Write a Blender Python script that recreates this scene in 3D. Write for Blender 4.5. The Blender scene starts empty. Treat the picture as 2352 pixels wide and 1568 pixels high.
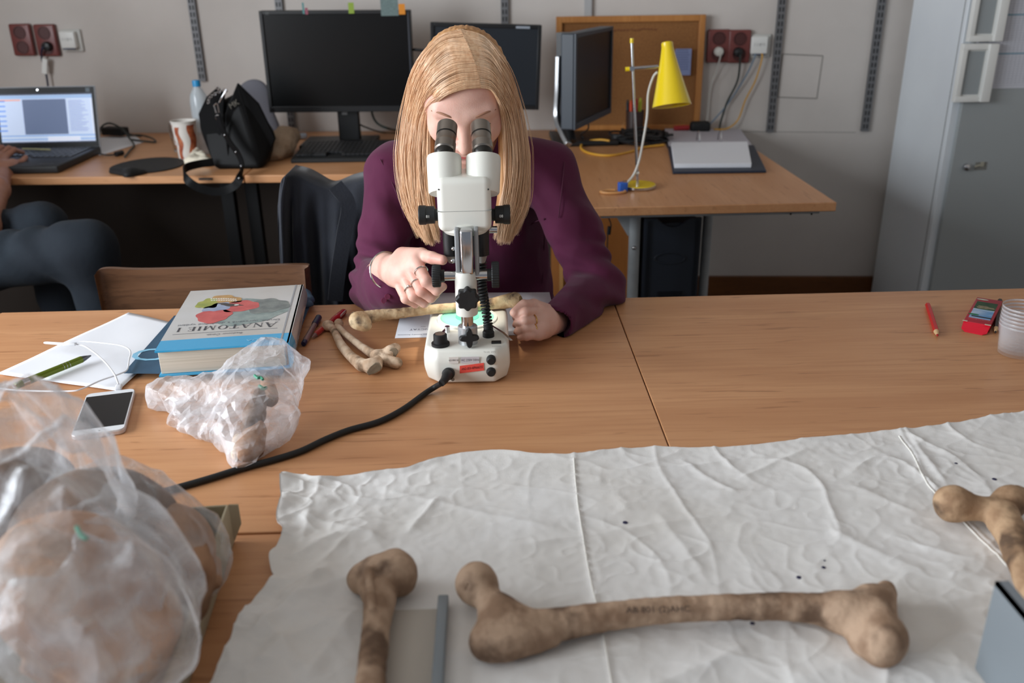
import bpy, bmesh, math, random
import numpy as np
from mathutils import Matrix, Vector
random.seed(7); rng = np.random.default_rng(11)
sc = bpy.context.scene
COL = sc.collection
# ---------------------------------------------------------------- camera
FPX = 2040.0; HC = 0.60; ZT = 0.74
def nrm(v): v = np.array(v, float); return v/np.linalg.norm(v)
_V = nrm((1120-1176, 784+60, -FPX)); _N = nrm((1262-1176, -(5711-784), -FPX))
_wz = -_N; _wy = nrm(_V-_wz*np.dot(_V, _wz)); _wx = np.cross(_wy, _wz)
RC = np.array([_wx, _wy, _wz]); CC = np.array([0, 0, ZT+HC])
cd = bpy.data.cameras.new('camera'); cam = bpy.data.objects.new('camera', cd); COL.objects.link(cam)
cd.sensor_width = 36; cd.lens = 36*FPX/2352; cd.clip_start = 0.02
cd.dof.use_dof = True; cd.dof.focus_distance = 1.48; cd.dof.aperture_fstop = 4.2
cam.matrix_world = Matrix.Translation(CC) @ Matrix([list(r) for r in RC]).to_4x4()
sc.camera = cam
# ---------------------------------------------------------------- light
w = bpy.data.worlds.new('world'); sc.world = w; w.use_nodes = True
w.node_tree.nodes['Background'].inputs[0].default_value = (0.80, 0.88, 1.0, 1)
w.node_tree.nodes['Background'].inputs[1].default_value = 0.17
def area(name, loc, target, sx, sy, power, col):
    l = bpy.data.lights.new(name, 'AREA'); l.shape = 'RECTANGLE'; l.size = sx; l.size_y = sy; l.energy = power; l.color = col
    o = bpy.data.objects.new(name, l); COL.objects.link(o); o.location = loc
    o.rotation_euler = (Vector(target)-Vector(loc)).to_track_quat('-Z', 'Y').to_euler(); return o
area('window_daylight', (-2.62, 0.45, 1.53), (0.6, 0.8, 0.9), 2.8, 1.25, 104, (0.88, 0.94, 1.0))
sc.cycles.transparent_max_bounces = 40
sc.view_settings.view_transform = 'Standard'; sc.view_settings.look = 'None'
sc.view_settings.exposure = 0.55; sc.view_settings.gamma = 1.0; sc.view_settings.use_curve_mapping = False
# ---------------------------------------------------------------- pixel helpers (2352x1568)
def ray(px, py): return nrm(RC @ np.array([px-1176, 784-py, -FPX]))
def at(px, py, z=ZT): d = ray(px, py); return CC+d*(z-CC[2])/d[2]
def q(px, py, Y): d = ray(px, py); return CC+d*Y/d[1]
def qX(px, py, X): d = ray(px, py); return CC+d*X/d[0]
WS = -0.08; W0 = 3.76
def qW(px, py, off=0.0): d = ray(px, py); return CC+d*(W0-off)/(d[1]-WS*d[0])
# ---------------------------------------------------------------- materials
MATS = {}
def s2l(c): return tuple(((x/255)/12.92 if x/255 <= .04045 else ((x/255+.055)/1.055)**2.4) for x in c)
def mat(name, rgb, rough=.6, metal=0, rgb2=None, nscale=20, stretch=(1, 1, 1), bump=0, bscale=None, spec=.5, alpha=1, emit=0, lo=.35, hi=.65,
        rgb3=None, n3=6, lo3=.55, hi3=.7, trans=0, sheen=0, coat=0, sss=0, detail=4, bstretch=None):
    if name in MATS: return MATS[name]
    m = bpy.data.materials.new(name); MATS[name] = m; m.use_nodes = True
    nt = m.node_tree; N = nt.nodes; L = nt.links; b = N['Principled BSDF']
    c = s2l(rgb)+(1,)
    b.inputs['Base Color'].default_value = c; b.inputs['Roughness'].default_value = rough; b.inputs['Metallic'].default_value = metal
    b.inputs['Specular IOR Level'].default_value = spec; b.inputs['Alpha'].default_value = alpha
    if trans: b.inputs['Transmission Weight'].default_value = trans
    if sheen: b.inputs['Sheen Weight'].default_value = sheen
    if coat: b.inputs['Coat Weight'].default_value = coat; b.inputs['Coat Roughness'].default_value = .15
    if sss: b.inputs['Subsurface Weight'].default_value = sss; b.inputs['Subsurface Radius'].default_value = (.01, .004, .002); b.inputs['Subsurface Scale'].default_value = .6
    if emit: b.inputs['Emission Color'].default_value = c; b.inputs['Emission Strength'].default_value = emit
    tc = N.new('ShaderNodeTexCoord')
    def noise(scale, st, det=4):
        mp = N.new('ShaderNodeMapping'); mp.inputs['Scale'].default_value = st; L.new(tc.outputs['Object'], mp.inputs['Vector'])
        n = N.new('ShaderNodeTexNoise'); n.inputs['Scale'].default_value = scale; n.inputs['Detail'].default_value = det; L.new(mp.outputs[0], n.inputs['Vector']); return n
    if rgb2:
        n = noise(nscale, stretch, detail); r = N.new('ShaderNodeValToRGB'); L.new(n.outputs['Fac'], r.inputs[0])
        r.color_ramp.elements[0].position = lo; r.color_ramp.elements[1].position = hi
        r.color_ramp.elements[0].color = c; r.color_ramp.elements[1].color = s2l(rgb2)+(1,)
        out = r.outputs[0]
        if rgb3:
            n2 = noise(n3, stretch, 5); r2 = N.new('ShaderNodeValToRGB'); L.new(n2.outputs['Fac'], r2.inputs[0])
            r2.color_ramp.elements[0].position = lo3; r2.color_ramp.elements[1].position = hi3
            mx = N.new('ShaderNodeMixRGB'); L.new(r2.outputs[0], mx.inputs[0]); L.new(out, mx.inputs[1]); mx.inputs[2].default_value = s2l(rgb3)+(1,); out = mx.outputs[0]
        L.new(out, b.inputs['Base Color'])
    if bump:
        n = noise(bscale or nscale*2, bstretch or stretch, 5); bp = N.new('ShaderNodeBump'); bp.inputs['Strength'].default_value = bump; bp.inputs['Distance'].default_value = .002
        L.new(n.outputs['Fac'], bp.inputs['Height']); L.new(bp.outputs[0], b.inputs['Normal'])
    return m
def wood(name, base, dark, fleck, rough=.38, ax=0, k=1.0):
    """laminate with grain running along one axis: broad tone bands, fine lines and sparse dark flecks"""
    m = mat(name, base, rough, spec=.4); nt = m.node_tree; N = nt.nodes; L = nt.links; b = N['Principled BSDF']
    tc = [n for n in N if n.type == 'TEX_COORD'][0]
    def nz(sc_, a, c, det):
        mp = N.new('ShaderNodeMapping'); s = [c, c, c]; s[ax] = a; mp.inputs['Scale'].default_value = s; L.new(tc.outputs['Object'], mp.inputs[0])
        n = N.new('ShaderNodeTexNoise'); n.inputs['Scale'].default_value = sc_; n.inputs['Detail'].default_value = det; n.inputs['Distortion'].default_value = .4; L.new(mp.outputs[0], n.inputs['Vector']); return n
    def ramp(n, a, bb):
        r = N.new('ShaderNodeValToRGB'); r.color_ramp.elements[0].position = a; r.color_ramp.elements[1].position = bb; L.new(n.outputs['Fac'], r.inputs[0]); return r
    def mix(f, fac, c1, col):
        mu = N.new('ShaderNodeMath'); mu.operation = 'MULTIPLY'; mu.inputs[1].default_value = fac; L.new(f.outputs[0], mu.inputs[0])
        x = N.new('ShaderNodeMixRGB'); L.new(mu.outputs[0], x.inputs[0]); x.inputs[2].default_value = s2l(col)+(1,)
        if isinstance(c1, tuple): x.inputs[1].default_value = s2l(c1)+(1,)
        else: L.new(c1, x.inputs[1])
        return x.outputs[0]
    o = mix(ramp(nz(1.0, 2.2*k, 14*k, 3), .35, .65), .75, base, dark)
    o = mix(ramp(nz(1.0, 5*k, 120*k, 5), .45, .66), .70, o, dark)
    o = mix(ramp(nz(1.0, 8*k, 95*k, 5), .62, .69), .5, o, fleck)
    o = mix(ramp(nz(1.0, 3*k, 9*k, 2), .62, .75), .25, o, fleck)
    L.new(o, b.inputs['Base Color']); return m
# ---------------------------------------------------------------- geometry container
def frame(d, up=(0, 0, 1)):
    d = nrm(d); u = np.array(up, float)
    if abs(np.dot(d, u)) > .95: u = np.array((1., 0, 0))
    a = nrm(np.cross(u, d)); return a, np.cross(d, a), d
class G:
    def __init__(s): s.v = []; s.f = []
    def add(s, v, f):
        o = len(s.v); s.v.extend([tuple(map(float, x)) for x in v]); s.f.extend([tuple(i+o for i in x) for x in f]); return s
    def box(s, c, d, R=None):
        c = np.array(c, float); h = np.array(d, float)/2
        P = [np.array((x, y, z))*h for x in (-1, 1) for y in (-1, 1) for z in (-1, 1)]
        if R is not None: P = [R @ p for p in P]
        return s.add([c+p for p in P], [(0, 1, 3, 2), (4, 6, 7, 5), (0, 4, 5, 1), (2, 3, 7, 6), (0, 2, 6, 4), (1, 5, 7, 3)])
    def rbox(s, c, d, r=.004, R=None, seg=3):
        bm = bmesh.new(); bmesh.ops.create_cube(bm, size=1); bmesh.ops.scale(bm, vec=d, verts=bm.verts)
        bmesh.ops.bevel(bm, geom=bm.edges[:], offset=r, segments=seg, affect='EDGES', profile=.5)
        c = np.array(c, float); P = [np.array(v.co) for v in bm.verts]
        if R is not None: P = [R @ p for p in P]
        bm.verts.index_update(); s.add([c+p for p in P], [[v.index for v in f.verts] for f in bm.faces]); bm.free(); return s
    def cyl(s, a, b, r1, r2=None, n=24, caps=True):
        return s.tube([a, b], [r1, r1 if r2 is None else r2], n, caps)
    def tube(s, pts, r, n=10, caps=True, flat=None, up=(0, 0, 1)):
        pts = np.array(pts, float); m = len(pts); r = np.broadcast_to(np.array(r, float), (m,)) if np.ndim(r) < 2 else r
        t = np.gradient(pts, axis=0); V = []; a = None
        for i in range(m):
            d = nrm(t[i])
            if a is None: a, b, _ = frame(d, up)
            else: a = nrm(a-d*np.dot(a, d)); b = np.cross(d, a)
            for k in range(n):
                an = 2*math.pi*k/n; V.append(pts[i]+r[i]*(math.cos(an)*a+math.sin(an)*b*(flat or 1)))
        Fc = [(i*n+k, i*n+(k+1) % n, (i+1)*n+(k+1) % n, (i+1)*n+k) for i in range(m-1) for k in range(n)]
        if caps: Fc += [tuple(range(n))[::-1], tuple((m-1)*n+k for k in range(n))]
        return s.add(V, Fc)
    def ribbon(s, pts, w, th, side):
        """strap: flat band of width w along vectors side[i], thickness th"""
        pts = np.array(pts, float); t = np.gradient(pts, axis=0); V = []; m = len(pts); side = np.broadcast_to(np.array(side, float), (m, 3))
        for i in range(m):
            d = nrm(t[i]); a = nrm(side[i]-d*np.dot(side[i], d)); b = np.cross(d, a)
            for x, y in ((-1, -1), (1, -1), (1, 1), (-1, 1)): V.append(pts[i]+a*x*w/2+b*y*th/2)
        Fc = [(i*4+k, i*4+(k+1) % 4, (i+1)*4+(k+1) % 4, (i+1)*4+k) for i in range(m-1) for k in range(4)]+[(3, 2, 1, 0), tuple((m-1)*4+k for k in range(4))]
        return s.add(V, Fc)
    def lathe(s, prof, o=(0, 0, 0), ax=(0, 0, 1), n=32, close=False):
        a, b, d = frame(ax); o = np.array(o, float); V = []
        for r, h in prof:
            for k in range(n):
                an = 2*math.pi*k/n; V.append(o+d*h+max(r, 1e-5)*(math.cos(an)*a+math.sin(an)*b))
        m = len(prof); rr = range(m if close else m-1)
        return s.add(V, [(i*n+k, i*n+(k+1) % n, ((i+1) % m)*n+(k+1) % n, ((i+1) % m)*n+k) for i in rr for k in range(n)])
    def prism(s, poly, z0, z1, M=None):
        n = len(poly); V = [(x, y, z0) for x, y in poly]+[(x, y, z1) for x, y in poly]
        if M is not None: V = [M(v) for v in V]
        return s.add(V, [tuple(range(n))[::-1], tuple(range(n, 2*n))]+[(i, (i+1) % n, n+(i+1) % n, n+i) for i in range(n)])
    def poly3(s, P, th, nv):
        """planar polygon P (3-D points) thickened by th along nv"""
        P = [np.array(p, float) for p in P]; nv = nrm(nv)*th; n = len(P)
        return s.add(P+[p+nv for p in P], [tuple(range(n))[::-1], tuple(range(n, 2*n))]+[(i, (i+1) % n, n+(i+1) % n, n+i) for i in range(n)])
    def sph(s, c, r, n=20, m=12):
        r = np.broadcast_to(np.array(r, float), (3,)); V = []; c = np.array(c, float)
        for i in range(m+1):
            th = math.pi*i/m
            for k in range(n): an = 2*math.pi*k/n; V.append(c+r*np.array((max(math.sin(th), 1e-4)*math.cos(an), max(math.sin(th), 1e-4)*math.sin(an), -math.cos(th))))
        return s.add(V, [(i*n+k, i*n+(k+1) % n, (i+1)*n+(k+1) % n, (i+1)*n+k) for i in range(m) for k in range(n)])
    def text(s, body, size, o, ax, ay, th=.0004, align='CENTER', shear=0, xs=1.0):
        c = bpy.data.curves.new('t', 'FONT'); c.body = body; c.size = size; c.align_x = align; c.align_y = 'CENTER'; c.extrude = 0; c.shear = shear; c.resolution_u = 3
        ob = bpy.data.objects.new('t', c); COL.objects.link(ob); me = bpy.data.meshes.new_from_object(ob)
        o = np.array(o, float); ax = nrm(ax); ay = nrm(ay); nz = np.cross(ax, ay)
        s.add([o+ax*v.co.x*xs+ay*v.co.y+nz*th for v in me.vertices], [tuple(p.vertices) for p in me.polygons])
        bpy.data.objects.remove(ob); bpy.data.curves.remove(c); bpy.data.meshes.remove(me); return s
def newmesh(name, geos, smooth=True, ang=35, Minv=None):
    V = []; Fc = []; mi = []; ms = []
    for g, m in geos:
        o = len(V); V.extend(g.v); Fc.extend([tuple(i+o for i in f) for f in g.f])
        if m not in ms: ms.append(m)
        mi.extend([ms.index(m)]*len(g.f))
    V = np.array(V, float).reshape(-1, 3)
    if Minv is not None: V = V @ Minv[:3, :3].T+Minv[:3, 3]
    me = bpy.data.meshes.new(name); me.from_pydata(V.tolist(), [], Fc)
    for m in ms: me.materials.append(m)
    me.polygons.foreach_set('material_index', mi)
    if smooth:
        me.polygons.foreach_set('use_smooth', [True]*len(Fc)); me.update()
        if ang: me.set_sharp_from_angle(angle=math.radians(ang))
    me.update(); return me
def arrmesh(name, V, Q, m, Minv=None):
    """fast path: numpy verts and quads"""
    V = np.asarray(V, float)
    if Minv is not None: V = V @ Minv[:3, :3].T+Minv[:3, 3]
    me = bpy.data.meshes.new(name); k = Q.shape[1]
    me.vertices.add(len(V)); me.vertices.foreach_set('co', V.astype(np.float32).ravel())
    me.loops.add(len(Q)*k); me.loops.foreach_set('vertex_index', Q.astype(np.int32).ravel())
    me.polygons.add(len(Q)); me.polygons.foreach_set('loop_start', np.arange(0, len(Q)*k, k, dtype=np.int32))
    me.polygons.foreach_set('use_smooth', np.ones(len(Q), bool)); me.update(calc_edges=True); me.validate()
    if m: me.materials.append(m)
    return me
def tag(o, label=None, cat=None, group=None, kind=None):
    if label: o['label'] = label
    if cat: o['category'] = cat
    if group: o['group'] = group
    if kind: o['kind'] = kind
    return o
class Thing:
    """an Empty at the thing's base that parents its parts; parts are given in world (w=1) or local coordinates"""
    def __init__(s, name, label, cat, loc=(0, 0, 0), rot=None, group=None, kind=None, rz=0):
        s.o = bpy.data.objects.new(name, None); COL.objects.link(s.o); s.o.empty_display_size = .05
        R = rot if rot is not None else np.array(Matrix.Rotation(rz, 3, 'Z'))
        M = np.eye(4); M[:3, :3] = R; M[:3, 3] = loc; s.M = M; s.Mi = np.linalg.inv(M)
        s.o.matrix_world = Matrix(M.tolist()); tag(s.o, label, cat, group, kind)
    def part(s, name, g, m=None, w=1, parent=None, bev=0, label=None, smooth=True, ang=35, kind=None, seg=2):
        geos = g if isinstance(g, list) else [(g, m)]
        o = bpy.data.objects.new(name, newmesh(name, geos, smooth, ang, s.Mi if w else None)); COL.objects.link(o); o.parent = parent or s.o
        if bev: b = o.modifiers.new('bevel', 'BEVEL'); b.width = bev; b.segments = seg; b.limit_method = 'ANGLE'; b.angle_limit = .6
        return tag(o, label, kind=kind)
    def apart(s, name, V, Q, m, w=1, parent=None, label=None):
        o = bpy.data.objects.new(name, arrmesh(name, V, Q, m, s.Mi if w else None)); COL.objects.link(o); o.parent = parent or s.o; return tag(o, label)
def single(name, label, cat, g, m=None, group=None, kind=None, bev=0, ang=35, smooth=True):
    geos = g if isinstance(g, list) else [(g, m)]
    c = np.array([v for gg, _ in geos for v in gg.v]); loc = np.array([c[:, 0].mean(), c[:, 1].mean(), c[:, 2].min()])
    Mi = np.eye(4); Mi[:3, 3] = -loc
    o = bpy.data.objects.new(name, newmesh(name, geos, smooth, ang, Mi)); o.location = loc; COL.objects.link(o)
    if bev: b = o.modifiers.new('bevel', 'BEVEL'); b.width = bev; b.segments = 2; b.limit_method = 'ANGLE'; b.angle_limit = .6
    return tag(o, label, cat, group, kind)
def asingle(name, label, cat, V, Q, m, group=None):
    V = np.asarray(V); loc = np.array([V[:, 0].mean(), V[:, 1].mean(), V[:, 2].min()]); Mi = np.eye(4); Mi[:3, 3] = -loc
    o = bpy.data.objects.new(name, arrmesh(name, V, Q, m, Mi)); o.location = loc; COL.objects.link(o); return tag(o, label, cat, group)
def curve(pts, n=40):
    """Catmull-Rom through points (any dimension)"""
    P = np.array(pts, float); P = np.vstack([2*P[0]-P[1], P, 2*P[-1]-P[-2]]); out = []; m = len(P)-3
    for x in np.linspace(0, m-1e-6, n):
        i = int(x); t = x-i; a, b, c, d = P[i:i+4]
        out.append(.5*((2*b)+(-a+c)*t+(2*a-5*b+4*c-d)*t*t+(-a+3*b-3*c+d)*t**3))
    return np.array(out)
# ---------------------------------------------------------------- noise and signed-distance modelling
_perm = rng.permutation(256); _perm = np.concatenate([_perm, _perm, _perm]); _grad = rng.normal(size=(256, 3)); _grad /= np.linalg.norm(_grad, axis=1)[:, None]
def pn(P, f=1.0, seed=0):
    P = np.asarray(P, float)*f+seed*17.31; I = np.floor(P).astype(int); U = P-I; W = U*U*U*(U*(U*6-15)+10); r = 0
    for dx in (0, 1):
        for dy in (0, 1):
            for dz in (0, 1):
                h = _perm[(_perm[(_perm[(I[..., 0]+dx) & 255]+I[..., 1]+dy) & 255]+I[..., 2]+dz) & 255]; g = _grad[h]
                d = g[..., 0]*(U[..., 0]-dx)+g[..., 1]*(U[..., 1]-dy)+g[..., 2]*(U[..., 2]-dz)
                r = r+d*(W[..., 0] if dx else 1-W[..., 0])*(W[..., 1] if dy else 1-W[..., 1])*(W[..., 2] if dz else 1-W[..., 2])
    return r
def rot_to(d, up=(0, 0, 1)):
    a, b, c = frame(d, up); return np.column_stack([a, b, c])
def cone(a, b, ra, rb=None, k=None, flat=None, w=None, sub=False): return dict(t='c', a=np.array(a, float), b=np.array(b, float), ra=ra, rb=ra if rb is None else rb, k=k, flat=flat, w=None if w is None else nrm(w), sub=sub)
def ell(c, r, R=None, k=None, sub=False): return dict(t='e', c=np.array(c, float), r=np.broadcast_to(np.array(r, float), (3,)).astype(float), R=R, k=k, sub=sub)
def rbx(c, h, R=None, r=.004, k=None, sub=False): return dict(t='b', c=np.array(c, float), h=np.array(h, float), R=R, r=r, k=k, sub=sub)
def chain(P, r, k=None, **kw):
    if len(P) > 3 and k: C_ = curve([tuple(p)+(a,) for p, a in zip(P, r)], len(P)*3); P = C_[:, :3]; r = C_[:, 3]; k = min(k, .0015)
    return [cone(P[i], P[i+1], r[i], r[i+1], k, **kw) for i in range(len(P)-1)]
def _bb(p):
    if p['t'] == 'c':
        m = max(p['ra'], p['rb'])*max(1, p['flat'] or 1); return np.minimum(p['a'], p['b'])-m, np.maximum(p['a'], p['b'])+m
    if p['t'] == 'e': m = p['r'].max(); return p['c']-m, p['c']+m
    m = np.linalg.norm(p['h'])+p['r']; return p['c']-m, p['c']+m
def _ev(p, X):
    if p['t'] == 'c':
        ba = p['b']-p['a']; pa = X-p['a']; l2 = max(ba @ ba, 1e-12); t = np.clip((pa @ ba)/l2, 0, 1)
        v = pa-t[..., None]*ba; r = p['ra']+(p['rb']-p['ra'])*t
        if p['flat']:
            w = p['w']; c = v @ w; v = v+w*(c/p['flat']-c)[..., None]
            return (np.linalg.norm(v, axis=-1)-r)*min(1, p['flat'])
        return np.linalg.norm(v, axis=-1)-r
    q_ = X-p['c']
    if p['R'] is not None: q_ = q_ @ p['R']
    if p['t'] == 'e':
        k0 = np.linalg.norm(q_/p['r'], axis=-1); k1 = np.linalg.norm(q_/p['r']**2, axis=-1); return k0*(k0-1)/np.maximum(k1, 1e-9)
    d = np.abs(q_)-(p['h']-p['r']); return np.linalg.norm(np.maximum(d, 0), axis=-1)+np.minimum(d.max(-1), 0)-p['r']
def sdf(prims, res, k=.01, zmin=None, disp=None, smooth=0):
    lo = np.min([_bb(p)[0] for p in prims if not p['sub']], 0)-3*res-.002; hi = np.max([_bb(p)[1] for p in prims if not p['sub']], 0)+3*res+.002
    n = np.ceil((hi-lo)/res).astype(int)+1; f = np.full(n, 1., np.float32); ax = [lo[i]+res*np.arange(n[i]) for i in range(3)]
    for p in prims:
        kk = p['k'] if p['k'] is not None else k; a, b = _bb(p); pad = kk+3*res
        i0 = np.maximum(np.floor((a-pad-lo)/res).astype(int), 0); i1 = np.minimum(np.ceil((b+pad-lo)/res).astype(int)+1, n)
        if (i1 <= i0).any(): continue
        sl = tuple(slice(i0[i], i1[i]) for i in range(3))
        X = np.stack(np.meshgrid(*[ax[i][sl[i]] for i in range(3)], indexing='ij'), -1); d = _ev(p, X); g = f[sl]
        if p['sub']: d = -d; h = np.maximum(kk-np.abs(g-d), 0)/max(kk, 1e-9); f[sl] = np.maximum(g, d)+h*h*kk/4
        else: h = np.maximum(kk-np.abs(g-d), 0)/max(kk, 1e-9); f[sl] = np.minimum(g, d)-h*h*kk/4
    if disp is not None:
        m = np.abs(f) < .03; idx = np.argwhere(m); f[m] += disp(lo+idx*res).astype(np.float32)
    if zmin is not None: f = np.maximum(f, (zmin-ax[2])[None, None, :].astype(np.float32))
    for _ in range(smooth):
        f[1:-1, 1:-1, 1:-1] = (f[1:-1, 1:-1, 1:-1]*2+f[:-2, 1:-1, 1:-1]+f[2:, 1:-1, 1:-1]+f[1:-1, :-2, 1:-1]+f[1:-1, 2:, 1:-1]+f[1:-1, 1:-1, :-2]+f[1:-1, 1:-1, 2:])/8
    s = f < 0; c = np.zeros([x-1 for x in n], np.int8)
    cs = [(x, y, z) for x in (0, 1) for y in (0, 1) for z in (0, 1)]
    for x, y, z in cs: c += s[x:n[0]-1+x, y:n[1]-1+y, z:n[2]-1+z]
    act = np.argwhere((c > 0) & (c < 8)); vid = np.full(c.shape, -1, np.int32); vid[tuple(act.T)] = np.arange(len(act))
    acc = np.zeros((len(act), 3)); cnt = np.zeros(len(act))
    val = {cc: f[act[:, 0]+cc[0], act[:, 1]+cc[1], act[:, 2]+cc[2]] for cc in cs}
    for a_ in cs:
        for d in range(3):
            if a_[d]: continue
            b_ = list(a_); b_[d] = 1; fa = val[a_]; fb = val[tuple(b_)]; m = (fa < 0) != (fb < 0); t = fa[m]/(fa[m]-fb[m])
            pp = np.tile(np.array(a_, float), (m.sum(), 1)); pp[:, d] = t; acc[m] += pp; cnt[m] += 1
    V = lo+(act+acc/cnt[:, None])*res; Q = []
    for d in range(3):
        e1, e2 = (d+1) % 3, (d+2) % 3; sl0 = [slice(None)]*3; sl1 = [slice(None)]*3; sl0[d] = slice(0, -1); sl1[d] = slice(1, None)
        A = s[tuple(sl0)]; B = s[tuple(sl1)]
        for pol in (0, 1):
            I = np.argwhere(A & ~B if pol == 0 else ~A & B); I = I[(I[:, e1] > 0) & (I[:, e2] > 0) & (I[:, e1] < n[e1]-1) & (I[:, e2] < n[e2]-1)]
            if not len(I): continue
            def at_(o1, o2): J = I.copy(); J[:, e1] -= o1; J[:, e2] -= o2; return vid[tuple(J.T)]
            qd = np.stack([at_(1, 1), at_(0, 1), at_(0, 0), at_(1, 0)], 1); Q.append(qd if pol == 0 else qd[:, ::-1])
    return V, np.concatenate(Q)
# ================================================================ materials used in many places
M_wall = mat('wall_paint', (205, 198, 192), .9, rgb2=(196, 189, 183), nscale=3, bump=.25, bscale=60)
M_wallwhite = mat('ceiling_paint', (205, 203, 198), .9)
M_floor = mat('floor_lino', (92, 78, 66), .5, rgb2=(80, 67, 56), nscale=8)
M_oak = wood('table_laminate', (208, 154, 110), (190, 134, 92), (146, 94, 58))
M_oak2 = wood('desk_laminate', (204, 150, 106), (192, 136, 92), (164, 112, 74), ax=0)
M_oak2y = wood('desk_laminate_across', (204, 150, 106), (192, 136, 92), (164, 112, 74), ax=1)
M_edge = mat('table_edge_band', (192, 132, 84), .5)
M_edged = mat('table_edge_dark', (120, 78, 46), .6)
M_steel = mat('grey_painted_steel', (168, 172, 174), .45, rgb2=(150, 154, 156), nscale=12)
M_blacksteel = mat('black_steel', (17, 17, 18), .6, spec=.25)
M_chrome = mat('chrome', (200, 200, 202), .16, 1)
M_black = mat('black_plastic', (20, 21, 23), .42)
M_blackm = mat('black_matte', (17, 18, 19), .7)
M_screen = mat('dark_glass', (9, 10, 11), .28, spec=.35)
M_screen2 = mat('grey_screen_glass', (38, 43, 49), .3, spec=.5)
M_white = mat('white_plastic', (226, 226, 222), .4)
M_paper = mat('paper', (232, 233, 238), .8, bump=.1, bscale=8)
M_rail = mat('galvanised_rail', (116, 116, 118), .55, .4)
M_raild = mat('rail_slots', (34, 34, 35), .8)
M_cab = mat('cabinet_enamel', (222, 227, 231), .42, rgb2=(216, 221, 226), nscale=3, spec=.4)
M_cabdoor = mat('cabinet_enamel_shaded', (160, 165, 166), .5)  # darker copy of the body enamel, shade of the front painted in
M_brick = mat('brown_red_bakelite', (116, 58, 54), .38)
M_brickd = mat('bakelite_well_shade', (78, 38, 36), .5)  # darker copy that paints the shade inside the outlet wells
M_cork = mat('cork', (152, 104, 58), .9, rgb2=(128, 84, 45), nscale=160, lo=.3, hi=.7, bump=.2)
M_corkf = wood('cork_frame_wood', (188, 130, 72), (170, 112, 58), (150, 96, 50), ax=2)
# ================================================================ setting
def WY(x): return W0+WS*x
def struct(name, g, m, bev=0): return single(name, None, None, g, m, kind='structure', bev=bev)
wn = nrm((WS, -1, 0)); wx_ = nrm((1, WS, 0)); RW = np.column_stack([wx_, -wn, (0, 0, 1)])   # wall frame: x along, y into the wall, z up
XL, XR = -2.6, 2.3
struct('floor', G().box((-.15, 1.0, -.05), (5.2, 6.2, .1)), M_floor)
struct('wall_back', G().box(((XL+XR)/2, WY((XL+XR)/2)+.06, 1.4), (5.3, .12, 2.8), RW), M_wall)
g = G(); x = XL-.05     # left wall with a wide window opening
g.box((x, 3.05, 1.4), (.1, 2.2, 2.8)); g.box((x, -1.55, 1.4), (.1, .9, 2.8)); g.box((x, .425, .43), (.1, 3.05, .86)); g.box((x, .425, 2.48), (.1, 3.05, .64))
struct('wall_left', g, M_wall)
g = G()
for y in (-1.07, -.07, .93, 1.92): g.box((x, y, 1.51), (.07, .05, 1.3))
for z in (.885, 2.135): g.box((x, .425, z), (.07, 2.94, .05))
struct('window_1', g, M_white)
struct('wall_right', G().box((XR+.05, 1.0, 1.4), (.1, 6.2, 2.8)), M_wall)
struct('ceiling', G().box((-.15, 1.0, 2.85), (5.2, 6.2, .1)), M_wallwhite)
# wooden baseboard on the back wall, right part
a = qW(1560, 617)
struct('baseboard_back', G().box(((a[0]+XR)/2-.2, WY((a[0]+XR)/2-.2)-.011, .052), (XR-a[0]+.9, .02, .104), RW), wood('baseboard_wood', (112, 68, 32), (96, 56, 26), (60, 34, 16)))
# flush hatch in the wall (thin painted outline)
P = [qW(1798, 124, .001), qW(1890, 128, .001), qW(1876, 226, .001), qW(1786, 223, .001)]
g = G()
for i in range(4): g.tube([P[i], P[(i+1) % 4]], .0022, n=4)
struct('trim_1', g, mat('hatch_outline', (150, 146, 141), .9))
struct('trim_2', G().tube([qW(1440, 300, 0), qW(1965, 304, 0)], .0015, n=4), MATS['hatch_outline'])
# ---------------------------------------------------------------- perforated shelf rails
def rail(px, y0, y1, label, wdt=.026, m=M_rail, slots=True):
    # vertical, through pixel (px at y1)
    p1 = qW(px, y1, .01); z0, z1 = p1[2], 2.1
    T = Thing('shelf_rail', label, 'shelf rail', p1, rot=RW, group='perforated shelf rails on the back wall')
    h = z1-z0
    g = G().box((-wdt/2, .001, h/2), (.003, .016, h)).box((wdt/2, .001, h/2), (.003, .016, h)).box((0, -.006, h/2), (wdt, .003, h))
    T.part('channel', g, m, w=0)
    if slots:
        s = G(); k = 0; z = .02
        while z < h-.02:
            for dx in (-.0062, .0062): s.box((dx, -.0082, z), (.0045, .0016, .017))
            z += .0265
        T.part('slots', s, M_raild, w=0, kind='stuff')
rail(466, 0, 186, 'grey perforated shelf rail above the blue-capped bottle, leftmost on the wall')
rail(672, 0, 300, 'perforated shelf rail passing behind the large black monitor')
rail(1161, 0, 120, 'perforated shelf rail rising behind the seated woman\'s monitor')
rail(1350, 0, 60, 'pale plain shelf rail above the cork board', m=mat('pale_rail', (176, 176, 176), .5, .2), slots=False)
rail(1768, 0, 303, 'dark perforated shelf rail between the white network socket and the wall hatch')
rail(1985, 0, 301, 'dark perforated shelf rail next to the grey metal cabinet')
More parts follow.
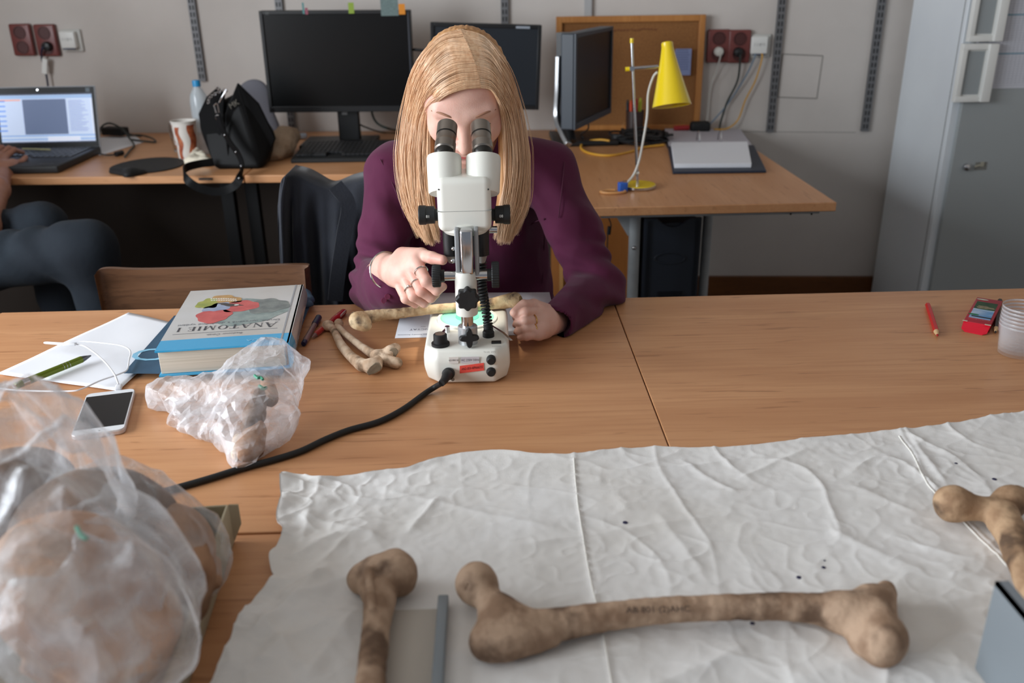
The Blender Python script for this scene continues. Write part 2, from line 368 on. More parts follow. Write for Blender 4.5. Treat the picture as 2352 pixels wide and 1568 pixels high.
# ---------------------------------------------------------------- sockets and plugs
def socket(px, py, label, sz=(.088, .125), m=M_brick):
    p = qW(px, py); T = Thing('wall_socket', label, 'wall socket', p, rot=RW, group='brown-red double wall sockets')
    T.part('cover_plate', G().rbox((0, -.012, 0), (sz[0], .024, sz[1]), .007), m, w=0)
    g = G()
    for z in (-.029, .029):
        pr = [(.0255, .0), (.0255, .004), (.0225, .004), (.0215, .0009), (.0005, .0009)]
        T.part('outlet', G().lathe([(r, h) for r, h in pr], (0, -.0235, z), (0, -1, 0), 28), M_brickd, w=0)
    return T
socket(56, 91, 'brown-red double wall socket at the far left, nothing plugged in')
socket(112, 92, 'brown-red double wall socket with a black plug, above the laptop')
socket(1648, 105, 'brown-red double wall socket with a white plug, right of the cork board')
socket(1696, 106, 'brown-red double wall socket with a black plug, beside the white network socket')
def netbox(px, py, label, mk):
    T = Thing('network_socket', label, 'network socket', qW(px, py), rot=RW, group='white network sockets')
    T.part('back_frame', G().rbox((0, -.006, 0), (.084, .012, .088), .005), mat('net_frame', (196, 195, 190), .5), w=0)
    T.part('front_cover', G().rbox((-.006, -.022, .004), (.064, .026, .066), .005), M_white, w=0)
    T.part('jack_slots', G().box((-.006, -.03, -.0305), (.05, .012, .004)), mat('jack_blue', (22, 40, 78), .5), w=0)
    T.part('marking', G().text('|  | :|| I |', .013, (-.006, -.0356, .008), (1, 0, 0), (0, 0, 1)), mat('grey_print', (110, 110, 112), .7), w=0)
netbox(168, 93, 'white network socket right of the left pair of brown-red sockets', 0)
netbox(1744, 105, 'white network socket with a blue and a yellow cable', 1)
def plug(px, py, name, label, m, Z=.05):
    p = qW(px, py, .022); T = Thing(name, label, 'plug', p, rot=RW)
    T.part('plug_body', G().lathe([(.0, -.002), (.018, -.002), (.0185, .016), (.015, .026), (0, .03)], (0, 0, 0), (0, -1, 0), 24), m, w=0)
    return T
def cabl(T, pts, r, m, name='cable', w=1, n=60): T.part(name, G().tube(curve(pts, n), r, 8), m, w=w)
M_cblack = mat('black_cable', (18, 19, 22), .5); M_cgreen = mat('dark_green_cable', (36, 44, 40), .5); M_cwhite = mat('white_cable', (205, 203, 196), .5)
M_cyel = mat('yellow_cable', (214, 158, 48), .5); M_cblue = mat('pale_blue_cable', (120, 138, 156), .5)
T = plug(112, 106, 'power_plug', 'black power plug in the left socket, cord running down behind the laptop', M_black)
cabl(T, [qW(104, 108, .045), qW(96, 113, .05), qW(96, 135, .03), qW(104, 160, .03), qW(110, 195, .03), qW(118, 260, .05)], .004, mat('navy_cable', (20, 28, 58), .5))
T.part('paper_tag', G().box(qW(103, 152, .035), (.02, .008, .06), RW @ np.array(Matrix.Rotation(.25, 3, 'Y'))), M_white)
T = plug(1650, 118, 'power_plug', 'white power plug in the right socket with a pale cord', M_cwhite)
cabl(T, [qW(1652, 120, .04), qW(1655, 128, .05), qW(1645, 165, .03), qW(1632, 200, .02), qW(1626, 250, .02), qW(1622, 290, .03)], .0028, M_cwhite)
T = plug(1694, 119, 'power_plug', 'black power plug in the right socket with a dark green cord', M_black)
cabl(T, [qW(1698, 122, .045), qW(1700, 135, .045), qW(1694, 185, .03), qW(1670, 235, .03), qW(1657, 275, .035), qW(1652, 297, .05)], .0042, M_cgreen)
single('network_cable', 'pale blue network cable hanging from the white network socket', 'cable', G().tube(curve([qW(1735, 121, .03), qW(1732, 135, .04), qW(1710, 180, .03), qW(1670, 240, .03), qW(1640, 275, .04), qW(1622, 293, .06)], 60), .0032, 8), M_cblue)
single('network_cable', 'yellow network cable hanging from the white network socket', 'cable', G().tube(curve([qW(1749, 121, .03), qW(1750, 135, .04), qW(1735, 185, .03), qW(1712, 230, .03), qW(1695, 275, .03), qW(1670, 295, .06), qW(1640, 297, .08)], 60), .003, 8), M_cyel)
g = G()
for px, c in ((1735, 0), (1749, 1)): g.box(qW(px, 124, .03), (.009, .009, .018), RW)
# ---------------------------------------------------------------- metal cabinet on the right
X0 = 1.615; YB = WY(2.25)-.006; YF = 3.155; HB = 1.98; XC = 2.25
T = Thing('metal_cabinet', 'tall light grey metal cabinet against the right end of the back wall', 'cabinet', ((X0+XC)/2, (YB+YF)/2, 0))
T.part('body', G().box(((X0+XC)/2, (YB+YF)/2, HB/2), (XC-X0, YB-YF, HB)), M_cab, bev=.004)
# folded edge strip and door
T.part('side_seam', G().box((X0-.0006, YF+.022, HB/2), (.0012, .002, HB-.02)), mat('seam_shadow', (88, 88, 84), .8))
dx0 = qX(2225, 250, X0)
D = T.part('door', G().box(((X0+.028+XC)/2, YF-.009, HB/2+.02), (XC-X0-.028, .018, HB-.08)), M_cabdoor, bev=.003)
def onF(px, py, off=0): return q(px, py, YF-.018-off)
# plastic handle (two bracket pieces)
def hbr(px0, py0, px1, py1, nm):
    a = onF(px0, py0); b = onF(px1, py1); cx = (a[0]+b[0])/2; wd = abs(b[0]-a[0]); h = abs(a[2]-b[2]); cz = (a[2]+b[2])/2
    g = G(); y = YF-.018
    g.rbox((cx, y-.006, cz), (wd, .012, h), .002); g.rbox((cx, y-.017, cz+h/2-.010), (wd, .012, .020), .002); g.rbox((cx, y-.017, cz-h/2+.010), (wd, .012, .020), .002); g.rbox((cx+wd*.36, y-.022, cz), (wd*.28, .022, h*.995), .003); g.rbox((cx-wd*.42, y-.017, cz), (wd*.16, .011, h-.03), .002)
    g2 = G().box((cx-wd*.06, y-.0125, cz), (wd*.50, .002, h-.05))
    return [(g, M_white), (g2, mat('handle_inset', (150, 156, 158), .5))]
T.part('handle', hbr(2207, 100, 2262, 232, 'handle'), label='white plastic handle', parent=D)
T.part('handle', hbr(2243, -60, 2292, 94, 'handle'), label='white plastic handle', parent=D)
p = onF(2218, 383)
T.part('lock', G().lathe([(.013, 0), (.013, .005), (.0115, .014), (.007, .018), (0, .019)], p, (0, -1, 0), 24), M_chrome, label='chrome lock', parent=D)
p = onF(2250, 381)
T.part('key_tape', G().box(p+np.array((.004, -.001, 0)), (.042, .0012, .028)), mat('clear_tape', (150, 148, 140), .3, alpha=.5))
T.part('key', G().tube([p+np.array((-.02, -.004, -.002)), p+np.array((.0, -.004, .004))], .003, 8).box(p+np.array((.006, -.004, .007)), (.012, .004, .016)), mat('pale_key', (180, 176, 160), .4, .3))
# printed timetable on the door
a = onF(2272, -30); b = onF(2352, 205); x0 = a[0]-.012; x1 = x0+.30; z0 = onF(2300, 203)[2]; z1 = z0+.42; y = YF-.0185
T2 = Thing('wall_chart', 'printed timetable sheet stuck to the grey metal cabinet door', 'paper chart', ((x0+x1)/2, y, z0))
g = G().box(((x0+x1)/2, y-.001, (z0+z1)/2), (x1-x0, .0012, z1-z0)); gl = G(); gd = G(); gb = G()
for i in range(52):
    z = z1-.012-i*.0078; gl.box(((x0+x1)/2, y-.0019, z), (x1-x0-.02, .0003, .0006))
    if i not in (21, 37): gd.box((x0+.012+.012+rng.random()*.006, y-.002, z-.004), (.022+rng.random()*.012, .0003, .0022))
    else: gb.box(((x0+x1)/2, y-.002, z-.004), (x1-x0-.02, .0004, .005))
for i in range(18): gl.box((x0+.052+i*.0135, y-.0019, (z0+z1)/2), (.0005, .0003, z1-z0-.03))
T2.part('sheet', g, mat('chart_paper', (205, 206, 214), .7)); T2.part('print', [(gl, mat('chart_lines', (160, 162, 172), .8)), (gd, mat('chart_text', (88, 90, 100), .8)), (gb, mat('chart_blue', (132, 162, 178), .8))])
# ---------------------------------------------------------------- back desks
TD = .026
def desk(label, P, legs, m=M_oak2, panel=None, rail_=None, grp='wood-topped desks along the back wall', legm=M_blacksteel, extra=None):
    c = np.mean(P, 0); T = Thing('desk', label, 'desk', (c[0], c[1], 0), group=grp)
    T.part('desktop', G().prism([(p[0], p[1]) for p in P], ZT-TD, ZT-.0005), m, bev=.0025)
    for (x, y, s) in legs:
        if legm is M_blacksteel: g = G().box((x, y, (ZT-TD)/2), (s, s, ZT-TD)).box((x, y-.03, .02), (s, .5, .04))
        else: g = G().cyl((x, y, 0), (x, y, ZT-TD), s)
        T.part('leg', g, legm)
    if panel: T.part('shade_panel', panel[0], panel[1])  # dark sheet added in place of the shaded wall
    return T
M_darkp = mat('under_desk_shade', (60, 50, 43), .8)  # dark colour painting the shade under the left and middle desks
XS = q(562, 400, 2.95)[0]; xseam = .246
def yf(x): return 2.915-.055*(x+.4)
dl = desk('wood desk at the far left holding the open laptop', [(-2.3, yf(-2.3)), (XS-.002, yf(XS)), (XS-.002, WY(XS)-.004), (-2.3, WY(-2.3)-.004)], [(q(533, 500, 3.15)[0], 3.15, .042), (-2.2, 3.3, .042)],
     panel=(G().box(((-2.3+XS)/2, 3.52, .37), (XS+2.3, .02, .68)), M_darkp))
dm = desk('wood desk in the middle under the large black monitor, behind the woman', [(XS+.002, yf(XS)), (xseam-.002, yf(xseam)), (xseam-.002, WY(xseam)-.004), (XS+.002, WY(XS)-.004)], [(q(588, 500, 3.2)[0], 3.2, .042), (.14, 3.2, .042)],
     panel=(G().box(((XS+xseam)/2, 3.5, .37), (xseam-XS, .02, .68)), M_darkp))
T = desk('wood desk on the right with grey steel legs, holding the yellow lamp', [(xseam+.002, 2.40), (.953, 2.40), (.953, WY(.953)-.004), (xseam+.002, WY(xseam)-.004)],
         [(q(1455, 600, 2.52)[0], 2.52, .0165), (q(1619, 600, 2.95)[0], 2.95, .0165)], m=M_oak2y, legm=M_steel)
a = q(1380, 490, 2.425); b = q(1883, 491, 2.425)
UR = T.part('under_rail', G().box(((a[0]+b[0])/2, 2.44, ZT-TD-.006), (b[0]-a[0], .03, .012)), M_steel, bev=.003)
g = G()
for px in (1382, 1432, 1816, 1864): g.cyl(q(px, 491.5, 2.4252), q(px, 491.5, 2.4232), .003, n=10)
T.part('screws', g, M_raild, kind='stuff', parent=UR)
lx = q(1455, 600, 2.52)[0]
T.part('bracket', G().poly3([(lx-.075, 2.52, ZT-TD), (lx-.012, 2.52, ZT-TD), (lx-.012, 2.52, ZT-TD-.09), (lx-.02, 2.52, ZT-TD-.09)], .004, (0, -1, 0)), M_steel)
T.part('bolt', G().sph(q(1456, 569, 2.50), .006), M_chrome)
x0 = q(1287, 600, 2.72)[0]; 
T = Thing('drawer_cabinet', 'orange wood drawer cabinet under the right desk, beside the woman\'s arm', 'drawer cabinet', (x0+.13, 2.95, 0))
T.part('cabinet_body', G().box((x0+.118, 2.95, .34), (.236, .46, .68)), wood('pedestal_wood', (176, 112, 56), (160, 98, 46), (140, 84, 40), ax=2), bev=.002)
T.part('front_edge', G().box((x0+.003, 2.716, .34), (.012, .006, .68)), mat('pale_edge', (214, 160, 96), .5))
# dark computer tower under the right desk
xa = q(1478, 600, 2.70)[0]; xb = q(1606, 600, 2.70)[0]; zt = q(1540, 502, 2.70)[2]; xm = (xa+xb)/2; zc = zt-.205
T = Thing('computer_tower', 'dark computer tower standing under the right desk between steel legs', 'computer', (xm, 2.9, 0))
g = G().box((xm, 2.91, zc+.02-.03), (xb-xa-.004, .40, .40))
M_pc = mat('pc_navy_black', (34, 40, 50), .45); M_pcd = mat('pc_navy_dark', (24, 28, 36), .5)
T.part('case', g, M_pcd, bev=.003)
# front with scooped top
n = 16; pl = [(xa, zc-.23), (xb, zc-.23), (xb, zt)]; hw = (xb-xa)*.30
for i in range(n+1): t = i/n; pl.append((xm+hw*(1-2*t), zt-.028*math.sin(math.pi*t)))
pl.append((xa, zt))
FP = T.part('front_panel', G().add([(x, 2.70, z) for x, z in pl]+[(x, 2.716, z) for x, z in pl], [tuple(range(len(pl)))[::1], tuple(range(len(pl), 2*len(pl)))[::-1]]+[(i, len(pl)+i, len(pl)+(i+1) % len(pl), (i+1) % len(pl)) for i in range(len(pl))]), M_pc)
oc = q(1538, 593, 2.698); t_ = np.linspace(0, 2*math.pi, 40)
T.part('badge', G().tube([(oc[0]+.048*math.cos(a), 2.698, oc[2]+.018*math.sin(a)) for a in t_], .0022, 6, caps=False), M_pc, parent=FP)
g = G()
for i in range(12): g.box((xm-.038+i*.007, 2.698, zc-.11), (.0025, .005, .15))
for i in range(3): g.box((xa+.008+i*.005, 2.699, zc), (.002, .004, .40)).box((xb-.008-i*.005, 2.699, zc), (.002, .004, .40))
T.part('vent_ribs', g, M_pcd, kind='stuff', parent=FP)
single('cable', 'thin dark cable with an inline switch hanging under the right desk', 'cable', G().tube(curve([(lx-.10, 2.6, ZT-TD), q(1402, 510, 2.6), q(1399, 535, 2.6), q(1395, 560, 2.6), (q(1395, 560, 2.6)[0], 2.6, .0)], 40), .002, 6).cyl(q(1400, 520, 2.6), q(1398, 538, 2.6), .006, n=10), M_cblack)
# ---------------------------------------------------------------- front tables
def table(x0, x1, y0, y1, label):
    T = Thing('table', label, 'table', ((x0+x1)/2, (y0+y1)/2, 0), group='wood-topped meeting tables pushed together')
    T.part('tabletop', G().box(((x0+x1)/2, (y0+y1)/2, ZT-.0125), (x1-x0-.0016, y1-y0-.0016, .0245)), M_oak, bev=.0012)
    for x in (x0+.06, x1-.06):
        for y in (y0+.06, y1-.06): T.part('leg', G().cyl((x, y, 0), (x, y, ZT-.025), .018, n=16), M_steel)
    return T
for a in ((-.974, .232, .884, 1.664, 'wood table in the middle carrying the microscope and the book'),
          (.232, 1.44, .884, 1.664, 'wood table at the right carrying the red pencil and plastic cups'),
          (-2.18, -.974, .884, 1.664, 'wood table at the extreme left, only its corner sliver showing'),
          (-.974, .232, .10, .881, 'wood table nearest the viewer, under the box of skulls and the sheet'),
          (.232, 1.44, .10, .881, 'wood table hidden under the right part of the cotton sheet')): table(*a)
# lighter edge lines beside the joint are part of the tops' edge banding
# ---------------------------------------------------------------- wooden chair and jacket chair
M_chairw = wood('dark_stained_plywood', (112, 78, 54), (84, 56, 38), (60, 38, 26), rough=.32)
T = Thing('wooden_chair', 'dark brown bentwood plywood chair pushed up to the table behind the book', 'chair', (-.62, 2.0, 0))
V = []; nx, nz = 40, 10
Pt = [q(216, 632, 1.80), q(228, 624, 1.80), q(330, 620, 1.83), q(520, 615, 1.83), q(690, 615, 1.80), q(697, 622, 1.79)]
tp = curve(Pt, nx)
g = G(); VV = []
for i in range(nx):
    s = i/(nx-1); bow = .035*math.sin(math.pi*s)
    for j in range(nz):
        t = j/(nz-1); VV.append((tp[i][0]+(.012*t if s < .5 else -.004*t)*(1-2*min(s, 1-s)), 1.80+bow-.02*t, tp[i][2]-.26*t))
for off in (0, .013):
    o = len(g.v); g.add([(x, y+off, z) for x, y, z in VV], [((i*nz+j), (i+1)*nz+j, (i+1)*nz+j+1, i*nz+j+1)[::(-1 if off else 1)] for i in range(nx-1) for j in range(nz-1)])
N_ = nx*nz; ed = [i*nz for i in range(nx)]+[(nx-1)*nz+j for j in range(nz)]+[i*nz+nz-1 for i in range(nx-1, -1, -1)]+[j for j in range(nz-1, -1, -1)]
g.f += [(ed[i], ed[i]+N_, ed[i+1]+N_, ed[i+1]) for i in range(len(ed)-1) if ed[i] != ed[i+1]]
T.part('backrest', g, M_chairw, bev=.003)
T.part('seat', G().rbox((-.665, 1.965, .45), (.37, .34, .014), .005), M_chairw)
for sx in (-.82, -.46):
    T.part('leg', G().tube(curve([(sx, 1.88, 0), (sx, 1.87, .45), (sx, 1.862, .60), (sx, 1.858, .72)], 16), .012, 10), M_steel)
    T.part('leg', G().tube([(sx, 2.14, 0), (sx, 2.12, .445)], .012, 10), M_steel)
M_jack = mat('navy_jacket_cloth', (27, 31, 42), .85, rgb2=(22, 26, 36), nscale=30, bump=.3, bscale=200, sheen=.2)
T = Thing('office_chair', 'office chair under the dark jacket, left of the woman', 'chair', (-.27, 2.25, 0))
T.part('backrest', G().rbox((-.262, 2.16, .71), (.32, .04, .28), .018), M_blackm)
T.part('seat', G().rbox((-.262, 2.36, .47), (.44, .42, .06), .02), M_blackm)
T.part('base', G().cyl((-.262, 2.36, .08), (-.262, 2.36, .45), .03).box((-.262, 2.36, .06), (.55, .04, .03)).box((-.262, 2.36, .06), (.04, .55, .03)), M_black)
for dx, dy in ((-.27, 0), (.27, 0), (0, -.27), (0, .27)): T.part('castor', G().cyl((-.262+dx-.012, 2.36+dy, .025), (-.262+dx+.012, 2.36+dy, .025), .025), M_black)
T.part('back_post', G().box((-.262, 2.20, .56), (.05, .03, .3)), M_black)
# jacket draped over the backrest
prof = curve([q(640, 470, 2.08), q(648, 412, 2.08), q(668, 401, 2.10), q(690, 404, 2.12), q(725, 422, 2.12), q(760, 432, 2.12), q(800, 420, 2.12), q(850, 414, 2.10), q(930, 420, 2.08), q(990, 470, 2.08)], 90)
V = []; nz = 70
for i in range(90):
    s = i/89
    for j in range(nz):
        t = j/(nz-1); z = prof[i][2]-.46*t*(1.0-.08*math.sin(9*s)); wv = .016*math.sin(26*s+3*t+2*math.sin(4*s))*min(1, t*4)+.008*math.sin(60*s+5*t)*min(1, t*3)
        V.append((prof[i][0]+(.02*t*(-1 if s < .3 else .3)), prof[i][1]-.035*math.sin(min(1, t*3)*math.pi/2)-.01+wv, z))
for i in range(90):
    for j in range(nz): t = j/(nz-1); V.append((V[i*nz+j][0], 2.215+.03*math.sin(min(1, t*3)*1.57)+.01*math.sin(20*i/89), V[i*nz+j][2]))
Q = []; 
for i in range(89):
    for j in range(nz-1): a = i*nz+j; Q.append((a, a+nz, a+nz+1, a+1)); b = a+90*nz; Q.append((b, b+1, b+nz+1, b+nz))
for i in range(89): a = i*nz; b = a+90*nz; Q.append((a, b, b+nz, a+nz))
for e in (0, 89):
    for j in range(nz-1): a = e*nz+j; b = a+90*nz; Q.append((a, a+1, b+1, b) if e == 0 else (a, b, b+1, a+1))
for i in range(89): a = i*nz+nz-1; b = a+90*nz; Q.append((a, a+nz, b+nz, b))
T = Thing('jacket', 'dark navy jacket draped over the office chair left of the woman', 'jacket', (-.27, 2.15, .5))
T.apart('jacket_shell', np.array(V), np.array(Q), M_jack)
T.part('lapel', G().ribbon(curve([q(770, 425, 2.045), q(800, 470, 2.04), q(790, 540, 2.04), q(775, 640, 2.04), q(770, 690, 2.04)], 30), .035, .008, (1, .2, 0)), M_jack)
T.part('seam', G().tube(curve([q(655, 405, 2.03), q(646, 470, 2.02), q(650, 600, 2.02), q(652, 690, 2.02)], 30), .003, 6), M_jack)
# ================================================================ things on the back desks
def hull(P):
    bm = bmesh.new()
    for p in P: bm.verts.new(p)
    bmesh.ops.convex_hull(bm, input=bm.verts); bmesh.ops.delete(bm, geom=[v for v in bm.verts if not v.link_faces], context='VERTS')
    bm.verts.index_update(); g = G().add([tuple(v.co) for v in bm.verts], [[v.index for v in f.verts] for f in bm.faces]); bm.free(); return g
# ---- monitors
def monitor(label, TL, TR, BL, th, bez, scr, base=None, neckw=.06, Yb=None, bm=M_black):
    TL, TR, BL = map(np.array, (TL, TR, BL)); ax = nrm(TR-TL); az = nrm(TL-BL); az = nrm(az-ax*np.dot(ax, az)); ny = np.cross(az, ax)  # ny: away from viewer
    W = np.linalg.norm(TR-TL); Hh = np.linalg.norm(TL-BL); R = np.column_stack([ax, ny, az])
    o = BL; c = lambda x, y, z: o+ax*x+ny*y+az*z
    T = Thing('monitor', label, 'monitor', (float(c(W/2, .1, 0)[0]), float(c(W/2, .1, 0)[1]), ZT))
    bw, bb = bez
    g = G().box(c(W/2, th*.5, Hh/2), (W, th, Hh), R)
    g2 = G().box(c(bw/2, -.003, Hh/2), (bw, .008, Hh), R).box(c(W-bw/2, -.003, Hh/2), (bw, .008, Hh), R).box(c(W/2, -.003, Hh-bw/2), (W-2*bw, .008, bw), R).box(c(W/2, -.003, bb/2), (W-2*bw, .008, bb), R)
    T.part('housing', g, bm, bev=.004); T.part('bezel', g2, bm, bev=.0015)
    T.part('screen', G().box(c(W/2, -.0006, (Hh+bb-bw)/2), (W-2*bw, .001, Hh-bb-bw), R), scr)
    return T, c, R, W, Hh
Ym = 3.42
T, c, R, W, Hh = monitor('large black monitor with coloured sticky flags along its top edge', q(595, 25, Ym), q(943, 23, Ym), q(620, 258, Ym+.005), .045, (.012, .022), M_screen)
T.part('label_print', G().text('||||', .012, c(.03, -.0075, Hh-.007), R[:, 0], R[:, 2]), mat('grey_print2', (120, 120, 120), .7))
T.part('sticker', G().cyl(c(.012, -.0072, .010), c(.012, -.0085, .010), .008), M_chrome)
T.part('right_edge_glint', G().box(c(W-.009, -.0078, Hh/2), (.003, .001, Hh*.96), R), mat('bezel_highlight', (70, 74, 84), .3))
nx = q(798, 262, Ym+.04)
T.part('neck', G().box((nx[0], Ym+.065, ZT+.09), (.082, .03, .20)), M_black, bev=.006)
T.part('neck_print', G().box((nx[0]-.012, Ym+.0485, q(790, 262, Ym)[2]), (.02, .002, .018)), mat('worn_grey', (150, 150, 150), .6))
b0 = at(712, 324, ZT); b1 = at(876, 318, ZT); T.part('base', G().rbox(((b0[0]+b1[0])/2, Ym+.04, ZT+.011), (b1[0]-b0[0], .21, .02), .006), M_black)
def flag(px0, py0, px1, py1, nm, label, m, Y=Ym-.010):
    a = q(px0, py0, Y); b = q(px1, py1, Y); return single(nm, label, 'sticky note', G().box(((a[0]+b[0])/2, Y, (a[2]+b[2])/2), (abs(b[0]-a[0]), .001, abs(a[2]-b[2])), np.array(Matrix.Rotation(.02, 3, 'X'))), m, group='sticky notes on the large monitor')
flag(693, 6, 700, 32, 'sticky_flag', 'narrow teal sticky flag on the top edge of the large monitor', mat('teal_note', (88, 138, 138), .7))
flag(700, 18, 708, 33, 'sticky_flag', 'small pink sticky flag beside the teal one', mat('pink_note', (150, 84, 100), .7), Ym-.0085)
flag(799, 6, 814, 31, 'sticky_flag', 'yellow-green sticky flag on the top edge of the large monitor', mat('lime_note', (140, 165, 62), .7))
flag(872, -16, 916, 36, 'sticky_note', 'grey-teal written note at the top right of the large monitor', mat('greyteal_note', (118, 138, 136), .8, rgb2=(96, 112, 112), nscale=300, stretch=(.3, 1, 2)), Ym-.0085)
flag(915, 9, 931, 33, 'sticky_flag', 'orange sticky flag beside the grey-teal note', mat('orange_note', (222, 140, 40), .7), Ym-.0112)
single('cable', 'dark cable looping from the large monitor down to the desk', 'cable', G().tube(curve([q(852, 240, Ym+.07), q(856, 265, Ym+.08), q(868, 284, Ym+.08), q(895, 296, Ym+.05), at(930, 301, ZT+.004), at(960, 303, ZT+.004)], 50), .0045, 8).tube(curve([q(812, 278, Ym+.09), q(840, 292, Ym+.1), at(880, 304, ZT+.004), at(930, 306, ZT+.004)], 40), .003, 8), M_cgreen)
# monitor behind the head
Y2 = 3.36
T, c, R, W, Hh = monitor('slim black monitor partly hidden behind the woman\'s head', q(973, 51, Y2), q(1229, 58, Y2), q(990, 246, Y2), .04, (.013, .016), M_screen2)
T.part('painted_glare', G().box(c(W*.83, -.0078, Hh-.009), (.05, .001, .008), R), mat('bezel_glare', (150, 158, 168), .5))  # glare on the bezel, painted as a pale strip
mx = c(W/2, 0, 0)[0]
T.part('neck', G().box((mx, Y2+.06, ZT+.09), (.06, .03, .20)), M_black, bev=.006)
T.part('base', G().lathe([(0, 0), (.11, 0), (.11, .008), (.10, .014), (0, .016)], (mx, Y2+.03, ZT)), M_black)
single('cable', 'short black cable between the two monitors', 'cable', G().tube([q(938, 113, Ym+.03), q(980, 116, Y2+.04)], .005, 8), M_cblack)
# angled monitor on the right
nr = 2.98; fr = 3.36
TL = q(1319, 77, nr); TRr = q(1405, 61, fr); BL = q(1327, 299, nr); BL = np.array((TL[0], TL[1], BL[2])); TRr[2] = TL[2]
T, c, R, W, Hh = monitor('dark monitor turned sideways on a silver arm in front of the cork board', TL, TRr, BL, .045, (.014, .02), mat('dark_screen', (17, 14, 14), .35, spec=.3), bm=mat('blue_grey_plastic', (48, 56, 66), .45))
cx = c(W*.4, .10, 0)
sa = [q(1283, 128, nr+.18), q(1281, 200, nr+.18), q(1279, 268, nr+.18), q(1292, 305, nr+.12), q(1306, 332, nr+.08)]
T.part('silver_arm', G().ribbon(curve(sa, 24), .028, .016, R[:, 0]), mat('silver', (176, 178, 180), .3, .8), bev=.003)
T.part('hinge_column', G().box(q(1300, 180, nr+.19), (.035, .06, .30), R), M_black)
T.part('neck', G().tube([q(1298, 265, nr+.19), q(1312, 325, nr+.10)], .02, 12, flat=.6), M_black)
ba = at(1268, 338, ZT); bb = at(1440, 338, ZT)
T.part('base', G().rbox(((ba[0]+bb[0])/2-.01, ba[1]+.13, ZT+.009), (bb[0]-ba[0]-.03, .26, .018), .006), M_black)
single('cable', 'thin black cable under the sideways monitor', 'cable', G().tube(curve([q(1352, 285, 3.1), q(1350, 297, 3.12), at(1335, 308, ZT+.02), at(1340, 316, ZT+.02)], 30), .003, 6), M_cblack)
# ---- cork board leaning on the wall
a = qW(1276, 38, .03); b = qW(1620, 45, .03); dn = qW(1283, 302, .05)
zb = ZT; zt = a[2]; Wb = b[0]-a[0]; Hb = zt-zb; lean = np.array(Matrix.Rotation(-.03, 3, 'X')); RB = RW @ lean
T = Thing('cork_board', 'cork notice board in a wooden frame leaning against the wall', 'notice board', ((a[0]+b[0])/2, WY(a[0]+Wb/2)-.045, zb), rot=RB)
T.part('cork_sheet', G().box((0, .004, Hb/2), (Wb-.02, .008, Hb-.02)), M_cork, w=0)
g = G()
for s in (-1, 1): g.box((s*(Wb/2-.012), -.002, Hb/2), (.024, .022, Hb))
g.box((0, -.002, .012), (Wb-.048, .022, .024)).box((0, -.002, Hb-.012), (Wb-.048, .022, .024))
T.part('frame', g, M_corkf, w=0, bev=.002)
g = G()
for i in range(16): g.box((-.10+i*.013+rng.random()*.004, -.0015, Hb-.055+rng.random()*.006), (.009, .004, .005), np.array(Matrix.Rotation(rng.random()-.5, 3, 'Y')))
T.part('torn_paper_bits', g, mat('cork_scuff', (126, 78, 48), .9), w=0, kind='stuff')
p = T.M @ np.array((0, 0, 0, 1)); na = qW(1550, 118, .05); nb = qW(1584, 178, .05)
T2 = Thing('note_sheet', 'pale blue written note pinned on the cork board behind the yellow lamp', 'note', ((na[0]+nb[0])/2, na[1]-.012, nb[2]), rot=RB)
T2.part('sheet', G().box((0, 0, .06), (abs(nb[0]-na[0]), .001, abs(na[2]-nb[2]))), mat('blue_note', (138, 150, 190), .8), w=0)
g = G()
for i in range(9): g.box((-.004, -.001, .105-i*.009), (.045+rng.random()*.012, .0006, .0022))
T2.part('writing', g, mat('note_ink', (90, 98, 140), .8), w=0)
# ---- pen cup with highlighters
p = at(1457, 300, ZT); p[1] = 3.56; p[0] = q(1457, 300, 3.56)[0]
T = Thing('pen_holder', 'dark mesh pen holder in front of the cork board', 'pen holder', p)
T.part('cup', G().lathe([(0, 0), (.034, 0), (.036, .095), (.034, .095), (.032, .004), (0, .004)], (0, 0, 0)), mat('smoke_plastic', (58, 40, 36), .4), w=0)
for i, (dx, dy, c_, nm, lb) in enumerate(((-.014, -.008, (208, 74, 42), 'highlighter', 'orange-red highlighter standing in the pen holder'), (.014, -.008, (196, 206, 64), 'highlighter', 'yellow-green highlighter standing in the pen holder'), (-.002, .014, (30, 30, 32), 'marker', 'black marker standing in the pen holder'), (-.022, .008, (30, 30, 34), 'pen', 'thin black pen standing at the left of the pen holder'), (.0, -.022, (150, 30, 30), 'pen', 'dark red pen standing in the pen holder'))):
    single(nm, lb, 'pen', G().cyl((p[0]+dx, p[1]+dy, ZT+.006), (p[0]+dx*1.3, p[1]+dy*1.3, ZT+.125+.008*(i % 3)), .0065, n=12).cyl((p[0]+dx*1.3, p[1]+dy*1.3, ZT+.125+.008*(i % 3)), (p[0]+dx*1.33, p[1]+dy*1.33, ZT+.135+.008*(i % 3)), .004, n=10), mat('pen_%d' % i, c_, .45), group='pens in the pen holder')
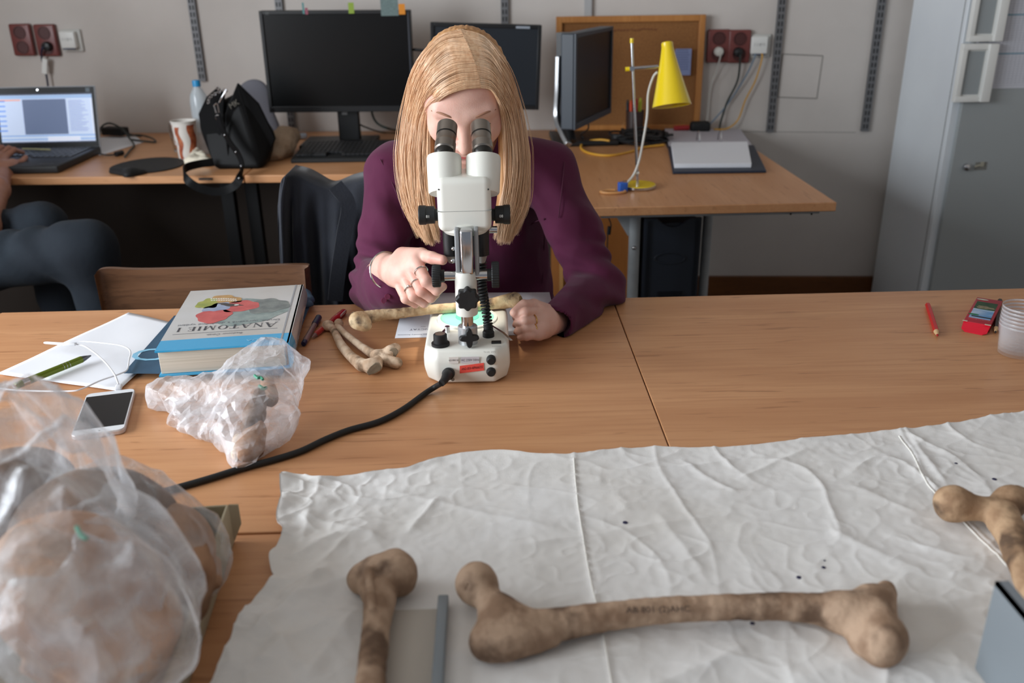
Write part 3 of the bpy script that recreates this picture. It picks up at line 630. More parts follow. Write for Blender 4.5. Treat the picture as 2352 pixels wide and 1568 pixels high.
# ---- desk lamp
YL = 2.60; pb = at(1466, 431, ZT); YL = pb[1]
M_yel = mat('yellow_enamel', (240, 208, 20), .25, coat=.6)
T = Thing('desk_lamp', 'yellow cone-shaded desk lamp with a chrome rod on a round yellow base', 'lamp', (pb[0], YL, ZT))
T.part('base', [(G().lathe([(0, .012), (.050, .012), (.052, .010)], pb), M_yel), (G().lathe([(.052, .010), (.0525, .004), (.050, 0), (0, 0)], pb), M_chrome)])
rt = q(1451, 98, YL+.02); rb = q(1463, 430, YL); rb[2] = ZT+.012; rb[0] = q(1464, 430, YL)[0]
T.part('rod', G().cyl(rb, rt, .0042, n=14), M_chrome)
T.part('rod_tip', G().cyl(rt-np.array((0, 0, .001)), rt+np.array((0, 0, .012)), .0055, n=14), M_yel)
ja = q(1436, 159, YL-.0); jb = q(1512, 153, YL-.005)
T.part('cross_arm', G().cyl(ja, jb, .0052, n=14), M_chrome); T.part('arm_tip', G().cyl(ja-(jb-ja)*.0, ja+(jb-ja)*.13, .0062, n=14), M_yel)
T.part('clamp_screw', G().cyl(q(1452, 158, YL-.02), q(1452, 158, YL+.02), .007, n=12), M_chrome)
# shade: open cone, slightly tilted
top = q(1532, 97, YL-.01); bot = q(1543, 243, YL-.055); ax = nrm(bot-top); Ls = np.linalg.norm(bot-top)
r0 = .0165; r1 = .0555; pr = [(0, 0), (r0*.86, 0), (r0, .003), (r0*1.0, .012)]+[(r0+(r1-r0)*t**1.12, .012+(Ls-.012)*t) for t in np.linspace(.02, 1, 12)]+[(r1-.0015, Ls), (r0, .02), (0, .02)]
LS = T.part('lamp_shade', G().lathe(pr, top, ax, 40), M_yel)
T.part('bulb', G().sph(top+ax*.09, (.02, .02, .026)), mat('bulb_glass', (235, 232, 220), .3), parent=LS)
cab = [q(1510, 165, YL-.01), q(1500, 178, YL), q(1489, 215, YL+.01), q(1486, 270, YL+.01), q(1474, 340, YL+.01), q(1466, 375, YL), q(1455, 402, YL-.005), q(1440, 420, YL-.02), at(1431, 428, ZT+.008)]
T.part('cord', G().tube(curve(cab, 70), .0036, 8), M_cwhite)
T.part('cord_tie', G().cyl(q(1463, 397, YL)-np.array((.006, 0, 0)), q(1463, 397, YL)+np.array((.006, 0, 0)), .004, n=10), M_cwhite)
p = at(1430, 440, ZT); T = Thing('timer_plug', 'small blue plug block beside the yellow lamp base', 'plug', p, rz=.2)
T.part('block', G().rbox((0, 0, .014), (.026, .022, .028), .003), mat('blue_plastic', (40, 92, 182), .45), w=0)
T.part('contact', G().box((.006, 0, .030), (.012, .010, .004)), M_chrome, w=0)
t_ = np.linspace(.15, 5.3, 40); o = at(1408, 443, ZT)
single('cable_ring', 'curved beige cable end lying beside the blue plug block', 'cable', G().tube([(o[0]+.036*math.cos(a+1.2), o[1]+.02*math.sin(a+1.2), ZT+.004) for a in t_], .004, 8), mat('beige_cable', (206, 150, 92), .5))
# ---- cable pile and the yellow loop
g = G(); o = at(1475, 330, ZT)
for i in range(16):
    ph = rng.random()*6.28; rx = .05+rng.random()*.06; ry = .03+rng.random()*.035; cx = o[0]+rng.normal()*.015; cy = o[1]+.03+rng.normal()*.02; z = ZT+.006+.0022*i
    g.tube([(cx+rx*math.cos(a+ph), cy+ry*math.sin(a+ph), z+.004*math.sin(3*a)) for a in np.linspace(0, 6.0, 36)], .0042, 6)
single('cable_bundle', 'coiled heap of black cables behind the lamp rod', 'cable', g, M_cblack)
yl = [at(1525, 333, ZT+.006), at(1480, 338, ZT+.006), at(1450, 348, ZT+.004), at(1400, 357, ZT+.004), at(1355, 352, ZT+.004), at(1335, 340, ZT+.004), at(1342, 327, ZT+.01), at(1375, 321, ZT+.02), at(1400, 323, ZT+.02)]
single('yellow_cable', 'yellow cable looped on the desk in front of the cable heap', 'cable', G().tube(curve(yl, 60), .0042, 8), M_cyel)
single('cable', 'pale coiled cable loop standing behind the pen holder', 'cable', G().tube([q(1437+9*math.cos(a), 300+18*math.sin(a), 3.62) for a in np.linspace(0, 6.2, 30)], .002, 6).tube([q(1475, 285, 3.66), q(1520, 300, 3.66)], .003, 6), mat('tan_cable', (170, 120, 66), .6))
# ---- red and black connectors on the desk by the wall
p = at(1568, 296, ZT); p[1] = 3.60; p[0] = q(1565, 293, 3.6)[0]
single('connector', 'red plastic tool handle lying behind the ring binder', 'tool', G().tube([(p[0]-.03, 3.60, ZT+.016), (p[0]+.03, 3.60, ZT+.018)], .011, 12), mat('red_plastic', (150, 30, 34), .4))
single('adapter', 'black plug adapter lying beside the red handle', 'adapter', G().rbox((p[0]+.075, 3.60, ZT+.022), (.08, .045, .04), .012), M_blackm)
# ---- ring binder
Mb = mat('binder_navy', (30, 40, 58), .5); Mi_ = mat('binder_inside', (188, 184, 192), .8)
fl = at(1548, 400, ZT); frr = at(1760, 397, ZT); rl = at(1520, 298, ZT); rr = at(1700, 298, ZT)
T = Thing('ring_binder', 'open ring binder with a stack of papers lying on the right desk', 'binder', ((fl[0]+frr[0])/2, (fl[1]+rl[1])/2, ZT))
def plate(P, th, z): return G().prism([(p[0], p[1]) for p in P], z, z+th)
mid_l = at(1536, 340, ZT); mid_r = at(1728, 338, ZT)
T.part('front_cover', G().prism([(fl[0]-.004, fl[1]), (frr[0], frr[1]), (mid_r[0]+.006, mid_r[1]), (mid_l[0]-.004, mid_l[1])], ZT, ZT+.008), Mb, bev=.002)
hgt = .055
back = [np.array((mid_l[0]-.006, mid_l[1], ZT+.002)), np.array((mid_r[0]+.004, mid_r[1], ZT+.002)), q(1703, 299, rl[1]-.02), q(1523, 297, rl[1]-.02)]
BCV = T.part('back_cover', G().poly3(back, .003, (0, .3, -1)), Mb)
ins = [p+np.array((0, -.002, .004)) for p in back]; ce = sum(ins)/4; ins = [ce+(p-ce)*.965 for p in ins]
T.part('inside_lining', G().poly3(ins, .001, (0, -.1, 1)), Mi_, parent=BCV)
# paper stack with slightly curled top
pl = q(1556, 383, fl[1]+.015); ppl = [(fl[0]+.012, fl[1]+.055), (frr[0]-.036, frr[1]+.050), (mid_r[0]-.022, mid_r[1]-.005), (mid_l[0]+.008, mid_l[1]-.005)]
def stack(ppl, z0, h, n, m, T, nm):
    g = G()
    for i in range(n):
        j = rng.normal(size=2)*.0008; g.prism([(x+j[0], y+j[1]) for x, y in ppl], z0+h*i/n, z0+h*(i+.9)/n)
    return T.part(nm, g, m)
stack(ppl, ZT+.008, .014, 12, M_paper, T, 'paper_stack')
for px in (1603, 1652):
    a0 = q(px, 337, mid_l[1]+.01); c0 = np.array((a0[0], mid_l[1]+.012, ZT+.02)); pts = [c0+np.array((0, .024*math.cos(t), .036*math.sin(t))) for t in np.linspace(0, math.pi, 16)]
    T.part('ring', G().tube(pts, .0026, 8), M_chrome, parent=BCV)
T.part('sticker_dot', G().cyl(q(1680, 333, mid_l[1]+.03), q(1680, 333, mid_l[1]+.03)+np.array((0, 0, .002)), .006), mat('orange_red', (204, 80, 48), .6))
# ---- keyboard
f0 = at(668, 375, ZT); f1 = at(895, 368, ZT); b0_ = at(692, 337, ZT)
kw = f1[0]-f0[0]+.04; kd = b0_[1]-f0[1]+.0
kd *= .74
T = Thing('keyboard', 'black keyboard in front of the large monitor', 'keyboard', (f0[0], f0[1], ZT), rz=-.02)
T.part('keyboard_case', G().prism([(0, 0), (kd, 0), (kd, .024), (kd-.01, .028), (0, .014)], 0, kw, M=lambda v: (v[2], v[0], v[1])), M_blackm, w=0, bev=.003)
Mk = mat('key_black', (26, 27, 29), .45); sl = math.atan2(.014, kd)
g = G()
for r_ in range(6):
    for k in range(22):
        if r_ == 5 and 4 < k < 10: continue
        y = kd-.02-r_*(kd-.034)/6; x = .02+k*(kw-.04)/21.3
        g.rbox((x, y, .019+.014*y/kd), (.0165 if not (r_ == 5 and k == 4) else .07, (kd-.034)/6-.003, .009), .002, np.array(Matrix.Rotation(sl, 3, 'X')), 1)
T.part('keys', g, Mk, w=0, kind='stuff')
# ---- mouse pad with wrist rest
o = at(335, 384, ZT)
a = at(258, 382, ZT); b = at(412, 382, ZT); hw = (b[0]-a[0])/2; f = at(335, 403, ZT)[1]; r_ = at(335, 364, ZT)[1]; cy = (f+r_)/2; hy = (r_-f)/2
T = Thing('mouse_pad', 'round black mouse pad with a wrist rest on the left desk', 'mouse pad', (o[0], cy, ZT))
T.part('pad', G().prism([(o[0]+hw*math.cos(t), cy+hy*math.sin(t)*(1 if math.sin(t) > 0 else .8)) for t in np.linspace(0, 2*math.pi, 60)[:-1]], ZT, ZT+.004), M_blackm)
V, Q = sdf([cone((o[0]-hw*.62, cy-hy*.62, ZT+.006), (o[0]-.0, cy-hy*.95, ZT+.006), .013, .016, flat=1.9, w=(.2, 1, 0)), cone((o[0]+.0, cy-hy*.95, ZT+.006), (o[0]+hw*.25, cy-hy*.8, ZT+.005), .016, .010, flat=1.9, w=(0, 1, 0))], .003, .02, zmin=ZT)
T.apart('wrist_rest', V, Q, M_blackm)
# ---- laptop
M_lap = mat('laptop_black', (30, 32, 34), .5); M_lid = mat('lid_silver_edge', (190, 196, 204), .4, .1)
rr = at(225, 352, ZT); fr_ = at(151, 395, ZT); LW = .375
xr = (rr[0]+fr_[0])/2; yr = rr[1]; yf_ = fr_[1]-.02; xl = xr-LW
T = Thing('laptop', 'open black laptop with a lit screen on the far left desk', 'laptop', ((xr+xl)/2, (yr+yf_)/2, ZT))
T.part('base', G().rbox(((xr+xl)/2, (yr+yf_)/2, ZT+.013), (LW, yr-yf_, .024), .004), M_lap)
g = G(); dpt = yr-yf_
for r__ in range(6):
    for k in range(16):
        if r__ == 5 and 4 < k < 9: continue
        g.rbox((xl+.03+k*(LW-.06)/15, yf_+dpt*.48+(5-r__)*dpt*.085, ZT+.0265), ((LW-.06)/15-.005, dpt*.085-.006, .005), .001, None, 1)
T.part('keys', g, mat('laptop_keys', (78, 82, 88), .4), kind='stuff'); T.part('touchpad', G().box((xl+LW*.45, yf_+dpt*.2, ZT+.0255), (.09, dpt*.25, .001)), M_blackm)
T.part('palm_rest_print', G().text('LENOVO', .014, (xr-.055, yf_+dpt*.10, ZT+.026), (1, 0, 0), (0, 1, 0)), mat('grey_print3', (130, 132, 136), .6))
tl = q(224, 198, yr+.03); zt = tl[2]; lh = math.hypot(zt-ZT-.02, .05); tilt = math.atan2(.05, zt-ZT-.02)
RL = np.array(Matrix.Rotation(-tilt, 3, 'X')); o = np.array((xl, yr-.004, ZT+.022)); cl = lambda x, y, z: o+RL @ np.array((x, y, z))
LD = T.part('lid', G().rbox(cl(LW/2, .006, lh/2), (LW, .010, lh), .004, RL), M_lid)
T.part('screen_bezel', G().box(cl(LW/2, .0002, lh/2), (LW-.008, .003, lh-.008), RL), M_lap, parent=LD)
sx0, sx1, sz0, sz1 = .014, LW-.014, .022, lh-.026
def em(nm, c_, s=.48): return mat(nm, c_, .5, emit=s)
geo = [(G().box(cl((sx0+sx1)/2, -.0016, (sz0+sz1)/2), (sx1-sx0, .001, sz1-sz0), RL), em('screen_white', (190, 205, 232)))]
def sq(x0, x1, z0, z1, m, l=1):
    X0_, X1_ = sx0+(sx1-sx0)*x0, sx0+(sx1-sx0)*x1; Z0_, Z1_ = sz0+(sz1-sz0)*z0, sz0+(sz1-sz0)*z1
    geo.append((G().box(cl((X0_+X1_)/2, -.0018-.0004*l, (Z0_+Z1_)/2), (X1_-X0_, .0005, Z1_-Z0_), RL), m))
wv = LW-.028; fx = lambda px: (qX(0, 0, 0) if 0 else (q(px, 280, yr+.01)[0]-xl-sx0)/wv)
sq(0, 1, .97, 1, em('scr_dark', (60, 66, 84))); sq(0, 1, .90, .965, em('scr_blue', (150, 178, 214))); sq(0, fx(50), .86, .885, em('scr_orange', (226, 150, 118)))
sq(fx(54), fx(154), .17, .885, em('scr_grey', (96, 110, 140)), 2)
for i in range(7): sq(fx(-30), fx(14), .84-i*.10, .865-i*.10, em('scr_row', (92, 142, 214)), 2)
for i in range(22): sq(fx(160), fx(160)+(.10+.10*rng.random()), .84-i*.029, .849-i*.029, em('scr_text', (120, 134, 172)), 2)
sq(0, 1, .135, .155, em('scr_blue2', (120, 160, 206)), 1); sq(0, 1, .06, .08, MATS['scr_blue2'], 1); sq(fx(105), fx(180), .03, .12, em('scr_pale', (214, 220, 236)), 2); sq(0, 1, 0, .022, MATS['scr_dark'], 1)
sq(.985, 1, .16, .88, em('scr_bar', (206, 214, 230)), 2)
T.part('screen', geo, parent=LD)
T.part('webcam', G().cyl(cl(LW*.44, -.0018, lh-.013), cl(LW*.44, -.003, lh-.013), .003), M_chrome, parent=LD)
T.part('corner_sticker', G().box(cl(LW-.026, -.0018, lh-.016), (.015, .001, .015), RL), mat('sticker_grey', (110, 124, 134), .5))
# pencil lying across the keyboard
single('pencil', 'pale yellow pencil lying on the laptop above its keys', 'pencil', G().cyl(at(52, 344, ZT+.03)+np.array((0, 0, .004)), at(116, 346, ZT+.03)+np.array((0, 0, .004)), .003, n=6), mat('pale_yellow', (216, 214, 160), .5))
# ---- power adapter, paper and cable loops next to the laptop
p = at(258, 318, ZT); p[1] += .04
T = Thing('power_adapter', 'black laptop power adapter brick beside the laptop', 'power adapter', p, rz=-.35)
T.part('brick', G().rbox((0, 0, .024), (.105, .05, .032), .006), M_blackm, w=0); T.part('cable', G().tube(curve([(.05, 0, .02), (.08, 0, .012), (.12, .01, .006)], 12), .004, 8), M_cblack, w=0)
P = [at(228, 358, ZT), at(330, 327, ZT), at(312, 314, ZT), at(226, 316, ZT)]
single('paper_sheet', 'white paper sheet lying under the power adapter cable', 'paper', G().prism([(x[0], x[1]) for x in P], ZT+.0005, ZT+.0016), M_paper)
c1 = [at(228, 318, ZT+.03), at(232, 293, ZT+.05), at(252, 283, ZT+.07), at(280, 296, ZT+.05), at(298, 318, ZT+.02), at(308, 334, ZT+.006), at(298, 346, ZT+.006), at(287, 360, ZT+.006)]
c2 = [at(290, 312, ZT+.02), at(320, 310, ZT+.02), at(348, 317, ZT+.012), at(357, 326, ZT+.006), at(330, 324, ZT+.006), at(300, 320, ZT+.006)]
c3 = [at(226, 352, ZT+.012), at(245, 356, ZT+.006), at(268, 354, ZT+.006), at(282, 350, ZT+.008)]
single('cable', 'dark charger cable looping beside the laptop', 'cable', G().tube(curve(c1, 70), .0038, 8).tube(curve(c2, 50), .0035, 8), M_cgreen)
single('charger_plug', 'black charger plug tip on its cable at the laptop corner', 'plug', G().tube(curve(c3, 20), .003, 8).cyl(at(266, 354, ZT+.009), at(281, 350, ZT+.009), .009, n=12), M_cblack)
# ---- glass, paper cup, tissue, bottle
p = at(414, 318, ZT); p = np.array((q(412, 300, 3.42)[0], 3.42, ZT))
M_glass = mat('clear_glass', (236, 238, 240), .06, trans=1.0, spec=.5)
T = Thing('drinking_glass', 'empty clear glass behind the patterned paper cup', 'glass', p)
T.part('bowl', G().lathe([(0, .0), (.03, 0), (.034, .03), (.037, .07), (.035, .105), (.0335, .105), (.0352, .07), (.032, .03), (.028, .006), (0, .006)], p), M_glass)
p = np.array((q(427, 320, 3.26)[0], 3.26, ZT)); zt = q(427, 280, 3.26)[2]-ZT
T = Thing('paper_cup', 'white paper cup with a brown-red pattern beside the handbag', 'cup', p)
T.part('cup_body', G().lathe([(0, .002), (.031, .002), (.033, 0), (.043, zt), (.045, zt+.002), (.045, zt+.006), (.0415, zt+.005), (.031, .006), (0, .006)], p, n=40), mat('cup_white', (222, 216, 208), .6))
def onc(th, z, off=.0006): r = .033+(.010)*z/zt+off; return p+np.array((r*math.sin(th), -r*math.cos(th), z))
def patch(t0, t1, z0, z1, m, nm, off=.0006, wob=0):
    g = G(); n = 14; k = 8
    for i in range(n+1):
        t = i/n; w_ = wob*math.sin(9*t+t0*5)
        for j in range(k+1): g.v.append(tuple(onc(t0+w_+(t1-t0+w_*.4)*j/k, z0+(z1-z0)*t, off)))
    g.f += [(i*(k+1)+j, i*(k+1)+j+1, (i+1)*(k+1)+j+1, (i+1)*(k+1)+j) for i in range(n) for j in range(k)]; return T.part(nm, g, m)
Mr = mat('cup_rust', (150, 66, 42), .6, rgb2=(188, 108, 66), nscale=60)
for t0 in (-1.35, .95): patch(t0-.35, t0+.38, .002, zt*.95, Mr, 'print_band', wob=.12)
patch(-.55, -.1, .004, zt*.9, Mr, 'print_band', wob=.1)
g = G().text('O', .05, onc(-.72, zt*.52, .0012), (math.cos(-.72), math.sin(-.72), 0), (0, 0, 1), xs=.6)
T.part('letter', g, mat('cup_letter', (232, 226, 220), .6))
V, Q = sdf([cone(at(435, 372, ZT+.012), at(478, 374, ZT+.012), .016, .014), cone(at(452, 345, ZT+.03), at(444, 370, ZT+.01), .008, .02), cone(at(462, 352, ZT+.03), at(474, 372, ZT+.01), .008, .018)], .003, .02, zmin=ZT+.0005, disp=lambda P: .010*np.abs(pn(P, 28))+.004*pn(P, 70, 3)-.003)
asingle('tissue', 'crumpled cream tissue in front of the paper cup', 'tissue', V, Q, mat('tissue', (226, 218, 198), .9))
p = np.array((q(467, 300, 3.36)[0], 3.36, ZT)); zc = q(467, 184, 3.36)[2]-ZT
T = Thing('plastic_bottle', 'clear plastic water bottle with a blue cap behind the handbag', 'bottle', p)
T.part('bottle_body', G().lathe([(0, 0), (.03, 0), (.033, .01), (.033, .06), (.031, .07), (.033, .08), (.033, zc-.075), (.029, zc-.05), (.013, zc-.022), (.012, zc-.004), (.0105, zc-.004), (.0115, zc-.024), (.027, zc-.05), (.031, zc-.08), (.031, .012), (0, .006)], p), mat('bottle_pet', (214, 224, 230), .1, alpha=.35, spec=.8))
T.part('cap', G().lathe([(0, zc+.002), (.0135, zc), (.0145, zc-.004), (.0145, zc-.021), (.013, zc-.021)], p), mat('blue_cap', (28, 140, 196), .4))
# ---- grey cushion-like sleeve behind the bag
V, Q = sdf([cone(q(572, 230, 3.58), q(575, 300, 3.58), .045, .06, flat=.35, w=(0, 1, 0)), cone(q(592, 210, 3.58), q(598, 300, 3.58), .03, .05, flat=.4, w=(0, 1, 0)), cone((q(575, 300, 3.58)[0], 3.58, ZT+.03), (q(600, 300, 3.58)[0], 3.58, ZT+.03), .05, .05, flat=.5, w=(0, 1, 0))], .006, .04, zmin=ZT+.0005)
asingle('felt_sleeve', 'rounded grey felt sleeve leaning on the wall behind the handbag', 'sleeve', V, Q, mat('grey_felt', (112, 112, 120), .95))
# ---- beige cloth bag heap between handbag and monitor
V, Q = sdf([ell(q(640, 335, 3.25), (.06, .05, .05)), ell(q(655, 318, 3.30), (.04, .04, .045)), ell(q(625, 352, 3.2), (.05, .04, .028)), ell(q(668, 312, 3.35), (.035, .03, .03))], .003, .03, zmin=ZT+.0005, disp=lambda P: .014*np.abs(pn(P, 22))+.006*np.abs(pn(P, 55, 2))-.004)
asingle('cloth_bag', 'crumpled beige cloth bag between the handbag and the keyboard', 'cloth bag', V, Q, mat('beige_cloth', (176, 152, 128), .9, rgb2=(160, 136, 112), nscale=20))
single('foil_pack', 'small silvery foil pack beside the beige cloth bag', 'foil pack', G().rbox(at(690, 312, ZT+.012)+np.array((0, 0, .0)), (.05, .04, .02), .006, np.array(Matrix.Rotation(.3, 3, 'Z'))), mat('foil', (160, 164, 172), .35, .6))
# ---- black handbag
M_leather = mat('black_leather', (8, 8, 9), .55, bump=.3, bscale=260, spec=.18)
Yb = 3.12; zz = ZT+.001
F_ = [q(513, 250, Yb-.02), q(545, 190, Yb-.01), q(592, 240, Yb+.02), q(632, 318, Yb+.02), q(627, 345, Yb+.02)]
B0 = at(492, 389, zz); B1 = at(603, 388, zz)
T = Thing('handbag', 'black leather bucket handbag with a chain and studded strap on the desk', 'handbag', ((B0[0]+B1[0])/2, Yb, ZT))
body = hull([F_[0]-np.array((0, 0, .02)), F_[1]-np.array((0, 0, .03)), F_[2], F_[3], F_[4], B0, B1, q(470, 330, Yb-.02), q(457, 283, Yb-.0), q(462, 258, Yb), B0+np.array((0, .1, 0)), B1+np.array((0, .1, 0)), F_[4]+np.array((-.02, .1, 0)), F_[3]+np.array((-.02, .1, 0)), q(470, 250, Yb+.1), q(540, 215, Yb+.08)])
def roundhull(g, res=.004, k=.02):
    return g
T.part('body', body, M_leather, bev=.016, seg=4)
# raised flap panels around the open mouth
T.part('front_panel', G().poly3([q(516, 262, Yb-.035), q(545, 190, Yb-.03), q(594, 238, Yb-.0), q(633, 318, Yb-.0), q(605, 388, Yb-.035)+np.array((0, 0, .004)), q(520, 386, Yb-.06)+np.array((0, 0, .004))], .012, (0, 1, 0)), M_leather, bev=.004)
T.part('side_panel', G().poly3([q(500, 199, Yb-.01), q(474, 222, Yb-.01), q(455, 262, Yb-.01), q(462, 300, Yb-.03), q(494, 384, Yb-.06), q(522, 384, Yb-.06), q(514, 262, Yb-.035), q(516, 215, Yb-.02)], .010, (0, 1, 0)), mat('black_leather_side', (8, 8, 9), .7, spec=.1), bev=.004)
T.part('pocket_seam', G().tube(curve([q(512, 262, Yb-.05), q(520, 320, Yb-.06), q(528, 384, Yb-.07)], 20), .003, 6).tube(curve([q(546, 196, Yb-.04), q(575, 290, Yb-.035), q(600, 384, Yb-.04)], 20), .0025, 6), M_leather)
lg = q(537, 240, Yb-.036)
T.part('metal_letters', G().text('MK', .026, lg, (.8, 0, .45), (-.45, 0, .8), shear=.1), mat('dull_metal', (92, 88, 80), .4, .8))
g = G(); ch = curve([q(497, 198, Yb-.02), q(503, 206, Yb-.03), q(518, 206, Yb-.04), q(520, 210, Yb-.045)], 10)
ch2 = curve([q(512, 207, Yb-.04), q(492, 216, Yb-.04), q(480, 226, Yb-.04), q(478, 240, Yb-.04)], 12)
for cc_ in (ch, ch2):
    for i in range(len(cc_)-1): g.tube([(cc_[i]+(cc_[i+1]-cc_[i])*.5+np.array((.004*math.cos(a), 0, .0045*math.sin(a))) if i % 2 else cc_[i]+(cc_[i+1]-cc_[i])*.5+np.array((.004*math.cos(a), .003*math.sin(a), .001))) for a in np.linspace(0, 6.28, 10)], .0012, 5, caps=False)
g.tube(curve([q(520, 206, Yb-.045), q(508, 226, Yb-.05), q(503, 236, Yb-.055)], 14), .002, 6)
T.part('chain', g, M_chrome, kind='stuff')
cr = q(497, 247, Yb-.06)
g = G().tube([q(498, 237, Yb-.06), q(491, 242, Yb-.06), q(496, 259, Yb-.06), q(503, 258, Yb-.06), q(499, 237, Yb-.06)], .0025, 6); g.tube([cr+np.array((.007*math.cos(a), 0, -.032+.007*math.sin(a))) for a in np.linspace(0, 6.28, 16)], .0022, 6)
T.part('clasp', g, M_chrome)
sp = curve([q(501, 268, Yb-.07), q(510, 295, Yb-.09), q(530, 330, Yb-.11), q(546, 352, Yb-.13), q(555, 375, Yb-.16), q(554, 398, 2.90), q(543, 422, 2.885), q(520, 436, 2.88), q(490, 440, 2.87), q(455, 430, 2.86), q(432, 415, 2.86), q(422, 398, 2.885), q(428, 385, 2.95), q(455, 377, 3.0), q(490, 372, 3.03)], 120)
for i in range(len(sp)):
    if sp[i][1] > 2.925 and sp[i][2] < ZT+.018: sp[i][2] = ZT+.018
STR = T.part('strap', G().ribbon(sp, .026, .004, [(nrm((.6, -.6, .5)) if i < 40 else nrm((0, .25, 1))) for i in range(120)]), M_leather)
g = G()
for i in (12, 24, 36, 46): g.sph(sp[i]+np.array((-.001, -.006, 0)), .0035, 10, 6)
T.part('studs', g, M_chrome, parent=STR, kind='stuff')
single('metal_tag', 'small silvery clip on the edge of the left desk beneath the bag', 'clip', G().box((q(473, 410, yf(-1.0)-.002)[0], yf(q(473, 410, 2.94)[0])-.003, ZT-.010), (.045, .004, .007)), M_chrome)
# ================================================================ person at the laptop (mostly outside the frame)
M_jeans = mat('dark_jeans', (20, 30, 40), .9, rgb2=(14, 22, 32), nscale=6, bump=.6, bscale=45, rgb3=(28, 42, 52), n3=3)
M_skin2 = mat('tanned_skin', (186, 134, 112), .5, rgb2=(174, 120, 98), nscale=30, sss=.12)
M_shirt = mat('black_shirt', (18, 20, 22), .9)
hx = -2.02
knee = q(205, 565, 2.50); hip = np.array((hx+.02, 2.50, .53)); foot = q(232, 700, 2.50); kz = knee[2]
knee = q(200, 572, 2.50); ank = np.array((knee[0]+.03, 2.52, .08))
k2 = q(95, 525, 2.72); hip2 = np.array((hx+.02, 2.72, .55)); ank2 = np.array((k2[0]+.02, 2.74, .08))
T = Thing('person', 'person in dark jeans at the far left, typing on the laptop', 'person', (hx, 2.6, 0))
def fold(P): return .006*np.sin(P[..., 0]*60+P[..., 2]*40+6*pn(P, 6))*np.clip(pn(P, 5, 4)+.4, 0, 1)
V, Q = sdf([cone(hip, knee, .095, .078), cone(knee, (ank+knee)/2, .078, .068), cone((ank+knee)/2, ank, .068, .06), cone(hip2, k2, .09, .072), cone(k2, ank2, .072, .06), cone(hip, hip2, .11, .11)], .008, .05, disp=fold)
body_prims = [cone((hx, 2.62, .55), (hx+.06, 2.62, .98), .15, .17, flat=.7, w=(1, 0, 0)), cone((hx+.06, 2.45, 1.02), (hx+.06, 2.80, 1.02), .075, .075), cone((hx+.06, 2.62, 1.05), (hx+.09, 2.62, 1.15), .055), ell((hx+.12, 2.62, 1.24), (.10, .075, .125)), ell((hx+.22, 2.62, 1.22), (.016, .012, .016)),
  cone((hx+.06, 2.45, 1.02), q(-40, 520, 2.62), .055, .048), cone(q(-40, 520, 2.62), q(-8, 435, 2.86), .045, .038), cone(q(-8, 435, 2.86), q(6, 402, 3.02), .036, .028),
  cone((hx+.06, 2.80, 1.02), (hx-.0, 2.98, .80), .055, .045), cone((hx, 2.98, .80), (hx+.12, 3.22, .80), .042, .03), cone((hx+.12, 3.22, .80), (hx+.2, 3.28, .79), .025, .018)]
# right hand on the laptop palm rest
zh = ZT+.028
W_ = q(2, 400, 3.04)
mc = [q(14, 368, 3.12), q(10, 362, 3.14), q(0, 358, 3.16), q(-12, 358, 3.17)]
pip = [q(38, 352, 3.16), q(32, 344, 3.18), q(20, 340, 3.20), q(4, 338, 3.21)]
tip = [q(58, 360, 3.19), q(52, 350, 3.22), q(40, 345, 3.24), q(20, 345, 3.25)]
mc[0] = q(30, 375, 3.10); pip[0] = q(50, 372, 3.13); tip[0] = q(63, 378, 3.16)
for i in range(4):
    rr_ = .0105-.0006*i
    tip[i][2] = max(tip[i][2], zh+.006)
    body_prims += [cone(W_, mc[i], .022, .015, k=.012), cone(mc[i], pip[i], rr_+.002, rr_, k=.005), cone(pip[i], tip[i], rr_, rr_-.002, k=.004)]
body_prims += [ell(q(12, 385, 3.07), (.035, .04, .022)), cone(W_, q(45, 400, 3.06), .02, .013), cone(q(45, 400, 3.06), q(62, 388, 3.10), .012, .009)]
V2, Q2 = sdf(body_prims, .004, .02)
sk = T.apart('body', V2, Q2, M_skin2); T.apart('jeans', V, Q, M_jeans)
V, Q = sdf([cone((hx, 2.62, .56), (hx+.06, 2.62, .98), .162, .182, flat=.7, w=(1, 0, 0)), cone((hx+.06, 2.44, 1.02), (hx+.06, 2.81, 1.02), .085, .085), cone((hx+.06, 2.45, 1.02), (hx+.0, 2.52, .86), .066, .062), cone((hx+.06, 2.80, 1.02), (hx+.01, 2.93, .86), .066, .06)], .009, .05)
T.apart('shirt', V, Q, M_shirt)
V, Q = sdf([ell((hx+.10, 2.62, 1.27), (.108, .084, .11))], .006, .01); T.apart('hair', V, Q, mat('dark_hair', (30, 24, 20), .6))
for a in (ank, ank2): 
    V, Q = sdf([cone(a+np.array((0, 0, -.04)), a+np.array((.16, 0, -.045)), .04, .034), ell(a+np.array((-.01, 0, -.03)), (.045, .04, .045))], .006, .03, zmin=.001); T.apart('shoe', V, Q, M_blackm)
T = Thing('stool', 'black stool under the person at the far left', 'stool', (hx, 2.6, 0))
T.part('seat', G().lathe([(0, .36), (.19, .36), (.20, .38), (.19, .41), (0, .415)], (hx+.0, 2.61, 0)), M_blackm); T.part('column', G().cyl((hx, 2.61, .03), (hx, 2.61, .36), .03), M_black); T.part('foot_ring', G().lathe([(0, 0), (.22, 0), (.22, .02), (0, .03)], (hx, 2.61, 0)), M_black)
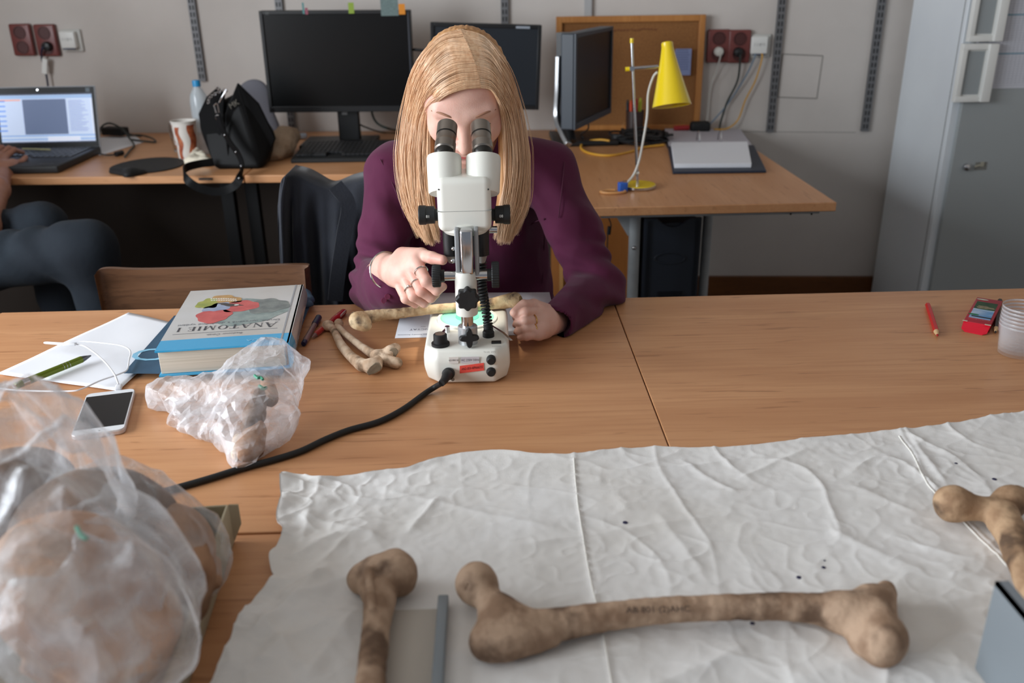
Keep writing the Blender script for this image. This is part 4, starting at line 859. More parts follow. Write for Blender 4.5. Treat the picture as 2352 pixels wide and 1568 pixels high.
# person's hip sits on the stool top
# ================================================================ stereo microscope (seen from its back)
M_en = mat('cream_enamel', (232, 231, 222), .32, spec=.5, coat=.15)
M_rub = mat('black_rubber', (20, 21, 22), .6)
xb = -.048; zt = ZT+.058; y0, y1 = 1.276, 1.475
T = Thing('microscope', 'white stereo microscope with chrome column standing on the table in front of the woman', 'microscope', (xb, 1.37, ZT))
wb = .0665; ch = .016
ch = .020
foot = [(xb-wb+ch, y0), (xb+wb-ch, y0-.002), (xb+wb, y0+ch), (xb+wb, y1), (xb-wb, y1), (xb-wb, y0+ch)]
bm = bmesh.new(); lv = []
def ring(zz, sc_, dy): 
    cx, cy = xb, (y0+y1)/2
    return [bm.verts.new((cx+(x-cx)*sc_, cy+(y-cy)*(1 if y > cy else 1)+(dy if y < cy else 0), zz)) for x, y in foot]
R1 = ring(ZT+.0015, .95, .003); R2 = ring(ZT+.022, 1.03, 0); R3 = ring(zt-.016, 1.03, 0); R4 = ring(zt, .985, .006)
for A, B in ((R1, R2), (R2, R3), (R3, R4)):
    for i in range(6): bm.faces.new((A[i], A[(i+1) % 6], B[(i+1) % 6], B[i]))
bm.faces.new(R1[::-1]); bm.faces.new(R4); bmesh.ops.bevel(bm, geom=[e for e in bm.edges], offset=.005, segments=3, affect='EDGES', profile=.5)
bm.verts.index_update(); g = G().add([tuple(v.co) for v in bm.verts], [[v.index for v in f.verts] for f in bm.faces]); bm.free()
T.part('base', g, M_en)
T.part('rubber_feet', G().box((xb, (y0+y1)/2+.004, ZT+.0022), (2*wb-.034, y1-y0-.034, .0042)), M_rub)
def top(px, py): return at(px, py, zt)
def fr(px, py, off=0): return q(px, py, y0-off)
# stage disc; faint emission puts the lamplit glow into the glass
sc0 = top(1072, 728); sc0[0] = xb+.002
T.part('stage_disc', [(G().lathe([(0, .0), (.046, .0), (.046, .002), (.044, .003), (0, .003)], (xb-.001, 1.415, zt-.0005), n=48), mat('green_glass', (150, 224, 196), .25, emit=.12)),
   (G().lathe([(0, .0032), (.020, .0032), (.020, .0036), (0, .0036)], (xb-.001, 1.418, zt-.0005), n=40), mat('green_glass_dark', (110, 206, 180), .3, emit=.1))])
T.part('stage_ring', G().lathe([(.046, 0), (.051, 0), (.051, .003), (.046, .0035), (.046, 0)], (xb-.001, 1.415, zt), n=48), M_en)
# column
cy = 1.310; cx = q(1075, 780, cy)[0]
T.part('column', G().cyl((cx, cy, zt), (cx, cy, q(1072, 700, cy)[2]), .0095, n=28), M_chrome)
zc = q(1075, 747, cy)[2]
T.part('column_collar', G().lathe([(0, 0), (.0155, 0), (.0155, zc-zt-.001), (.0145, zc-zt), (.0096, zc-zt)], (cx, cy, zt)), mat('collar_metal', (190, 192, 194), .35, .6))
def lobed(c, ax, r, n, dep, th, nm, rb=.2):
    a, b, d = frame(ax); c = np.array(c); P = []
    for k in range(96):
        t = 2*math.pi*k/96; rr = r*(1-rb*.5+rb*.5*math.cos(n*t)); P.append((rr*math.cos(t), rr*math.sin(t)))
    g = G(); m = 96; V = []
    for sc_, h in ((.88, 0), (1, .15), (1, .85), (.86, 1.0), (.55, 1.0), (.0, .98)):
        V += [c+a*x*sc_+b*y*sc_+d*th*h for x, y in P]
    g.add(V, [(i*m+k, i*m+(k+1) % m, (i+1)*m+(k+1) % m, (i+1)*m+k) for i in range(5) for k in range(m)]+[tuple(range(m))[::-1]]); return g
c0 = q(1077, 778, cy-.018); T.part('collar_clamp_knob', lobed((c0[0], cy-.0165, max(c0[2], zt+.0158)), (.1, -1, .12), .0155, 4, 0, .011, '', .5), M_rub)
# focus block (cream sleeve)
zb_, z2 = q(1074, 720, cy)[2], q(1074, 622, cy)[2]
T.part('focus_block', G().lathe([(0, 0), (.0168, 0), (.0172, .002), (.0172, z2-zb_-.006), (.0155, z2-zb_), (0, z2-zb_)], (cx, cy, zb_)), M_en)
c0 = q(1074, 683, cy-.02); T.part('clamp_knob', lobed((c0[0], cy-.017, c0[2]), (0, -1, 0), .0185, 8, 0, .016, '', .16), M_rub)
# pinion shaft and focus wheels
zs = q(1074, 632, cy)[2]; xl_ = q(1018, 633, cy)[0]; xr_ = q(1130, 632, cy)[0]
T.part('focus_shaft', G().cyl((xl_, cy, zs), (xr_, cy, zs), .0072, n=20), M_chrome)
def wheel(x0, x1, r, r2, xs_):
    g = G(); n = 60; V = []
    for x, k in ((x0, .92), (x0+(x1-x0)*.12, 1), (x0+(x1-x0)*.88, 1), (x1, .92), (x1, .5), (x1, 0.0)):
        for i in range(n*2): t = math.pi*i/n; rr = r*k*(1 if (i//2) % 2 else .955); V.append((x, cy+rr*math.cos(t), zs+rr*math.sin(t)))
    m = 2*n; g.add(V, [(i*m+k, i*m+(k+1) % m, (i+1)*m+(k+1) % m, (i+1)*m+k) for i in range(5) for k in range(m)]+[tuple(range(m))[::-1]])
    g.cyl((x0, cy, zs), (xs_, cy, zs), r2, n=20); return g
a = q(993, 632, cy)[0]; b = q(1012, 632, cy)[0]; T.part('focus_wheel', wheel(b, a, .0175, .0095, q(1021, 632, cy)[0]), M_rub)
a = q(1129, 630, cy)[0]; b = q(1147, 630, cy)[0]; T.part('focus_wheel', wheel(a, b, .0205, .0095, q(1119, 632, cy)[0]), M_rub)
# rack: chrome bar between side plates
zt1 = q(1072, 528, cy)[2]; c2 = q(1072, 570, cy-.006)[0]
T.part('rack_column', G().rbox((c2, cy-.004, (z2+zt1)/2), (.0195, .020, zt1-z2+.006), .004), M_chrome)
Mg = mat('grey_casting', (150, 152, 154), .45, .2)
T.part('side_plate', G().rbox((c2-.0148, cy+.010, (z2+zt1)/2-.004), (.0066, .034, zt1-z2+.012), .002).rbox((c2+.0148, cy+.010, (z2+zt1)/2-.004), (.0066, .034, zt1-z2+.012), .002), Mg)
T.part('side_screw', G().sph(q(1040, 599, cy-.0), .0035).sph(q(1041, 571, cy), .003), M_chrome)
# head
hy = 1.352
def zz(py, Y=hy): return q(1068, py, Y)[2]
hx_ = q(1066, 470, hy-.03)[0]
zb0, zb1, zb2 = zz(545, hy-.03), zz(524, hy-.03), zz(408, hy-.03)
hw = (q(1130, 470, hy-.032)[0]-q(1005, 470, hy-.032)[0])/2
T.part('head_lower_ring', G().lathe([(0, 0), (hw*.82, 0), (hw*.96, .006), (hw*.98, zb1-zb0+.004), (0, zb1-zb0+.004)], (hx_, hy+.008, zb0)), M_en)
T.part('head_body', G().rbox((hx_, hy+.012, (zb1+zb2)/2-.004), (hw*2, .084, zb2-zb1+.006), .011, seg=5), M_en)
T.part('head_joint', G().box((hx_, hy+.012, zz(485, hy-.03)), (hw*2+.0006, .0846, .0006)), mat('joint_line', (150, 150, 146), .7))
# zoom knobs
for s, pa, pb in ((-1, 1006, 962), (1, 1130, 1172)):
    zk = q(pa, 493, hy)[2]; a = q(pa, 493, hy)[0]; b = q(pb, 493, hy)[0]
    g = G(); V = []; prof = [(.0095, a-s*.002), (.0095, a+(b-a)*.15), (.0135, a+(b-a)*.18), (.0140, a+(b-a)*.62), (.0150, a+(b-a)*.64), (.0152, a+(b-a)*.95), (.0142, b), (0, b)]
    ZK = T.part('zoom_knob', G().lathe([(r, (x-a)*s) for r, x in prof], (a, hy, zk), (s, 0, 0), 36), M_rub)
    T.part('zoom_number', G().text('81' if s < 0 else '08', .006, (a+(b-a)*.5, hy-.0142, zk+.001), (1, 0, 0), (0, 0, 1)), M_white, parent=ZK)
T.part('lock_screw', G().cyl(q(1124, 527, hy-.01), q(1142, 527, hy-.01), .0055, n=16), M_chrome)
# objectives below
for px in (1036, 1104):
    p = q(px, 545, hy+.015); OB = T.part('objective', G().lathe([(0, 0), (.012, 0), (.013, -.003), (.0135, .02), (.0135, .036), (0, .036)], (p[0], hy+.018, q(px, 580, hy+.018)[2])), M_black)
    T.part('lens_hood', G().lathe([(.006, -.016), (.0115, 0), (0, 0)], (p[0], hy+.018, q(px, 580, hy+.018)[2])), Mg, parent=OB)
# inclined eyepiece tubes: cream prism housings, steel eyepieces
for s, pc, pt in ((-1, (1025, 430), (1020, 347)), (1, (1107, 430), (1110, 347))):
    A = q(pc[0]+s*3, pc[1]+15, hy-.005); B = q(pt[0], pt[1]+12, hy+.022); d = nrm(B-A); L = np.linalg.norm(B-A)
    PH = T.part('prism_housing', G().lathe([(0, 0), (.0235, 0), (.0252, .0025), (.0268, L*.7), (.0268, L-.003), (.0255, L), (.012, L+.001)], A, d, 44), M_en)
    T.part('housing_screw', G().sph(A+np.array((s*.008, -.023, .012)), .0013, 8, 6), M_black, parent=PH)
    e0 = B; e1 = q(1028 if s < 0 else 1103, 287, hy+.075); de = nrm(e1-e0); Le = np.linalg.norm(e1-e0)
    Ms = mat('brushed_steel', (150, 142, 134), .3, .9); Msd = mat('dark_steel_band', (60, 58, 56), .35, .8)
    T.part('eyepiece', [(G().lathe([(.0125, 0), (.0145, .004), (.0145, .010)], e0, de, 36), Msd), (G().lathe([(.0145, .010), (.0165, .012), (.0165, .026)], e0, de, 60), Ms), (G().lathe([(.0165, .026), (.0155, .028), (.0155, Le*.62)], e0, de, 36), Ms), (G().lathe([(.0157, Le*.62), (.0157, Le*.66)], e0, de, 36), Msd), (G().lathe([(.0160, Le*.66), (.0160, Le-.002), (.0145, Le), (.010, Le-.001), (0, Le-.002)], e0, de, 36), Ms)], parent=PH)
# spiral lamp cable
p0 = q(1122, 772, 1.345); p0[2] = zt; pm = [top(1122, 771), q(1121, 745, 1.35), q(1114, 700, 1.36), q(1108, 660, 1.36), q(1107, 620, 1.37), q(1106, 575, 1.38)]
ax_ = curve(pm, 640); V = []
for i in range(640):
    d = nrm(ax_[min(i+1, 639)]-ax_[max(i-1, 0)]); a, b, _ = frame(d, (1, 0, 0)); th = i*2*math.pi*30/640; V.append(ax_[i]+.0062*(math.cos(th)*a+math.sin(th)*b))
T.part('spiral_cord', G().tube(V, .0020, 6), M_rub)
T.part('cord_socket', G().lathe([(0, 0), (.0095, 0), (.0095, .008), (.008, .010), (0, .010)], top(1122, 772)), M_rub)
# top-side fittings
p = top(1012, 792); T.part('brightness_knob', [(G().lathe([(0, 0), (.0145, 0), (.0145, .004), (.0112, .005)], p), M_rub), (G().lathe([(.0112, .005), (.0108, .018), (.009, .0195), (.008, .0195)], p, n=24), M_rub), (G().lathe([(.008, .0195), (0, .0195)], p), mat('silver_cap', (180, 178, 174), .3, .9))])
a = top(998, 797); b = top(1026, 757); a[2] += .002; b[2] += .003
T.part('specimen_clip', [(G().ribbon([a, (a+b)/2+np.array((0, 0, .004)), b], .0045, .0008, (1, .3, 0)), M_chrome), (G().cyl(top(1028, 762), top(1028, 762)+np.array((0, 0, .010)), .0042, n=16), M_chrome)])
a = top(1128, 752); b = top(1175, 783); a[2] += .004; b[2] += .001
T.part('specimen_clip', G().ribbon([a, (a*.4+b*.6)+np.array((0, 0, .003)), b], .004, .0008, (.3, 1, 0)), M_chrome)
p = top(1140, 787); T.part('power_switch', G().box(p+np.array((0, 0, .001)), (.0155, .0085, .003)), M_rub, bev=.0006)
T.part('switch_text', G().text('POWER', .0042, top(1141, 796)+np.array((0, 0, .0004)), (1, 0, 0), (0, 1, 0)), mat('grey_print4', (150, 150, 150), .7))
yq = y0-.0022
for py in (825, 852):
    p = q(1128, py, y0); T.part('fuse_holder', G().lathe([(0, .009), (.0052, .009), (.0066, .007), (.0076, .003), (.0076, -.004), (0, -.004)], (p[0], y0, p[2]), (0, -1, 0), 28), M_rub)
def onb(px, py, o=0): p = q(px, py, yq-o); return p
T.part('fuse_text', G().text('T0.5A  250V', .0038, onb(1125, 808), (1, 0, .0), (0, 0, 1)), MATS['grey_print4'])
def lab(pa, pb, m, nm, o=.0): 
    a = onb(*pa); b = onb(*pb); return T.part(nm, G().box(((a[0]+b[0])/2, yq-o, (a[2]+b[2])/2), (abs(b[0]-a[0]), .0008, abs(a[2]-b[2]))), m)
lab((1031, 820), (1053, 834), mat('label_pale', (232, 226, 220), .6), 'number_label'); T.part('number_text', G().text('63-84/16', .0042, onb(1042, 827, .0008), (1, 0, 0), (0, 0, 1)), mat('ink_dark', (60, 58, 66), .7))
lab((1059, 820), (1101, 833), mat('label_grey', (204, 198, 202), .6), 'voltage_label'); T.part('voltage_text', G().text('AC 230V 50Hz', .0054, onb(1080, 826.5, .0008), (1, 0, 0), (0, 0, 1), xs=.86), mat('ink_grey', (100, 98, 106), .7))
Pp = [onb(1056, 840), onb(1111, 833), onb(1112, 850), onb(1056, 857)]
RT = T.part('red_tape_label', G().poly3(Pp, .0006, (0, -1, 0)), mat('red_tape', (236, 84, 72), .6))
T.part('tape_writing', G().text('AN2-003-489666222', .0060, onb(1084, 845, .0009), (1, 0, .10), (-.10, 0, 1), shear=.25, xs=.66), mat('pen_ink', (70, 20, 28), .8), parent=RT)
p = onb(1040, 871); T.part('screw', G().lathe([(0, .001), (.0028, .0008), (.003, 0)], p, (0, -1, 0), 16), mat('screw_grey', (140, 140, 138), .4, .6))
# mains lead
cpts = [q(1030, 858, y0-.004), q(1026, 862, y0-.018), q(1021, 872, y0-.032), q(1014, 880, y0-.045)]
g = G().tube(curve(cpts, 20), np.linspace(.0085, .0052, 20), 20); g.lathe([(.0098, -.003), (.0098, .004), (.008, .006)], cpts[0], nrm(cpts[1]-cpts[0]), 24)
lead = [q(1014, 880, y0-.045), at(1000, 888, ZT+.010), at(975, 904, ZT+.0045), at(925, 940, ZT+.0045), at(870, 968, ZT+.0045), at(800, 988, ZT+.0045), at(745, 1010, ZT+.0045), at(690, 1036, ZT+.0045), at(620, 1058, ZT+.0045), at(560, 1074, ZT+.0045), at(480, 1099, ZT+.0045), at(400, 1122, ZT+.0045), at(330, 1142, ZT+.0045), at(200, 1180, ZT+.0045), (-.60, .98, ZT+.0045), (-.70, 1.05, ZT+.0045)]
T.part('cord_grip', g, M_rub)
T.part('power_cord', G().tube(curve(lead, 160), .0045, 12), M_rub, label='thick black power cord running across the table')
# lamp inside the head, shining down on the stage
l = bpy.data.lights.new('microscope_lamp', 'SPOT'); l.energy = .9; l.spot_size = math.radians(62); l.spot_blend = .7; l.color = (1, .95, .84); l.shadow_soft_size = .008
lo = bpy.data.objects.new('microscope_lamp', l); COL.objects.link(lo); lo.location = (hx_, hy+.055, zb0-.012); lo.rotation_euler = (Vector((xb-.005, 1.425, zt))-Vector(lo.location)).to_track_quat('-Z', 'Y').to_euler()
# ================================================================ papers, book and pens on the table
def sheet(name, label, P, m=M_paper, z=ZT+.0004, th=.0006, nu=24, wob=.0, seed=0, edge=0, cat='paper', T=None):
    """bilinear sheet through four corners (far-left, far-right, near-right, near-left) with gentle curl"""
    P = [np.array(p, float) for p in P]; V = []
    for s_ in (0, 1):
        for i in range(nu+1):
            for j in range(nu+1):
                u, v = i/nu, j/nu; p = (P[0]*(1-u)+P[1]*u)*(1-v)+(P[3]*(1-u)+P[2]*u)*v
                h = wob*(.5+.5*pn(np.array((u*2.2, v*2.2, .3)), 1, seed))*1.0+edge*max(0, abs(2*u-1)-.7)**2*8
                V.append((p[0], p[1], z+h+(0 if s_ else th)))
    n = nu+1; N2 = n*n; Q = []
    for i in range(nu):
        for j in range(nu): a = i*n+j; Q.append((a, a+1, a+n+1, a+n)); b = a+N2; Q.append((b, b+n, b+n+1, b+1))
    for i in range(nu): Q += [(i*n, i*n+n, i*n+n+N2, i*n+N2), (i*n+nu, i*n+nu+N2, i*n+n+nu+N2, i*n+n+nu), (i, i+N2, i+1+N2, i+1), (nu*n+i, nu*n+i+1, nu*n+i+1+N2, nu*n+i+N2)]
    V = np.array(V); Q = np.array(Q)
    if T: return T.apart(name, V, Q, m)
    return asingle(name, label, cat, V, Q, m)
sheet('paper_sheet', 'creased white paper sheet under the green pen and white cable', [at(296, 721), at(432, 752), at(272, 902), at(-6, 862)], wob=.005, seed=3)
T = Thing('printed_page', 'white printed page lying under the left side of the microscope', 'paper', at(990, 770)+np.array((0, 0, .0004)))
sheet('sheet', '', [at(932, 674), at(1262, 672), at(1284, 768), at(907, 777)], T=T, nu=6)
g = G(); 
for t_, sz, px, py in (('ENCTAT', .011, 967, 756), ('v jednotce katedry Anatomie', .0060, 958, 768), ('zapisy', .004, 972, 750)): g.text(t_, sz, at(px, py, ZT+.0011), (-1, 0, 0), (0, -1, 0), .0001)
T.part('printing', g, mat('print_ink', (120, 120, 136), .8))
# folder under the book
M_blue = mat('slate_blue_folder', (52, 84, 108), .55, rgb2=(44, 72, 96), nscale=14)
P = [at(372, 760, ZT+.012), at(716, 683, ZT+.012), at(640, 862, ZT+.012), at(283, 857, ZT+.012)]
zf = ZT+.010
P = [at(400, 726, zf), at(720, 682, zf), at(648, 862, zf), at(284, 857, zf)]
T = Thing('folder', 'slate blue glossy folder with a pale letter O lying under the anatomy book', 'folder', (np.mean(P, 0)[0], np.mean(P, 0)[1], ZT))
V, Q = sdf([cone(at(690, 690, ZT+.022), at(706, 700, ZT+.014), .016, .010, flat=.7, w=(0, 0, 1)), cone(at(700, 678, ZT+.018), at(712, 690, ZT+.014), .012, .008)], .0025, .015, zmin=ZT+.011, disp=lambda P: .007*np.abs(pn(P, 40))-.002)
T.part('folder_sleeve', G().prism([(p[0], p[1]) for p in P], ZT+.0098, ZT+.0112), M_blue)
T.apart('crumpled_corner', V, Q, M_blue)
T.part('letter', G().text('O', .075, at(352, 812, zf+.0016), (-1, .12, 0), (-.1, -1, 0), .0002, xs=1.25), mat('pale_cyan_print', (132, 186, 214), .6))
# book
BT = .045; zb_ = ZT+.0116
zt_ = zb_+BT; bcn = [at(368, 795, zt_), at(655, 797, zt_), at(692, 662, zt_), at(446, 660, zt_)]; bc = sum(bcn)/4; bd_ = nrm(((bcn[3]+bcn[2])-(bcn[0]+bcn[1]))*np.array((1, 1, 0)))
T = Thing('book', 'thick closed anatomy textbook with a grey cover and blue bottom band', 'book', (bc[0], bc[1], zb_), rz=math.atan2(bd_[1], bd_[0])-math.pi/2)
W2, D2 = .1045, .147
M_cov = mat('cover_grey', (204, 204, 204), .22, rgb2=(190, 186, 180), nscale=5, coat=.6); M_cb = mat('cover_blue', (52, 164, 214), .25, coat=.5)
M_pg = mat('page_edges', (206, 198, 184), .9, rgb2=(188, 180, 164), nscale=3, stretch=(1, 1, 220))
T.part('pages', G().rbox((-.003, 0, BT/2), (2*W2-.012, 2*D2-.010, BT-.006), .001), M_pg, w=0)
band = -D2+.022*2
def cov(z): return [(G().box((0, (band+D2)/2, z), (2*W2, D2-band, .0028)), M_cov), (G().box((0, (-D2+band)/2, z), (2*W2, band+D2, .0028)), M_cb)]
T.part('front_cover', cov(BT-.0014), w=0); T.part('back_cover', [(G().box((0, 0, .0014), (2*W2, 2*D2, .0028)), M_cb)], w=0)
sp_ = [(W2-.001+.006*math.sin(math.pi*t), t*BT) for t in np.linspace(0, 1, 9)]
T.part('spine', [(G().prism([(a+0, b) for a, b in sp_]+[(W2-.004, BT), (W2-.004, 0)], band, D2, M=lambda v: (v[0], v[2], v[1])), M_cov), (G().prism([(a, b) for a, b in sp_]+[(W2-.004, BT), (W2-.004, 0)], -D2, band, M=lambda v: (v[0], v[2], v[1])), M_cb)], w=0)
T.part('hinge_groove', G().box((W2-.014, 0, BT+.0001), (.003, 2*D2, .0006)), mat('groove_grey', (150, 152, 156), .4), w=0)
zc_ = BT+.0002
# painted head illustration on the cover (flat print)
def blob(cx, cy, rx, ry, m, z, rot=0, n=40, am=.06, sd=0, a0=0, a1=2*math.pi):
    P = []
    for k in range(n):
        t = a0+(a1-a0)*k/(n-1 if a1-a0 < 6.28 else n); r = 1+am*math.sin(3*t+sd)+am*.6*math.sin(7*t+2*sd); x, y = rx*r*math.cos(t), ry*r*math.sin(t); P.append((cx+x*math.cos(rot)-y*math.sin(rot), cy+x*math.sin(rot)+y*math.cos(rot)))
    return G().prism(P, z, z+.00015)
pr = []
def pm(nm, c, c2=None): return mat(nm, c, .35, rgb2=c2, nscale=60, coat=.4)
pr.append((blob(.018, .040, .066, .060, pm('il_grey', (150, 164, 160), (120, 138, 136)), zc_, sd=1), MATS['il_grey']))
pr.append((blob(.050, .058, .034, .034, pm('il_dark', (96, 104, 104), (128, 136, 132)), zc_+.0002, sd=2, am=.1), MATS['il_dark']))
pr.append((blob(.004, .064, .030, .026, pm('il_red', (206, 92, 88), (190, 74, 74)), zc_+.0003, .2, sd=3, am=.08), MATS['il_red']))
pr.append((blob(-.034, .026, .028, .030, MATS['il_red'], zc_+.0003, .3, sd=1, am=.08), MATS['il_red']))
pr.append((blob(-.034, .066, .024, .018, pm('il_blue', (160, 172, 196), (138, 152, 182)), zc_+.0004, .5, sd=5, am=.12), MATS['il_blue']))
pr.append((blob(-.030, .100, .030, .022, pm('il_tan', (196, 156, 96), (176, 132, 74)), zc_+.0003, -.2, sd=2, am=.12), MATS['il_tan']))
pr.append((blob(-.054, .086, .018, .024, pm('il_green', (168, 170, 70), (138, 150, 60)), zc_+.0004, .1, sd=4, am=.14), MATS['il_green']))
pr.append((blob(-.016, .074, .022, .006, pm('il_black', (54, 46, 44)), zc_+.0005, -.4, sd=6, am=.2), MATS['il_black']))
te = G()
for i in range(11): te.box((-.052+i*.0042, .108-.0003*i*i*.3, zc_+.0006), (.0030, .0034, .0003)); te.box((-.050+i*.0042, .100-.0003*i*i*.3, zc_+.0006), (.0030, .0034, .0003))
te.sph((-.004, .071, zc_+.0005), (.0045, .003, .0004)); pr.append((te, mat('il_white', (230, 228, 220), .4)))
for g_, _m in pr: g_.v = [(x*1.06-.002, (y-.06)*1.12+.038, z) for x, y, z in g_.v]
T.part('cover_illustration', pr, w=0)
# title in hand-drawn serif capitals (upside down for the viewer)
def serif(word, h, x0, y0_, z, sgn=-1, track=.18):
    g = G(); x = 0; tk = .15; tn = .05
    def st(ax, ay, bx, by, t):   # stroke as slanted bar with horizontal ends
        g.v += [(ax-t/2, ay), (ax+t/2, ay), (bx+t/2, by), (bx-t/2, by)]; n = len(g.v); g.f.append((n-4, n-3, n-2, n-1))
    def sf(cx, y, w=.30): st(cx-w/2+w/2, y, cx, y, 0); g.v += [(cx-w/2, y-.02), (cx+w/2, y-.02), (cx+w/2, y+.02), (cx-w/2, y+.02)]; n = len(g.v); g.f.append((n-4, n-3, n-2, n-1))
    for k, c in enumerate(word):
        w = {'A': .80, 'N': .82, 'T': .74, 'O': .82, 'M': 1.0, 'I': .3, 'E': .62, ' ': .22, '1': .3}[c]; b = len(g.v); s = 1.22 if k == 0 else 1
        if c == 'A': st(.06, .02, .40, 1, tn); st(.72, .02, .42, 1, tk); st(.0, 0, 0, 0, 0); g.v += [(.2, .36), (.6, .36), (.6, .41), (.2, .41)]; n = len(g.v); g.f.append((n-4, n-3, n-2, n-1)); sf(.06, .02, .24); sf(.72, .02, .28)
        elif c == 'N': st(.12, .02, .12, .98, tn); st(.70, .02, .70, .98, tn); st(.68, .0, .13, .98, tk); sf(.12, .02, .26); sf(.70, .98, .26); sf(.08, .98, .2)
        elif c == 'T': st(.37, .02, .37, .98, tk); g.v += [(.0, .93), (.74, .93), (.74, .98), (.0, .98)]; n = len(g.v); g.f.append((n-4, n-3, n-2, n-1)); sf(.37, .02, .32); st(.02, .78, .02, .96, .04); st(.72, .78, .72, .96, .04)
        elif c == 'O':
            for i in range(28):
                a, a2 = 2*math.pi*i/28, 2*math.pi*(i+1)/28
                P = [(.41+.40*math.cos(t), .5+.50*math.sin(t)) for t in (a, a2)]+[(.41+.26*math.cos(t), .5+.455*math.sin(t)) for t in (a2, a)]
                g.v += P; n = len(g.v); g.f.append((n-4, n-3, n-2, n-1))
        elif c == 'M': st(.12, .02, .14, .98, tn); st(.86, .02, .86, .98, tk); st(.50, .0, .18, .98, tk*.9); st(.50, 0, .82, .98, tn); sf(.12, .02, .24); sf(.86, .02, .3); sf(.12, .98, .18); sf(.88, .98, .22)
        elif c in 'I1': st(.15, .02, .15, .98, tk); sf(.15, .02, .3); sf(.15, .98, .3)
        elif c == 'E':
            st(.14, .02, .14, .98, tk); sf(.1, .02, .2); sf(.1, .98, .2)
            for y, xx in ((.0, .56), (.47, .44), (.94, .52)): g.v += [(.14, y), (xx, y), (xx, y+.05), (.14, y+.05)]; n = len(g.v); g.f.append((n-4, n-3, n-2, n-1))
            st(.56, .03, .58, .24, .04); st(.52, .80, .52, .98, .04); st(.44, .40, .44, .58, .04)
        g.v[b:] = [(x+vx*s, vy*s) for vx, vy in [(v[0], v[1]) for v in g.v[b:]]]; x += w*s+track
    xs = 1.0; W = x-track; o = G(); o.v = [(x0+sgn*(vx-W/2)*h*1.08, y0_+sgn*(vy-.5)*h, z) for vx, vy in g.v]; o.f = g.f; return o
T.part('title', serif('ANATOMIE 1', .0185, -.006, -.058, zc_+.0003), mat('title_ink', (70, 72, 78), .4), w=0)
g = G().text('Druhé, upravené a doplněné vydání', .0112, (-.006, -.037, zc_), (-1, 0, 0), (0, -1, 0), .0003, xs=1.05)
g.text('Radomír Čihák', .0095, (-.006, -.089, zc_), (-1, 0, 0), (0, -1, 0), .0003).box((-.006, -.0785, zc_+.0002), (.17, .0006, .0003))
T.part('subtitle', g, mat('subtitle_ink', (110, 112, 118), .5), w=0)
T.part('publisher_text', G().text('GRADA', .010, (.058, -.126, zc_), (-1, 0, 0), (0, -1, 0), .0003, xs=1.4).lathe([(0, .0004), (.0045, .0003), (.0045, 0)], (.080, -.126, zc_)), mat('publisher_pale', (140, 200, 226), .5), w=0)
T.part('spine_text', G().text('ANATOMIE', .022, (W2+.0052, -.02, BT/2), (0, 1, 0), (0, 0, 1), .0004), MATS['subtitle_ink'], w=0)
# phone
A = at(189, 984, ZT+.009); B = at(285, 984, ZT+.009); Cc = at(311, 889, ZT+.009); pw = .0715; phh = .143
d = nrm((Cc-B)*np.array((1, 1, 0))); ang = math.atan2(d[1], d[0])-math.pi/2; cc_ = B+d*phh/2-np.array((math.cos(ang), math.sin(ang), 0))*pw/2; cc_[2] = ZT+.0002
T = Thing('smartphone', 'white smartphone with a dark screen lying face up on the table', 'phone', cc_, rz=ang)
def rrect(w_, h_, r, n=6): return [(sx*(w_/2-r)+r*math.cos(a), sy*(h_/2-r)+r*math.sin(a)) for sx, sy, a0 in ((1, 1, 0), (-1, 1, math.pi/2), (-1, -1, math.pi), (1, -1, 1.5*math.pi)) for a in np.linspace(a0, a0+math.pi/2, n)]
T.part('frame', G().prism(rrect(pw, phh, .009), 0, .0072), mat('phone_rose_metal', (206, 196, 194), .35, .3), w=0, bev=.0014)
T.part('front_glass', G().prism(rrect(pw-.002, phh-.002, .0085), .0072, .0080), mat('phone_white', (226, 228, 232), .2), w=0)
T.part('screen', G().box((0, .001, .0081), (pw-.005, phh-.030, .0004)), mat('phone_screen', (14, 16, 19), .12), w=0)
T.part('jack_socket', G().cyl((.014, -phh/2-.0002, .0036), (.014, -phh/2+.002, .0036), .0022, n=14), M_blackm, w=0); T.part('bottom_screws', G().sph((-.018, -phh/2, .0036), .0008, 8, 6).sph((.0, -phh/2, .0036), .0006, 8, 6), M_blackm, w=0)
T.part('sensor', G().box((.002, -phh/2+.006, .0081), (.002, .0012, .0003)), M_blackm, w=0)
# white cable
zc0 = ZT+.012
wc = [at(272, 882, ZT+.012), at(262, 858, ZT+.02), at(240, 830, ZT+.022), at(212, 806, ZT+.022), at(186, 792, ZT+.022), at(150, 791, ZT+.022), at(106, 788, ZT+.02), at(108, 786, ZT+.021), at(150, 788, ZT+.026), at(190, 784, ZT+.028), at(240, 788, ZT+.028), at(280, 794, ZT+.026), at(299, 806, ZT+.022), at(296, 828, ZT+.018), at(292, 848, ZT+.016), at(276, 858, ZT+.014), at(230, 874, ZT+.013), at(190, 892, ZT+.011), at(160, 898, ZT+.010), at(60, 897, ZT+.006), at(0, 892, ZT+.004), at(-60, 885, ZT+.004)]
T = Thing('charging_cable', 'thin white charging cable looped over the paper beside the phone', 'cable', at(200, 830))
T.part('cord', G().tube(curve(wc, 240), .0014, 8), mat('white_rubber', (220, 220, 224), .45))
T.part('connector', G().rbox(at(272, 887, ZT+.011)+np.array((0, 0, -.002)), (.010, .016, .006), .002, np.array(Matrix.Rotation(ang, 3, 'Z'))), MATS['white_rubber'])
T.part('cable_clip', G().rbox(at(160, 790, ZT+.024), (.022, .008, .005), .0015), MATS['white_rubber'])
